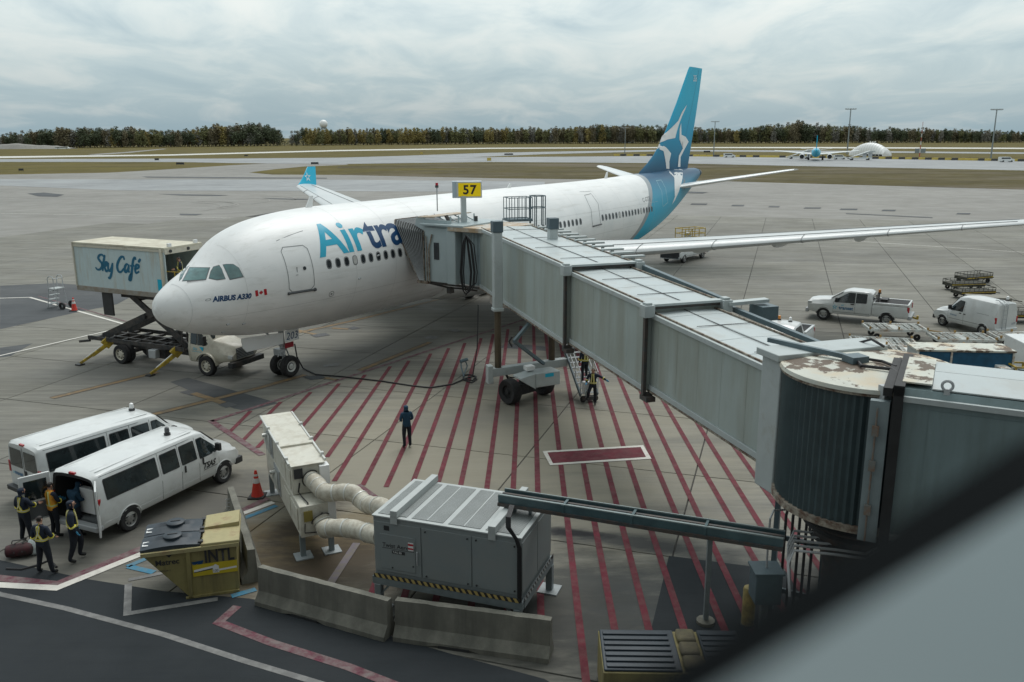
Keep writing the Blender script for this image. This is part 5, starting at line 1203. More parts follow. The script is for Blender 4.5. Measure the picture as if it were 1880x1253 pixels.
# ---- passenger vans
def passenger_van(mat4, label, open_rear, kind):
    v = thing('passenger_van', label, 'van', mat=mat4, group='white crew vans by the terminal')
    if kind == 'a': st = [(-.02, .48, 1.1, 1.98, .90, .96, .80), (.10, .42, 1.1, 2.05, .95, 1.0, .84), (2.5, .42, 1.12, 2.10, .96, 1.01, .84), (4.35, .42, 1.12, 2.07, .96, 1.01, .82), (4.55, .42, 1.12, 2.00, .96, 1.01, .80), (5.28, .42, 1.10, 1.38, .96, .99, .80), (5.95, .44, .98, 1.17, .93, .95, .72), (6.10, .50, .85, 1.05, .88, .90, .66), (6.14, .55, .8, .95, .84, .86, .62)]
    else: st = [(-.02, .5, 1.2, 1.98, .90, .95, .84), (.08, .45, 1.2, 2.06, .96, 1.0, .88), (2.5, .45, 1.2, 2.10, .97, 1.01, .88), (4.3, .45, 1.2, 2.07, .97, 1.01, .86), (4.5, .45, 1.2, 1.98, .97, 1.01, .82), (5.05, .45, 1.18, 1.44, .97, 1.0, .84), (5.75, .45, 1.02, 1.24, .95, .97, .80), (5.98, .5, .9, 1.12, .92, .94, .76)]
    b = Body(st); body = b.build('body', m_vwhite, v, cap='front' if open_rear else True)
    v.scale = (.94, 1, 1); xr, xf = (1.0 / .94, 4.93 / .94) if kind == 'a' else (1.15, 5.0)
    for s_ in (1, -1):
        for x in (xr, xf): arch(b, v, x, .38, s_); put_wheel(wheel_steel, v, x, s_ * .86, .375, s_, sx=1 / .94)
        zl, zh = 1.30, 1.86
        b.pane('side_window', [(.30, zl), (.30, zh), (2.30, zh), (2.30, zl)], m_vglass, v, s_, frame=m_trim); b.pane('side_window', [(2.52, zl), (2.52, zh), (3.20, zh), (3.20, zl)], m_vglass, v, s_, frame=m_trim); b.pane('side_window', [(3.36, zl), (3.36, zh), (4.0, zh), (4.0, zl)], m_vglass, v, s_, frame=m_trim)
        fx = 4.98 if kind == 'a' else 4.92
        b.pane('front_window', [(4.16, zl - .04), (4.16, zh), (4.42, zh), (fx, 1.42), (fx, zl - .04)], m_vglass, v, s_, frame=m_trim)
        for x in (2.42, 3.28, 4.08): b.gap(v, [(x, .50), (x, 1.96)], s_, .016 if x != 3.28 else .03)
        b.gap(v, [(5.02, .50), (5.02, 1.3), (4.45, 1.96)], s_); b.gap(v, [(.2, 1.98), (4.4, 1.97)], s_, .02); b.gap(v, [(.1, .62), (4.9, .62)], s_, .02, M('side_moulding', (.45, .46, .46), .5), 'side_moulding')
        for x in (3.42, 4.24):
            mb = MB(); y = b.sy(x, 1.12); mb.box(x - .02, x + .03, s_ * y, s_ * (y + .03), 1.02, 1.24); mb.build('door_handle', m_trim, v)
    # windscreen on the slope
    xa, xb = (4.60, 5.22) if kind == 'a' else (4.54, 5.0); za, zb_ = b.at(xa)[2] + .03, b.at(xb)[2] + .035; wa_, wb_ = b.at(xa)[5] - .08, b.at(xb)[5] - .04
    mb = MB(); mb.add([(xa, -wa_, za), (xa, wa_, za), (xb, wb_, zb_), (xb, -wb_, zb_)], [(0, 1, 2, 3)]); mb.build('windscreen', m_vglass, v, smooth=0)
    mb = MB()
    for k in range(8): y = -.62 + .177 * k; mb.beam((.25, y, b.at(.3)[2] + .028), (4.2, y, b.at(4.2)[2] + .030), .03, .014)
    mb.build('roof_ribs', m_vwhite, v)
    fx = st[-1][0]; mb = MB(); mb.box(fx - .25, fx + .12, -.95, .95, .42, .66); mb.build('front_bumper', m_trim if kind == 'a' else m_lgrey, v, bev=.04)
    mb = MB(); mb.box(fx - .02, fx + .02, -.62, .62, .68, .92); mb.build('grille', m_trim, v)
    for s_ in (1, -1): mb = MB(); mb.box(fx - .12, fx + .02, s_ * .62 - .14, s_ * .62 + .18, .70, .96); mb.build('headlight', m_lamp, v, bev=.03)
    mb = MB(); mb.box(-.2, .06, -.96, .96, .42, .58); mb.build('rear_bumper', m_lgrey if open_rear else m_trim, v, bev=.03)
    for s_ in (1, -1):
        mb = MB(); mb.box(-.04, .08, s_ * .90 - .05, s_ * .90 + .06, 1.0, 1.38); mb.build('tail_light', m_tail, v, bev=.015)
    mb = MB(); mb.box(-.03, .04, -.12, .12, 2.02, 2.08); mb.build('brake_light', m_tail, v)
    wipers_mirrors(b, v, 4.95, 1.30)
    if open_rear:
        mb = MB()
        R_ = b.ring(0.0); Rin = [(x + 0, y * .91, .52 + (z - .5) * .91) for x, y, z in R_]; Rd = [(3.2, y, z) for x, y, z in Rin]; n = len(R_)
        mb.add(R_ + Rin, [(i, (i + 1) % n, n + (i + 1) % n, n + i) for i in range(n)], 0); mb.add(Rin + Rd, [(i, (i + 1) % n, n + (i + 1) % n, n + i) for i in range(n)], 1); mb.add(Rd, [tuple(range(n))], 1)
        mb.build('rear_opening', [m_trim, m_inner], v, smooth=30)
        mb = MB(); mb.box(.1, 1.5, -.8, .1, .55, .62); mb.box(.3, 1.1, -.75, -.2, .62, 1.0); mb.build('cargo_floor', m_inngrey, v)
        mb = MB(); mb.box(.25, .45, -.45, .15, .72, 1.5); mb.T = None; mb.build('white_panel', m_white, v, bev=.02)
        for s_, ang in ((1, radians(112)), (-1, radians(138))):
            # hinged at the rear corner, swung outwards
            hm = TR(-.03, s_ * .93, 0) @ RZ(-s_ * ang * (1)) @ Matrix.Scale(1, 4)
            mb = MB(); mb.T = hm; mb.box(-.03, .03, *( (-s_ * .88, 0) if s_ > 0 else (0, .88)), .58, 1.98); d_ = mb.build('rear_door', m_vwhite, v, bev=.02)
            mb = MB(); mb.T = hm; a_, b2 = ((-.76, -.12) if s_ > 0 else (.12, .76)); mb.box(-.036, .036, a_, b2, 1.22, 1.82); mb.build('door_glass', m_vglass, d_)
            mb = MB(); mb.T = hm; mb.box(.03, .045, *((-.82, -.06) if s_ > 0 else (.06, .82)), .64, 1.16); mb.build('door_lining', m_inngrey, d_)
    else:
        for a_, b2 in ((-.80, -.08), (.08, .80)):
            mb = MB(); q = [(-.035, a_, 1.25), (-.035, b2, 1.25), (-.035, b2 * .96, 1.86), (-.035, a_ * .96, 1.86)]; mb.add(q, [(0, 1, 2, 3)]); mb.build('rear_window', m_vglass, v, smooth=0)
        mb = MB(); mb.box(-.032, -.026, -.008, .008, .6, 1.95); mb.build('door_gap', m_seamv, v); mb = MB(); mb.box(-.05, -.03, -.14, -.02, .9, 1.2); mb.build('door_handle', m_trim, v)
        mb = MB(); mb.box(-.034, -.028, .25, .5, .68, .75); mb.build('badge', m_trim, v)
    return v, b
vm1, L1 = veh_matrix(G(240, 972, GZ), G(408, 886, GZ), 1.0, 4.93, -1, .86); print('van L', L1)
van1, vb1 = passenger_van(vm1, 'white passenger van with its rear doors open and black TSAS lettering on the front door', True, 'a')
van1['label'] = 'nearer white passenger van with its rear doors open, crew gathered behind it'
def side_text(b, v, body, x0, z0, size, mat, side, **k):
    bm = text_bm(body, size, **k)
    if side < 0: bm_obj(bm, 'lettering', mat, v, fn=lambda c: Vector((x0 + c.x, -(b.sy(x0 + c.x, z0 + c.y) + .009), z0 + c.y)))
    else: bm_obj(bm, 'lettering', mat, v, fn=lambda c: Vector((x0 - c.x, b.sy(x0 - c.x, z0 + c.y) + .009, z0 + c.y)))
side_text(vb1, van1, 'TSAS', 4.22, .84, .27, m_trim, -1, off=.012, shear=.3, xs=1.0)
mb = MB(); mb.box(4.24, 4.9, -1.018, -1.012, .80, .815); mb.build('lettering', m_trim, van1)
beacon(van1, 3.6, -.2, 2.12, m_dgrey)
hA = (G(408, 886) - G(240, 972)).normalized(); lf = Vector((-hA.y, hA.x, 0))
R2 = G(58, 905, .5); R2.z = 0
h2 = Vector((cos(radians(56.0)), sin(radians(56.0)), 0)); l2 = Vector((-h2.y, h2.x, 0)); o2 = G(66, 829, 2.06); o2.z = 0; o2 = o2 + l2 * .86
vm2 = Matrix(((h2.x, l2.x, 0, o2.x), (h2.y, l2.y, 0, o2.y), (0, 0, 1, GZ), (0, 0, 0, 1)))
van2, vb2 = passenger_van(vm2, 'farther white passenger van with closed rear doors and a white roof beacon', False, 'b')
beacon(van2, 4.1, 0.1, 2.12, m_white)
text_flat('air', .16, m_teal, van2, TR(-.036, .72, .98) @ RZ(-pi / 2) @ RX(pi / 2), xs=.8); text_flat('transat', .17, M('lettering_blue', (.02, .14, .3), .4), van2, TR(-.036, .60, .98) @ RZ(-pi / 2) @ RX(pi / 2), off=.006); text_flat('590', .22, m_navy, van2, TR(-.036, -.50, .98) @ RZ(-pi / 2) @ RX(pi / 2), xs=.9)
# ---- pickups
def pickup(mat4, label, alloy=True, bedgear=True, group=None, lod=False):
    v = thing('pickup_truck', label, 'pickup', mat=mat4, group=group)
    st = [(0.0, .55, .95, 1.28, .92, .97, .93), (.06, .5, .95, 1.30, .95, 1.0, .96), (2.05, .5, .95, 1.30, .96, 1.0, .96)]
    bed = Body(st); 
    bb = bed.build('bed', m_vwhite, v)
    mb = MB(); mb.box(.12, 1.98, -.86, .86, 1.30, 1.35); mb.build('bed_liner', m_inner, v)
    mb = MB()
    for s_ in (1, -1): mb.box(.0, 2.05, s_ * .92 - .07, s_ * .92 + .07, 1.28, 1.385)
    mb.box(0, .09, -.92, .92, 1.28, 1.385); mb.build('bed_rail', m_vwhite, v, bev=.015)
    st = [(2.08, .5, 1.0, 1.80, .95, 1.0, .74), (2.25, .45, 1.0, 1.93, .96, 1.0, .76), (3.4, .45, 1.0, 1.95, .96, 1.0, .76), (3.75, .45, 1.0, 1.86, .96, 1.0, .74), (4.55, .45, 1.02, 1.34, .96, 1.0, .82), (5.5, .48, 1.0, 1.25, .96, .98, .82), (5.80, .52, .95, 1.17, .92, .95, .78), (5.86, .56, .9, 1.05, .90, .92, .74)]
    b = Body(st); b.build('body', m_vwhite, v)
    xr, xf = 1.20, 4.88; wm_ = wheel_alloy if alloy else wheel_steel
    for s_ in (1, -1):
        arch(bed, v, xr, .40, s_); arch(b, v, xf, .40, s_); put_wheel(wm_, v, xr, s_ * .86, .40, s_); put_wheel(wm_, v, xf, s_ * .86, .40, s_)
        b.pane('side_window', [(2.42, 1.28), (2.42, 1.78), (3.0, 1.80), (3.0, 1.26)], m_vglass, v, s_, frame=m_trim); b.pane('front_window', [(3.10, 1.24), (3.10, 1.80), (3.50, 1.80), (4.25, 1.34), (4.25, 1.22)], m_vglass, v, s_, frame=m_trim)
        for x in (3.05, 4.32): b.gap(v, [(x, .55), (x, 1.25)], s_)
        mb = MB(); mb.box(-.04, .10, s_ * .93 - .06, s_ * .93 + .06, .92, 1.24); mb.build('tail_light', m_tail, v, bev=.015); mb = MB(); mb.box(3.1, 3.3, s_ * 1.0, s_ * 1.03, 1.12, 1.18); mb.build('door_handle', m_trim, v)
        mb = MB(); mb.box(5.62, 5.88, s_ * .76 - .14, s_ * .76 + .17, .88, 1.14); mb.build('headlight', m_lamp, v, bev=.03)
        b.gap(v, [(2.2, .6), (4.3, .6)], s_, .04, m_trim, 'sill_trim')
    xa, xb = 3.82, 4.52; za, zb_ = b.at(xa)[2] + .03, b.at(xb)[2] + .035; wa_, wb_ = b.at(xa)[5] - .06, b.at(xb)[5] - .06
    mb = MB(); mb.add([(xa, -wa_, za), (xa, wa_, za), (xb, wb_, zb_), (xb, -wb_, zb_)], [(0, 1, 2, 3)]); mb.build('windscreen', m_vglass, v, smooth=0)
    mb = MB(); mb.add([(2.06, -.62, 1.40), (2.06, .62, 1.40), (2.10, .6, 1.78), (2.10, -.6, 1.78)], [(0, 1, 2, 3)]); mb.build('rear_window', m_vglass, v, smooth=0)
    mb = MB(); mb.box(5.80, 5.98, -.95, .95, .42, .68); mb.build('front_bumper', m_lgrey, v, bev=.03); mb = MB(); mb.box(5.84, 5.90, -.58, .58, .70, 1.08); mb.build('grille', m_trim, v)
    mb = MB(); mb.box(-.18, .04, -.93, .93, .46, .68); mb.build('rear_bumper', m_lgrey, v, bev=.03); mb = MB(); mb.beam((-.15, 0, .5), (-.45, 0, .42), .1, .1); mb.box(-.5, -.38, -.12, .12, .4, .62); mb.build('tow_hitch', m_yellow, v)
    wipers_mirrors(b, v, 4.15, 1.26)
    if bedgear:
        mb = MB(); mb.beam((1.9, -.85, 1.40), (1.9, .85, 1.40), .05, .06); mb.beam((1.9, -.75, 1.78), (1.9, .75, 1.78), .05, .05)
        for y in (-.75, -.35, 0, .35, .75): mb.beam((1.9, y, 1.38), (1.9, y, 1.8), .03, .03)
        mb.build('headache_rack', m_trim, v); mb = MB(); mb.tube([(1.75, .6, 1.36), (1.75, .6, 1.9)], .03, 6); mb.build('beacon_pole', m_trim, v)
        o = beacon(v, 1.75, .6, 1.9, m_amber); mb = MB(); mb.box(1.3, 1.7, -.5, .3, 1.35, 1.5); mb.build('tool_box', m_trim, v)
    return v, b
pm1, L_ = veh_matrix(G(1625, 598, GZ), G(1512, 587, GZ), 1.20, 4.88, 1, .86); print('pickup L', L_)
pk1, pb1 = pickup(pm1, 'white pickup with blue transat lettering and an empty dark bed, alone on the open apron')
side_text(pb1, pk1, 'transat', 3.98, .78, .30, M('lettering_blue', (.02, .14, .3), .4), 1, off=.008); side_text(pb1, pk1, 'air', 3.85, 1.0, .17, m_teal, 1)
mb = MB(); star = [(0, 1), (.2, .25), (1, .2), (.35, -.25), (.6, -1), (0, -.5), (-.6, -1), (-.35, -.25), (-1, .2), (-.2, .25)]
A_ = [(4.22 + .16 * x, pb1.sy(4.2, .92) + .01, .92 + .16 * z) for x, z in star]; B_ = [(4.22 + .09 * x, pb1.sy(4.2, .92) + .01, .92 + .09 * z) for x, z in star]; mb.add(A_ + B_, [(k, (k + 1) % 10, 10 + (k + 1) % 10, 10 + k) for k in range(10)]); mb.build('emblem', m_teal, pk1)
hd = Vector((-.52, -.855, 0)).normalized(); c_ = G(1438, 595, 1.93); c_.z = 0
pm2 = Matrix(((hd.x, -hd.y, 0, c_.x - hd.x * 3.0), (hd.y, hd.x, 0, c_.y - hd.y * 3.0), (0, 0, 1, GZ), (0, 0, 0, 1)))
pk2, _ = pickup(pm2, 'white pickup facing the camera, half hidden behind the roof of the boarding bridge', bedgear=False); beacon(pk2, 2.6, .25, 1.95, m_white); beacon(pk2, 2.45, -.35, 1.95, m_amber)
pf, pr = G(1250, 484, 0), G(1280, 476, 0)
hd = Vector((-.62, -.78, 0)).normalized(); c_ = G(1236, 483, 0)
pm3 = Matrix(((hd.x, -hd.y, 0, c_.x - hd.x * 5.2), (hd.y, hd.x, 0, c_.y - hd.y * 5.2), (0, 0, 1, 0.02), (0, 0, 0, 1)))
pk3, _ = pickup(pm3, 'white pickup with a black nose parked under the airliner wing', alloy=False, bedgear=False)
mb = MB(); mb.box(5.55, 6.02, -.93, .93, .5, 1.3); mb.build('push_bar', m_inner, pk3, bev=.03)
# ---- small cargo van with a ladder at the back
tf, tr_ = G(1733, 599, GZ), G(1797, 615, GZ)
cm, L_ = veh_matrix(tr_, tf, .85, 3.7, 1, .78); print('cargo L', L_)
cv = thing('cargo_van', 'small white cargo van with a ladder on its back door, beside the baggage dollies', 'van', mat=cm)
st = [(0.0, .42, 1.0, 1.92, .80, .84, .66), (.08, .36, 1.0, 1.99, .84, .88, .70), (2.2, .36, 1.0, 2.02, .86, .90, .70), (2.7, .36, 1.0, 1.94, .86, .90, .68), (3.35, .36, .98, 1.22, .86, .89, .70), (4.15, .38, .9, 1.05, .84, .86, .66), (4.4, .45, .8, .92, .78, .8, .58)]
cb_ = Body(st); cb_.build('body', m_vwhite, cv)
for s_ in (1, -1):
    for x in (.80, 3.65): arch(cb_, cv, x, .34, s_); put_wheel(wheel_steel, cv, x, s_ * .76, .335, s_).scale = (.89, .89, .9)
    cb_.pane('front_window', [(2.25, 1.16), (2.25, 1.72), (2.62, 1.74), (3.2, 1.25), (3.2, 1.14)], m_vglass, cv, s_, frame=m_trim)
    for x in (2.15, 3.25): cb_.gap(cv, [(x, .45), (x, 1.75)] if x < 3 else [(x, .45), (x, 1.12)], s_)
    cb_.gap(cv, [(1.15, .62), (3.2, .62)], s_, .06, m_trim, 'side_moulding'); cb_.gap(cv, [(.5, 1.25), (1.3, 1.25)], s_, .03, m_trim, 'door_rail')
    mb = MB(); mb.box(-.02, .08, s_ * .80 - .05, s_ * .80 + .05, .85, 1.2); mb.build('tail_light', m_tail, cv, bev=.015)
    for x in (2.3, 2.0): mb = MB(); mb.box(x, x + .15, s_ * .89, s_ * .915, 1.0, 1.05); mb.build('door_handle', m_trim, cv)
mb = MB(); mb.add([(2.72, -.6, 1.96), (2.72, .6, 1.96), (3.3, .66, 1.28), (3.3, -.66, 1.28)], [(0, 1, 2, 3)]); mb.build('windscreen', m_vglass, cv, smooth=0)
mb = MB(); mb.box(-.12, .05, -.8, .8, .36, .55); mb.build('rear_bumper', m_vwhite, cv, bev=.03); mb = MB(); mb.box(4.3, 4.45, -.8, .8, .36, .6); mb.build('front_bumper', m_trim, cv, bev=.03)
mb = MB(); mb.box(-.012, -.004, -.006, .006, .45, 1.9); mb.build('door_gap', m_seamv, cv)
mb = MB()
for y in (.12, .42): mb.tube([(-.1, y, .45), (-.1, y, 1.9), (.3, y, 2.12), (.5, y, 2.12)], .025, 6)
for k in range(6): mb.tube([(-.1, .12, .6 + .25 * k), (-.1, .42, .6 + .25 * k)], .02, 6)
mb.build('ladder', m_lgrey, cv)
beacon(cv, .5, -.5, 2.02, m_white); wipers_mirrors(cb_, cv, 3.1, 1.18)
side_text(cb_, cv, 'transat', 3.1, .80, .18, M('lettering_blue', (.02, .14, .3), .4), 1)
text_flat('1577', .16, m_navy, cv, TR(-.015, -.38, .72) @ RZ(-pi / 2) @ RX(pi / 2))
# ---- catering truck with the raised box
tr1, tr2 = G(224, 668, GZ), G(380, 691, GZ)
tmx, TL = veh_matrix(tr1, tr2, 0, 5.8, -1, 1.12); print('truck L', TL)
ct = thing('catering_truck', 'cream catering truck with its box lifted on a scissor frame at the airliner nose', 'truck', mat=tmx)
m_cream = M('cream_truck_paint', (.58, .55, .46), .45, var=.06, c2=(.3, .26, .2), amt=.5, c2scale=3, thr=.57, coat=.2)
m_boxp = M('box_side_paint', (.50, .60, .615), .5, var=.04, c2=(.42, .36, .26), amt=.6, c2scale=2.2, streak=1, thr=.60)
m_boxroof = M('box_roof_cream', (.58, .55, .44), .6, var=.07, c2=(.35, .30, .22), amt=.6, c2scale=1.1, thr=.53)
m_frame = M('scissor_frame_black', (.028, .031, .034), .6, var=.3, c2=(.12, .09, .07), amt=.4, c2scale=3)
tw1 = road_wheel(.50, .30, holes=8)
tme = road_wheel(.50, .30, holes=8).mesh('wheel', [m_rub, m_cream, m_inner])
for s_ in (1, -1):
    put_wheel(tme, ct, 5.8, s_ * 1.0, .5, s_); put_wheel(tme, ct, 0, s_ * 1.05, .5, s_); put_wheel(tme, ct, 0, s_ * .72, .5, s_)
mb = MB(); mb.beam((-2.1, .45, .92), (7.0, .45, .85), .14, .3); mb.beam((-2.1, -.45, .92), (7.0, -.45, .85), .14, .3); mb.tube([(0, -1, .5), (0, 1, .5)], .12, 8); mb.tube([(5.8, -1, .5), (5.8, 1, .5)], .1, 8)
mb.box(1.6, 2.9, -.9, -.5, .5, .95); mb.build('chassis', m_frame, ct)
mb = MB()
for k in range(8): mb.box(-2.1 + .93 * k, -1.95 + .93 * k, -1.15, 1.15, 1.08, 1.2)
for s_ in (.4, -.4): mb.beam((-2.1, s_, 1.15), (4.5, s_, 1.15), .1, .14)
for s_ in (1, -1): mb.beam((-2.2, s_ * 1.18, 1.22), (4.55, s_ * 1.18, 1.22), .08, .2)
mb.beam((-2.1, -1.18, 1.05), (-2.9, -1.18, .92), .1, .12); mb.beam((-2.1, 1.18, 1.05), (-2.9, 1.18, .92), .1, .12); mb.build('lower_platform', m_frame, ct)
mb = MB(); mb.box(2.1, 2.6, -1.25, -.95, .55, 1.0); mb.build('fuel_tank', m_lgrey, ct, bev=.04)
# box: near side runs in the plane of the wheels
BZ0, BZ1 = 3.42, 6.28; bx0, bx1 = -.35, 5.35
def onplane(px, py):
    o = ct.matrix_world.inverted() @ O3; d = ct.matrix_world.to_3x3().inverted() @ ray(px, py); t = (-1.22 - o.y) / d.y; return o + d * t
bpy.context.view_layer.update()
q0, q1, q2 = onplane(147, 533), onplane(128, 443), onplane(300, 457); print('box pts', q0, q1, q2)
BZ0 = q0.z; BZ1 = q1.z - .02; bx0 = (q0.x + q1.x) / 2; bx1 = q2.x
mb = MB(); mb.box(bx0, bx1, -1.22, 1.22, BZ0 + .28, BZ1 - .06); # shell sides
box = MB(); e = .06
box.box(bx0, bx1, -1.22, -1.16, BZ0 + .25, BZ1 - .1); box.box(bx0, bx1, 1.16, 1.22, BZ0 + .25, BZ1 - .1); box.box(bx0, bx0 + .06, -1.16, 1.16, BZ0 + .25, BZ1 - .1); bxo = box.build('cargo_box', m_boxp, ct)
mb = MB(); mb.box(bx0 - .02, bx1 + .02, -1.25, 1.25, BZ1 - .10, BZ1); mb.build('box_roof', m_boxroof, bxo, bev=.02)
mb = MB(); mb.box(bx0 - .03, bx1 + 1.0, -1.24, 1.24, BZ0, BZ0 + .26); mb.build('box_sill', M('sill_grey', (.30, .29, .26), .6, c2=(.2, .14, .09), amt=.6, c2scale=3), bxo, bev=.02)
mb = MB()
for y in (-1.235, 1.235): mb.beam((bx0 + .03, y, BZ0 + .2), (bx0 + .03, y, BZ1), .1, .06); mb.beam((bx1 - .12, y, BZ0 + .2), (bx1 - .12, y, BZ1 - .08), .32, .05, 0, (1, 0, 0)); mb.beam((bx0, y, BZ1 - .17), (bx1, y, BZ1 - .17), .05, .12)
mb.beam((bx1 - .02, -1.2, BZ1 - .22), (bx1 - .02, 1.2, BZ1 - .22), .1, .24); mb.build('box_frame', m_cream, bxo)
for y in (-.85, .3): mb = MB(); mb.tube([(bx1 + .03, y, BZ1 - .2), (bx1 + .08, y, BZ1 - .2)], .08, 10); mb.build('work_lamp', m_trim, bxo)
for y in (-.8, .9): mb = MB(); mb.box(bx1 - .12, bx1, y - .1, y + .1, BZ1, BZ1 + .16); mb.build('beacon', m_white, bxo)
mb = MB(); mb.box(bx1 - .02 - 5.4, bx1 - .1, -1.14, 1.14, BZ0 + .27, BZ0 + .3); mb.build('box_floor', m_inngrey, bxo)
mb = MB(); mb.box(bx1 + .02, bx1 + 1.0, -1.2, 1.2, BZ0 + .27, BZ0 + .31); 
for x, y in ((bx1 + .95, -1.15), (bx1 + .5, -1.15), (bx1 + .95, 1.15)): mb.tube([(x, y, BZ0 + .3), (x, y, BZ0 + 1.35)], .025, 6)
mb.tube([(bx1, -1.15, BZ0 + 1.35), (bx1 + .95, -1.15, BZ0 + 1.35)], .025, 6); mb.build('front_platform', m_yellow, bxo)
# lettering: painted brush script
LET = {'S': [[(.62, .90), (.50, 1.0), (.30, .95), (.20, .78), (.33, .62), (.48, .48), (.50, .28), (.36, .10), (.14, .07), (-.02, .2)]],
 'k': [[(.10, 1.0), (.0, .5), (-.06, .0)], [(0, .32), (.2, .56), (.30, .5), (.2, .36), (.04, .30)], [(.08, .32), (.22, .02), (.36, .08)]],
 'y': [[(0, .55), (-.02, .2), (.08, .05), (.22, .18), (.33, .55)], [(.33, .55), (.27, .0), (.12, -.38), (-.02, -.34)]],
 'C': [[(.55, .78), (.47, .96), (.26, .92), (.05, .6), (.0, .3), (.12, .06), (.32, .06), (.52, .28)]],
 'a': [[(.30, .5), (.15, .54), (.02, .35), (.03, .1), (.15, .08), (.29, .35)], [(.34, .54), (.29, .15), (.42, .10)]],
 'f': [[(.42, .84), (.34, .98), (.22, .8), (.13, .2), (.06, -.35), (-.06, -.38), (-.03, -.15), (.12, .05)], [(.0, .45), (.32, .50)]],
 'e': [[(.03, .28), (.26, .38), (.28, .52), (.12, .54), (.02, .28), (.10, .06), (.34, .18)], [(.25, .70), (.42, .92)]]}
mb = MB(); xx = 0
for ch in 'Sky Cafe':
    if ch == ' ': xx += .28; continue
    strokes(mb, [[(xx + x + .16 * y, y) for x, y in p] for p in LET[ch]], .15); xx += {'S': .62, 'k': .40, 'y': .42, 'C': .58, 'a': .44, 'f': .36, 'e': .4}[ch]
w_tot = xx; sc_ = 3.1 / w_tot; p_a = onplane(176, 497)
mt_ = TR(p_a.x, -1.226 - .004, p_a.z) @ RX(pi / 2) @ Matrix.Diagonal((sc_ * 1.0, sc_ * .95, 1, 1)); mb.v = [tuple(mt_ @ Vector(v_)) for v_ in mb.v]; mb.build('lettering', M('sky_lettering', (.01, .13, .23), .45), bxo, smooth=0)
pq = onplane(294, 524); mb = MB(); mb.box(pq.x - .14, pq.x + .14, -1.232, -1.226, pq.z - .28, pq.z + .28); mb.build('sticker', m_teal, bxo)
# scissor arms
zc0 = 1.3; zc1 = BZ0 - .02; 
xl0, xl1 = -1.5, 4.35; xu0, xu1 = 1.0, 4.6
for y in (-.78, .78):
    mb = MB(); mb.beam((xl0, y, zc0 - .05), (xu1 + .3, y, zc1 + .2), .12, .34); mb.build('scissor_arm', m_frame, ct)
    mb = MB(); mb.beam((xl1, y * .86, zc0 - .1), (xu0 - .5, y * .86, zc1), .10, .30); mb.build('scissor_arm', m_frame, ct)
mb = MB(); mb.tube([((xl0 + xu1) / 2 + .15, -.95, (zc0 + zc1) / 2 + .1), ((xl0 + xu1) / 2 + .15, .95, (zc0 + zc1) / 2 + .1)], .12, 10)
for t in (.25, .45, .65, .85): a = Vector((xl1, 0, zc0)).lerp(Vector((xu0 - .5, 0, zc1)), t); mb.beam(a + Vector((0, -.7, 0)), a + Vector((0, .7, 0)), .28, .05)
mb.box(xu0 - 1.0, xu0 + 2.2, -.7, .7, zc1 - .25, zc1); mb.beam((2.4, .2, 1.2), (3.6, .2, 2.4), .2, .2); mb.build('scissor_pivot', m_frame, ct)
pf0 = onplane(193, 540); mb = MB(); mb.box(pf0.x - .42, pf0.x + .33, -1.1, -1.02, BZ0 - 1.22, BZ0 + .02); mb.build('mud_flap', m_trim, ct, bev=.04)
mb = MB(); mb.tube([(3.9, -.3, 1.2), (3.9, -.3, 2.4)], .05, 6)
for k in range(5): mb.beam((3.7, -.5, 1.3 + .25 * k), (4.1, -.5, 1.3 + .25 * k), .04, .04)
mb.tube([(4.15, -.9, 1.2), (4.15, -.9, 2.3)], .03, 6); mb.tube([(4.4, -1.1, 1.2), (4.4, -1.1, 2.3)], .03, 6); mb.build('access_frame', m_frame, ct)
# stabiliser legs
for x, dx in ((-.85, -.9), (3.95, -.75)):
    mb = MB(); mb.beam((x, -1.0, 1.15), (x + dx * .15, -1.25, .9), .2, .5); mb.beam((x, -1.05, 1.0), (x + dx * .55, -1.75, .45), .16, .18); mb.beam((x + dx * .5, -1.7, .5), (x + dx, -2.2, .10), .11, .13); lg = mb.build('stabiliser', m_yellow, ct, bev=.02)
    mb = MB(); mb.tube([(x + dx * .2, -1.25, .95), (x + dx * .8, -1.95, .35)], .035, 8); mb.build('ram', m_chrome, lg); mb = MB(); mb.box(x + dx - .17, x + dx + .17, -2.38, -2.05, 0, .07); mb.build('foot_pad', m_trim, lg)
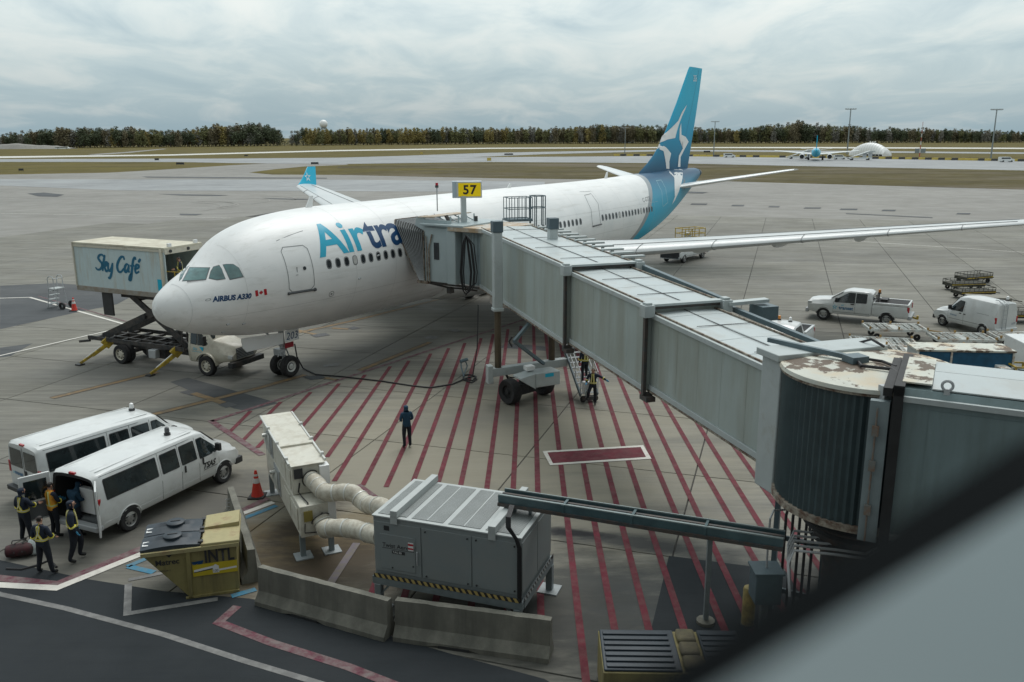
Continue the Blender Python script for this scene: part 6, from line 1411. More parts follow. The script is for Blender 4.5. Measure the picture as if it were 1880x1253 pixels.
# cab
st = [(4.62, .62, 1.25, 2.30, .98, 1.02, .84), (4.72, .60, 1.25, 2.42, 1.0, 1.04, .86), (5.35, .60, 1.25, 2.46, 1.0, 1.04, .86), (5.55, .60, 1.25, 2.40, 1.0, 1.04, .84), (5.98, .60, 1.2, 1.74, 1.0, 1.02, .76), (6.6, .7, 1.15, 1.62, .90, .94, .62), (7.15, .8, 1.1, 1.48, .82, .86, .56), (7.3, .85, 1.05, 1.38, .78, .82, .52)]
b = Body(st); b.build('cab', m_cream, ct)
for s_ in (1, -1):
    b.pane('side_window', [(4.82, 1.55), (4.82, 2.12), (5.18, 2.14), (5.18, 1.52)], m_vglass, ct, s_, frame=m_trim); b.pane('side_window', [(5.26, 1.52), (5.26, 2.14), (5.45, 2.14), (5.80, 1.62), (5.80, 1.52)], m_vglass, ct, s_, frame=m_trim); b.gap(ct, [(4.78, .7), (4.78, 2.2)], s_); b.gap(ct, [(5.85, .7), (5.85, 1.5), (5.5, 2.2)], s_)
    arch(b, ct, 5.8, .52, s_)
    mb = MB(); pts_ = [(5.8 + .66 * cos(t), .5 + .62 * sin(t)) for t in np.linspace(.12, pi - .35, 12)]
    mb.loft([[(x, s_ * .80, z + .05), (x, s_ * 1.14, z), (x, s_ * 1.14, z + .05), (x, s_ * .80, z + .10)] for x, z in pts_]); mb.build('mudguard', m_cream, ct)
    mb = MB(); mb.box(7.0, 7.28, s_ * .72 - .16, s_ * .72 + .16, .92, 1.12); mb.build('headlight', m_lamp, ct, bev=.03)
    mb = MB(); mb.beam((5.9, s_ * 1.0, 1.8), (6.0, s_ * 1.3, 1.9), .04, .04); mb.box(5.95, 6.05, s_ * 1.3 - .1, s_ * 1.3 + .1, 1.6, 2.05); mb.build('mirror', m_trim, ct)
mb = MB(); mb.add([(5.60, -.72, 2.40), (5.60, .72, 2.40), (5.95, .68, 1.80), (5.95, -.68, 1.80)], [(0, 1, 2, 3)]); mb.build('windscreen', m_vglass, ct, smooth=0)
gr = MB(); gr.box(7.28, 7.33, -.58, .58, .88, 1.42); g_ = gr.build('grille', m_trim, ct)
for k in range(7): mb = MB(); mb.box(7.32, 7.36, -.58, .58, .90 + .075 * k, .93 + .075 * k); mb.build('grille_bar', m_lgrey, g_)
mb = MB(); mb.box(7.2, 7.52, -1.12, 1.12, .55, .82); mb.build('front_bumper', m_frame, ct, bev=.04)
side_text(b, ct, 'Sky', 4.95, 1.24, .20, m_teal, -1, shear=.3); q = b.sy(5.5, 1.3) + .01; mb = MB(); mb.add([(5.38, -q, 1.42), (5.66, -q, 1.42), (5.60, -q, 1.20)], [(0, 1, 2)]); mb.build('emblem', m_teal, ct)
mb = MB(); mb.add([(4.9, -(b.sy(5, 1.15) + .01), 1.15), (5.5, -(b.sy(5, 1.15) + .01), 1.15), (5.5, -(b.sy(5, 1.15) + .01), 1.165), (4.9, -(b.sy(5, 1.15) + .01), 1.165)], [(0, 1, 2, 3)]); mb.build('lettering', m_teal, ct)
bpy.context.view_layer.update()
# ------------------------------------------------------------------ equipment on the stand
def frame_mat(P, xdir):
    xdir = Vector((xdir.x, xdir.y, 0)).normalized(); y = Vector((-xdir.y, xdir.x, 0))
    return Matrix(((xdir.x, y.x, 0, P.x), (xdir.y, y.y, 0, P.y), (0, 0, 1, P.z), (0, 0, 0, 1)))
m_unit = M('unit_grey_paint', (.215, .245, .25), .5, var=.04, scale=.8, coat=.1, c2=(.24, .25, .24), amt=.4, c2scale=1.5)
m_unitl = M('unit_pale_trim', (.42, .45, .445), .5, var=.05)
m_mesh = M('coil_fins', (.14, .145, .145), .6, var=.2)
m_leg = M('leg_steel', (.19, .225, .235), .5, var=.15)
m_plate = M('base_plate_steel', (.30, .33, .34), .5, var=.15)
m_ahu = M('air_handler_cream', (.60, .585, .51), .5, var=.05, c2=(.4, .36, .28), amt=.5, c2scale=2.5, thr=.55)
m_duct = M('wrapped_duct', (.56, .54, .46), .6, var=.12, scale=4, c2=(.30, .26, .20), amt=.7, c2scale=4, thr=.5)
m_tape = M('silver_tape', (.60, .61, .58), .35, .2, var=.1)
m_barr = M('barrier_concrete', (.20, .195, .165), .9, var=.15, scale=3, c2=(.10, .10, .085), amt=.75, c2scale=1.8, streak=1, thr=.5, soft=.12, bump=.3)
m_hazy = M('hazard_yellow', (.45, .34, .12), .6); m_hazk = M('hazard_black', (.03, .03, .03), .6)
# ---- condenser unit
N0 = G(957, 1105, .95); ed = Vector((-.942, .336, 0)); 
UM = frame_mat(Vector((N0.x, N0.y, GZ)), ed)   # x: along the long face to the left, -y: away (back)
cu = thing('condenser_unit', 'large grey condenser unit on four legs with hazard striped base, black lettering on its door', 'air conditioning unit', mat=UM)
UL, UD, ub, ut = 3.80, 2.30, .92, 2.50
mb = MB(); mb.box(0, UL, -UD, 0, ub, ut); bdy = mb.build('cabinet', m_unit, cu, bev=.02)
for k, (a, b) in enumerate(((.03, 1.20), (1.23, 2.50), (2.53, 3.77))):
    mb = MB(); mb.box(a, b, .0, .022, ub + .16, ut - .12); mb.build('side_panel', m_unit, bdy, bev=.006)
for a, b in ((.03, 1.15), (1.18, 2.27)): mb = MB(); mb.box(-.022, 0, -b, -a, ub + .16, ut - .12); mb.build('side_panel', m_unit, bdy, bev=.006)
mb = MB(); mb.box(2.68, 3.62, .022, .036, ub + .25, ut - .42); dr = mb.build('access_door', m_unit, cu, bev=.006)
mb = MB(); mb.box(3.36, 3.50, .022, .032, ut - .32, ut - .20); mb.build('vent', m_trim, cu)
mb = MB(); mb.box(2.72, 2.86, .037, .041, ut - .75, ut - .54); wl_ = mb.build('warning_label', m_white, dr); mb = MB(); mb.box(2.72, 2.86, .0412, .043, ut - .62, ut - .57); mb.box(2.72, 2.86, .0412, .043, ut - .72, ut - .68); mb.build('label_band', m_flagred, wl_)
mb = MB(); mb.tube([(2.62, .05, ut - .75), (2.62, .07, ut - .95), (2.62, .05, ut - 1.1)], .02, 6); mb.build('door_handle', m_lgrey, cu)
tm = TR(3.56, .040, ub + .83) @ RZ(pi) @ RX(pi / 2)
text_flat('Twist Aero', .155, m_trim, dr, tm, off=.002, shear=.1)
mb = MB(); mb.box(2.70, 3.56, .0375, .0405, ub + .795, ub + .805); mb.box(2.95, 3.30, .0375, .0405, ub + .68, ub + .765); mb.beam((2.72, .039, ub + .80), (2.66, .039, ub + .95), .003, .012, 0, (0, 1, 0)); mb.build('logo_bar', m_trim, dr)
text_flat('TAS-90', .08, m_white, dr, TR(3.28, .042, ub + .695) @ RZ(pi) @ RX(pi / 2))
for x, z in ((.15, ut - .2), (1.1, ut - .2), (1.32, ut - .2), (2.4, ut - .2), (.15, ub + .25), (1.1, ub + .22), (1.32, ub + .22), (2.4, ub + .22), (2.74, ub + .42), (3.3, ub + .30)): mb = MB(); mb.tube([(x, .02, z), (x, .045, z)], .022, 8); mb.build('latch', m_trim, bdy)
# top coils in panels with pale borders
mb = MB(); mb.box(-.02, UL + .02, -UD - .02, .02, ut, ut + .03); tp = mb.build('top_frame', m_unitl, cu)
xs_ = [.05, .95, 1.0, 1.90, 1.95, 2.85, 2.90, 3.75]
for k in range(4):
    a, b = xs_[2 * k] + .04, xs_[2 * k + 1] - .04
    mb = MB(); mb.box(a, b, -UD + .1, -.1, ut + .03, ut + .036); cp = mb.build('coil_panel', m_mesh, tp)
    mb = MB(); nf_ = 26
    for i in range(nf_): x = a + (b - a) * (i + .5) / nf_; mb.box(x - .006, x + .006, -UD + .1, -.1, ut + .036, ut + .05)
    o = mb.build('coil_fins', m_unitl, cp); o['kind'] = 'stuff'
    mb = MB(); mb.box((a + b) / 2 - .01, (a + b) / 2 + .01, -UD + .1, -.1, ut + .045, ut + .055) if k in (1, 2) else None; 
    if mb.v: mb.build('coil_bar', m_unitl, cp)
for x in (.70, 3.22):
    mb = MB(); mb.box(x - .09, x + .09, -UD - .06, .05, ut + .05, ut + .22); mb.build('lifting_beam', m_unitl, cu, bev=.01)
    mb = MB(); mb.box(x - .09, x + .09, .03, .05, ut - .12, ut + .08); mb.build('beam_bracket', m_unitl, cu)
# base frame with hazard stripes
mb = MB(); mb.box(-.05, UL + .05, -.05, .07, ub - .20, ub - .0); mb.box(-.07, .05, -UD - .05, -.05, ub - .20, ub - .0); mb.box(UL - .05, UL + .07, -UD - .05, -.05, ub - .20, ub - .0); mb.box(.05, UL - .05, -UD - .05, -UD + .07, ub - .2, ub - .0); bf = mb.build('base_frame', m_leg, cu)
mb = MB(); mb.box(0, UL, .075, .080, ub - .01, ub + .10); mb.box(-.080, -.075, -UD, 0, ub - .01, ub + .10); mb.build('hazard_strip', m_hazk, bf)
for k in range(23): x = .03 + .164 * k; mb = MB(); mb.add([(x, .083, ub - .008), (x + .085, .083, ub - .008), (x + .15, .083, ub + .098), (x + .065, .083, ub + .098)], [(0, 1, 2, 3)]); mb.build('hazard_stripe', m_hazy, bf, smooth=0)
for k in range(13): y = -.16 - .164 * k; mb = MB(); mb.add([(-.083, y, ub - .008), (-.083, y + .085, ub - .008), (-.083, y + .15, ub + .098), (-.083, y + .065, ub + .098)], [(0, 1, 2, 3)]); mb.build('hazard_stripe', m_unitl, bf, smooth=0)
for x, y in ((.08, .0), (UL - .08, .0), (.0, -UD + .05), (UL - .08, -UD + .05)):
    mb = MB(); mb.box(x - .085, x + .085, y - .085, y + .085, 0, ub - .2); lg = mb.build('leg', m_leg, cu, bev=.01)
    mb = MB(); mb.box(x - .26, x + .26, y - .26, y + .26, 0, .035); mb.build('foot_plate', m_plate, lg)
    mb = MB(); mb.beam((x, y, ub - .55), (x + (.3 if x < 1 else -.3), y, ub - .2), .05, .05); mb.build('brace', m_leg, lg)
mb = MB()
for k in range(4): mb.tube([(.35 + .03 * k, -.5, ut + .55), (.25 + .03 * k, .03, ut + .5), (.22 + .03 * k, .12, ut + .3), (.05 + .02 * k, .09, ut + .02), (-.02 + .025 * k, .07, ut - .2), (-.02 + .025 * k, .08, ub + .2), (0 + .02 * k, .0, ub - .2)], .02, 6)
mb.build('cable_bundle', m_cable, cu)
# ---- cable bridge beam from the unit to the rotunda
bA, bB = G(921, 905, 3.02), G(1440, 985, 3.1)
mbm = frame_mat(Vector((bA.x, bA.y, 0)), bB - bA); LB = hypot(bB.x - bA.x, bB.y - bA.y); za, zb_ = bA.z, bB.z; print('beam', LB)
cbm = thing('cable_bridge', 'long dark green-blue cable tray beam running from the condenser unit to the rotunda', 'cable tray', mat=mbm)
m_tray = M('cable_tray_paint', (.055, .10, .112), .4, var=.2, coat=.2); m_trayl = M('cable_tray_lip', (.25, .30, .30), .4, .3)
mb = MB(); mb.beam((0, 0, za - .16), (LB, 0, zb_ - .16), .42, .05); mb.beam((0, .2, za - .08), (LB, .2, zb_ - .08), .04, .2); mb.beam((0, -.2, za - .08), (LB, -.2, zb_ - .08), .04, .2); mb.build('tray', m_tray, cbm)
for y in (-.2, 0, .2): mb = MB(); mb.beam((0, y, za + .03 - (.08 if y == 0 else 0)), (LB, y, zb_ + .03 - (.08 if y == 0 else 0)), .03, .03); mb.build('tray_lip', m_trayl, cbm)
mb = MB(); mb.tube([(0, -.1, za - .06), (LB, -.1, zb_ - .06)], .05, 8); mb.tube([(0, .08, za - .06), (LB, .08, zb_ - .06)], .05, 8); mb.beam((0, -.24, za - .2), (LB, -.24, zb_ - .2), .05, .08); mb.build('conduit', m_dark, cbm)
for f in (.25, .5, .75): mb = MB(); x = LB * f; z = za + (zb_ - za) * f; mb.beam((x, -.24, z - .1), (x, .24, z - .1), .06, .24); mb.build('tray_joint', m_tray, cbm)
for x in (.35, .75): mb = MB(); mb.beam((x, .0, 2.5), (x, .0, za - .2), .07, .07); mb.build('stay', m_leg, cbm)
pp = G(1295, 1146, 0); ptop = AT(1303, 988, pp.y)
post = thing('beam_post', 'slender steel post with a small base block under the cable tray beam', 'post', loc=(pp.x, pp.y, GZ)); mb = MB(); mb.box(-.055, .055, -.055, .055, 0, ptop.z); mb.build('shaft', m_leg, post); mb = MB(); mb.box(-.1, .1, -.1, .1, ptop.z, ptop.z + .05); mb.build('cap', m_plate, post); mb = MB(); mb.lathe([(.22, 0), (.22, .08), (0, .1)], 12); mb.build('foot', m_barr, post)
# junction cabinet and uprights at the rotunda foot
q = G(1405, 1075, 1.35); jb = thing('electrical_cabinet', 'blue-grey metal cabinet with a peaked lid hung beside the rotunda foot', 'cabinet', loc=(q.x, q.y, 0))
mb = MB(); mb.box(-.30, .30, -.28, .28, 1.0, 1.75); mb.build('case', m_blue, jb, bev=.02); mb = MB(); mb.box(-.34, .34, -.32, .32, 1.75, 1.80); mb.build('lid', m_blue, jb); mb = MB(); mb.box(-.08, .08, -.08, .08, 0, 1.0); mb.build('stand', m_leg, jb)
mb = MB(); mb.tube([(.0, .0, 1.8), (.0, .02, 2.5), (.02, .05, 3.0), (.12, .15, 3.15), (.5, .3, 3.1)], .025, 8); mb.build('conduit', m_lgrey, jb)
for k in range(4):
    q = G(1432 + 14 * k, 1100, 0.0); 
cq = G(1460, 1090, .6); up_ = thing('pipe_rack', 'row of dark upright pipes on a frame beneath the rotunda', 'pipe rack', loc=(cq.x, cq.y, 0), rz=-.5)
for k in range(5): mb = MB(); mb.tube([(-.35 + .16 * k, 0, .2), (-.35 + .16 * k, 0, 2.6), (-.30 + .16 * k, .1, 2.9), (.1 + .16 * k, .5, 3.0)], .035, 8); mb.build('pipe', m_trim, up_)
mb = MB(); mb.box(-.5, .5, .04, .10, .5, .62); mb.box(-.5, .5, .04, .10, 1.9, 2.02); mb.box(-.62, -.5, -.05, .1, 0, 3.0); mb.box(.5, .6, -.05, .1, 0, 3.0); mb.build('rack_frame', m_blue, up_)
bq = G(1372, 1150, 0); bl = thing('bollard', 'short yellow steel bollard by the electrical cabinet', 'bollard', loc=(bq.x, bq.y, GZ)); mb = MB(); mb.lathe([(.15, 0), (.15, .95), (.13, 1.0), (.06, 1.02), (0, 1.02)], 24); mb.build('post', m_yellow if 0 else M('bollard_yellow', (.42, .33, .12), .55, c2=(.1, .09, .06), amt=.5, c2scale=4), bl); mb = MB(); mb.lathe([(.17, 0), (.17, .04), (.15, .05)], 24); mb.build('collar', m_dark, bl)
# ---- air handler with two wrapped ducts
F0, F1, B0 = G(555, 1028, 0), G(608, 1018, 0), G(497, 908, 0)
xb = (B0 - F0); AM = frame_mat(Vector((F0.x, F0.y, GZ)), xb); AL_ = hypot(xb.x, xb.y); print('ahu', AL_, (F1 - F0).length)
ah = thing('air_handler', 'long cream two-storey air handling unit on legs, fed by two wrapped ducts', 'air handling unit', mat=AM)
wd_ = .92
zt_, zm_, zb0 = 2.44, 1.58, .66
# local y: to the left (outer side) is positive, so the body spans negative y
mb = MB(); mb.box(-.10, AL_ + .3, -wd_, 0, zb0, zm_); lowb = mb.build('lower_box', m_ahu, ah, bev=.02)
mb = MB(); mb.box(.75, AL_ + .6, -wd_, 0, zm_ + .02, zt_); upb = mb.build('upper_box', m_ahu, ah, bev=.02)
mb = MB(); mb.box(.70, 2.35, -wd_ - .02, .02, zt_, zt_ + .03); mb.box(2.45, AL_ + .65, -wd_ - .02, .02, zt_ + .03, zt_ + .07); mb.box(2.3, 2.5, -wd_ - .04, .04, zt_ + .02, zt_ + .09); mb.build('roof_panel', m_ahu, upb, bev=.01)
mb = MB()
for y in (.05, -wd_ - .05): mb.beam((.8, y, zt_ + .06), (AL_ + .6, y, zt_ + .06), .05, .06)
mb.build('roof_rail', m_tape, upb)
for x in (1.2, 2.6, 4.1):
    for y in (.05, -wd_ - .05): mb = MB(); mb.box(x - .06, x + .06, y - .05, y + .05, zt_ + .06, zt_ + .15); mb.build('roof_bracket', m_tape, upb)
for a, b in ((.15, 1.1), (1.2, 2.0)): mb = MB(); mb.box(a, b, 0, .03, zb0 + .15, zm_ - .15); mb.build('hatch', m_ahu, lowb, bev=.01)
for a, b in ((.9, 1.5), (1.6, 2.2)): mb = MB(); mb.box(a, b, 0, .03, zm_ + .15, zt_ - .15); mb.build('hatch', m_ahu, upb, bev=.01)
for x, z in ((3.2, zb0 + .1), (4.2, zm_ + .06)):
    mb = MB(); mb.box(x - .45, x + .45, 0, .03, z, z + .8); pn = mb.build('service_panel', m_lgrey, ah)
    mb = MB()
    for k in range(4): mb.tube([(x - .3 + .2 * k, .05, z + .1), (x - .3 + .2 * k, .1, z + .4), (x - .2 + .15 * k, .05, z + .7)], .03, 6)
    mb.tube([(x + .1, .05, z + .62), (x + .1, .22, z + .62)], .06, 8); mb.build('valve', m_tape, pn)
mb = MB(); mb.box(.66, .75, -.22, .02, zm_ + .1, zt_ - .1) if 0 else mb.box(.60, .95, -wd_ - .12, -wd_ + .16, zm_ + .25, zt_ - .05); mb.build('control_box', m_white, upb, bev=.01)
mb = MB(); mb.box(.70, .745, -.30, -.06, zt_ - .36, zt_ - .08); mb.build('switch_box', m_trim, upb); mb = MB(); mb.box(-.14, -.10, -.34, -.1, zm_ - .45, zm_ - .15); mb.build('switch_box', M('yellow_switch', (.25, .2, .05), .5), lowb)
mb = MB(); mb.box(-.12, .22, -wd_ - .08, -wd_ + .14, zb0 + .3, zm_ + .02); mb.build('control_box', m_white, lowb, bev=.01)
mb = MB(); mb.tube([(-.12, -.12, zm_ - .5), (-.13, -.1, zb0 + .15), (-.13, -.5, zb0 + .1)], .015, 5); mb.tube([(.73, -.2, zt_ - .5), (.72, -.15, zm_ + .1), (.4, -.2, zm_ + .05), (.0, -.25, zm_ + .05), (-.11, -.25, zm_ - .2)], .02, 5); mb.tube([(.72, -.6, zm_ + .1), (.3, -.7, zm_ + .05), (-.12, -.6, zm_ - .3)], .02, 5); mb.build('cable', m_cable, ah)
for x, y in ((.12, -.06), (.12, -wd_ + .06), (AL_, -.06), (AL_, -wd_ + .06)):
    mb = MB(); mb.box(x - .07, x + .07, y - .07, y + .07, 0, zb0); lg = mb.build('leg', m_leg, ah); mb = MB(); mb.box(x - .24, x + .24, y - .24, y + .24, 0, .03); mb.build('foot_plate', m_plate, lg)
def duct(P_, r, label, nb):
    o = thing('wrapped_duct', label, 'duct', loc=tuple(P_[0]), group='cream wrapped air ducts'); L = [Vector(p) - P_[0] for p in P_]; q = []
    for i in range(len(L) - 1):
        p0, p1, p2, p3 = L[max(i - 1, 0)], L[i], L[i + 1], L[min(i + 2, len(L) - 1)]
        for k in range(6): t = k / 6; q.append(.5 * ((2 * p1) + (-p0 + p2) * t + (2 * p0 - 5 * p1 + 4 * p2 - p3) * t * t + (-p0 + 3 * p1 - 3 * p2 + p3) * t ** 3))
    q.append(L[-1]); mb = MB(); mb.tube(q, [r * (1 + .035 * sin(i * 2.1) + .02 * sin(i * 5.3)) for i in range(len(q))], 20); mb.build('duct_skin', m_duct, o, smooth=60)
    for i in range(nb):
        k = int((i + .6) / nb * (len(q) - 2)); a = q[k]; b = a.lerp(q[k + 1], .28); mb = MB(); mb.tube([a, b], [r * 1.05, r * 1.05], 20); mb.build('tape_band', m_tape, o, smooth=60)
    mb = MB(); mb.tube([q[0], q[1] * .25], [r * 1.14, r * 1.14], 20); mb.build('collar', m_trim, o)
    return o
A2 = lambda x, y, z: AM @ Vector((x, y, z))
d1s = A2(.74, -.52, zm_ + .44)
uL = lambda x, y, z: UM @ Vector((x, y, z))
e1_ = uL(UL - .02, -.95, 2.15); e2_ = uL(UL - .02, -.35, 1.78)
duct([d1s, A2(.35, -.62, zm_ + .38), AT(600, 905, 21.9), AT(645, 905, 21.7), AT(672, 925, 21.3), uL(UL + .4, -1.1, 2.2), e1_], .235, 'upper cream wrapped duct curving from the air handler down to the condenser', 9)
d2s = A2(-.11, -.55, zb0 + .48)
duct([d2s, A2(-.45, -.62, zb0 + .30), AT(602, 970, 20.9), AT(645, 971, 20.5), e2_], .24, 'lower cream wrapped duct running straight into the condenser unit', 6)
# ---- concrete barriers
def barrier(a, b, label, h=.95):
    d = b - a; L = d.length; o = thing('concrete_barrier', label, 'barrier', mat=frame_mat(Vector((a.x, a.y, GZ)), d), group='precast concrete barriers')
    prof = [(-.30, 0), (-.30, .12), (-.13, .34), (-.09, h), (.09, h), (.13, .34), (.30, .12), (.30, 0)]
    n = 14; rings = []
    for i in range(n + 1):
        x = L * i / n; r_ = random.Random(i * 7 + int(L * 100)); rings.append([(x, y + r_.uniform(-.006, .006), max(0, z + (r_.uniform(-.012, .012) if z > .5 else 0) + (.05 if (z == 0 and 3 < i < 8) else 0))) for y, z in prof])
    mb = MB(); mb.loft(rings); mb.build('body', m_barr, o, smooth=25)
    mb = MB(); mb.box(L * .3, L * .5, -.31, -.27, .0, .07); mb.build('lifting_slot', m_trim, o)
    return o
barrier(G(483, 1104), G(718, 1170), 'left concrete barrier in front of the air handler, with a chipped foot'); barrier(G(730, 1168), G(1012, 1208), 'right concrete barrier in front of the condenser unit'); barrier(G(466, 1072), G(428, 948), 'concrete barrier set end on beside the yellow skip')
# ---- skips
m_skip = M('skip_yellow_paint', (.25, .215, .085), .6, var=.1, c2=(.12, .10, .05), amt=.6, c2scale=2.5, streak=1, thr=.55)
m_skipt = M('skip_pale_top', (.38, .335, .17), .6, var=.12, c2=(.2, .1, .06), amt=.6, c2scale=3, thr=.58)
m_lid = M('dark_plastic_lid', (.022, .034, .046), .5, var=.12)
a_, b_ = G(350, 1100, 0), G(437, 1088, 0)
dd = (b_ - a_).normalized(); bk = Vector((-dd.y, dd.x, 0))
sk = thing('yellow_skip', 'weathered yellow waste skip with dark plastic lids and large INTL lettering', 'skip', mat=frame_mat(Vector((a_.x, a_.y, GZ)), dd))
Wd = 1.55; H_ = 1.36
mb = MB(); mb.prism([(0, 0), (1.20, .02), (1.22, H_), (-1.0, H_), (-1.0, H_ - .08)], 0, Wd, 1); sb = mb.build('hopper', m_skip, sk, bev=.015)
for y in (-.03, Wd + .03): mb = MB(); mb.beam((-1.05, y, H_ - .02), (1.28, y, H_ - .02), .08, .1); mb.build('rim', m_skipt, sk)
mb = MB(); mb.beam((.02, -.03, 0), (.05, -.03, H_ - .05), .10, .06, 0, (0, 1, 0)); mb.build('rib', m_skip, sk); mb = MB(); mb.beam((-.1, -.03, .02), (1.2, -.03, .04), .06, .06); mb.build('rib', m_skip, sk)
mb = MB(); mb.box(.38, 1.30, -.04, Wd + .04, H_ + .0, H_ + .10); mb.build('fixed_lid', m_skipt, sk, bev=.02)
mb = MB(); mb.prism([(.38, H_ + .1), (1.28, H_ + .1), (1.28, H_ + .22), (.42, H_ + .16)], Wd * .52, Wd + .02, 1); mb.build('fixed_lid', m_skipt, sk, bev=.01)
for k, y in enumerate((.0, Wd / 2 + .01)):
    mb = MB(); y0, y1 = y, y + Wd / 2 - .02; rings = []
    for i in range(9):
        x = -1.06 + 1.40 * i / 8; rings.append([(x, y0, H_ + .03), (x, y0, H_ + .09 + .05 * sin(pi * i / 8)), (x, (y0 + y1) / 2 - .12, H_ + .15 + .07 * sin(pi * i / 8)), (x, (y0 + y1) / 2, H_ + .12 + .02 * (i % 2)), (x, (y0 + y1) / 2 + .12, H_ + .15 + .07 * sin(pi * i / 8)), (x, y1, H_ + .09 + .04 * sin(pi * i / 8)), (x, y1, H_ + .03)])
    mb.loft(rings); ld = mb.build('lid', m_lid, sk, smooth=40)
    mb = MB(); c = TR(-.32, (y0 + y1) / 2, H_ + .16); mb.lathe([(.23, 0), (.23, .10), (.20, .12), (.02, .12)], 24, 0, c); mb.build('lid_hatch', m_lid, ld); mb = MB(); mb.box(-.44, -.2, (y0 + y1) / 2 - .02, (y0 + y1) / 2 + .02, H_ + .28, H_ + .295); mb.build('hatch_grip', m_trim, ld)
    mb = MB(); mb.box(-1.02, -.88, y0 + .12, y0 + .36, H_ + .135, H_ + .15); mb.build('sticker', m_white, ld); mb = MB(); mb.box(-.99, -.92, y0 + .18, y0 + .3, H_ + .151, H_ + .154); mb.build('sticker_mark', m_trim, ld)
    for yy in (y0 + .1, y1 - .1): mb = MB(); mb.box(.30, .42, yy - .06, yy + .06, H_ + .06, H_ + .14); mb.build('hinge', m_trim, ld)
FR = RX(pi / 2)
text_flat('INTL', .50, m_trim, sb, TR(.42, -.025, .93) @ FR, off=.012, xs=.68); text_flat('Matrec', .21, m_trim, sb, TR(-.74, -.012, 1.0) @ FR, xs=.95, off=.004)
text_flat('0800-66-1', .07, m_trim, sb, TR(-.68, -.012, .82) @ FR)
mb = MB(); mb.add([(-.40 + .1 * x, -.012, 1.24 + .07 * z) for x, z in ((0, 1), (.3, .3), (1, .6), (.4, -.2), (0, -.8), (-.4, -.2), (-1, .6), (-.3, .3))], [tuple(range(8))]); mb.build('emblem', m_trim, sb)
mb = MB(); mb.box(.12, 1.20, -.020, -.012, .58, .90); stk = mb.build('sticker', M('sticker_yellow', (.52, .40, .02), .5), sb)
mb = MB(); mb.add([(.15, -.022, .70), (.62, -.022, .76), (.62, -.022, .82), (.15, -.022, .76)], [(0, 1, 2, 3)]); mb.add([(.74, -.022, .66), (1.18, -.022, .69), (1.18, -.022, .74), (.74, -.022, .71)], [(0, 1, 2, 3)]); mb.add([(.60, -.022, .62), (.75, -.022, .62), (.75, -.022, .80), (.67, -.022, .86), (.60, -.022, .80)], [(0, 1, 2, 3, 4)]); mb.build('sticker_band', m_white, stk)
mb = MB(); mb.add([(.14, -.0235, .70 + .0), (.60, -.0235, .755), (.60, -.0235, .725), (.14, -.0235, .68)], [(0, 1, 2, 3)]); mb.build('sticker_line', m_trim, stk); text_flat('100', .11, m_trim, stk, TR(.60, -.026, .64) @ FR, xs=.8)
mb = MB(); mb.add([(.10, -.018, .98), (.40, -.018, 1.0), (.36, -.018, .90), (.30, -.018, .84), (.25, -.018, .93), (.17, -.018, .88)], [tuple(range(6))]); mb.build('torn_decal', m_navy, sb)
# second skip, bottom, seen from above
p_ = G(1100, 1158, 1.15); s2 = thing('dark_skip', 'waste skip with a black ribbed lid at the bottom edge, beside the window frame', 'skip', mat=frame_mat(Vector((p_.x, p_.y, GZ)), Vector((1, -.03, 0))))
mb = MB(); mb.box(-.02, 2.9, -1.45, .03, .1, 1.10); h2_ = mb.build('hopper', m_skip, s2, bev=.02)
mb = MB(); mb.box(0, 1.55, -1.42, 0, 1.10, 1.15); l2_ = mb.build('lid', m_lid, s2, bev=.02)
for k in range(7): mb = MB(); mb.box(.06, 1.42, -1.36 + .19 * k, -1.25 + .19 * k, 1.15, 1.185); mb.build('lid_rib', m_lid, l2_, bev=.01)
for k in range(3):
    mb = MB(); mb.box(1.60, 2.0, -1.40 + .47 * k, -.96 + .47 * k, 1.10, 1.22); mb.build('middle_pad', M('dirty_pad', (.13, .115, .065), .8, c2=(.08, .07, .05), amt=.7, c2scale=4), s2, bev=.06)
mb = MB(); mb.box(2.06, 2.9, -1.42, 0, 1.10, 1.16); l2_ = mb.build('lid', m_lid, s2, bev=.02)
for k in range(7): mb = MB(); mb.box(2.1, 2.84, -1.36 + .19 * k, -1.25 + .19 * k, 1.16, 1.19); mb.build('lid_rib', m_lid, l2_, bev=.01)
# ---- wire grate leaning on the barrier
g0 = G(417, 962, .05); o = thing('wire_rack', 'small grey wire rack leaning on the end-on barrier behind the yellow skip', 'rack', loc=(g0.x, g0.y, GZ), rz=.2)
mb = MB()
for k in range(3): mb.tube([(.0 + .15 * k, 0, .0), (.03 + .15 * k, .18, .75)], .012, 5)
mb.build('upright', m_lgrey, o); mb = MB()
for k in range(7): mb.tube([(-.02, .02 + .026 * k, .08 + .11 * k), (.32, .02 + .026 * k, .08 + .11 * k)], .009, 5)
mb.build('wires', m_lgrey, o)
# ---- cones
m_or = M('cone_orange', (.55, .035, .02), .5, var=.08, scale=4); m_refl = M('cone_reflective', (.62, .6, .58), .4)
def cone_at(P, label, s_=1.0):
    o = thing('traffic_cone', label, 'traffic cone', loc=(P.x, P.y, GZ if P.length < 130 else .02), group='orange traffic cones'); o.scale = (s_, s_, s_)
    mb = MB(); mb.lathe([(.20, .05), (.19, .07), (.135, .36), (.10, .55), (.075, .70), (.045, .88), (.03, .92), (0, .92)], 24, 0, ms=[0] * 7); c = mb.build('cone_body', m_or, o)
    mb = MB(); mb.lathe([(.117, .50), (.107, .56), (.085, .66), (.09, .66)], 24, 0); mb.lathe([(.074, .73), (.062, .80)], 24); mb.build('reflective_band', m_refl, c)
    mb = MB(); mb.box(-.26, .26, -.26, .26, 0, .055); mb.build('base', m_rub, o, bev=.015)
cone_at(G(473, 914), 'tall orange cone with a white band between the near van and the air handler', 1.0)
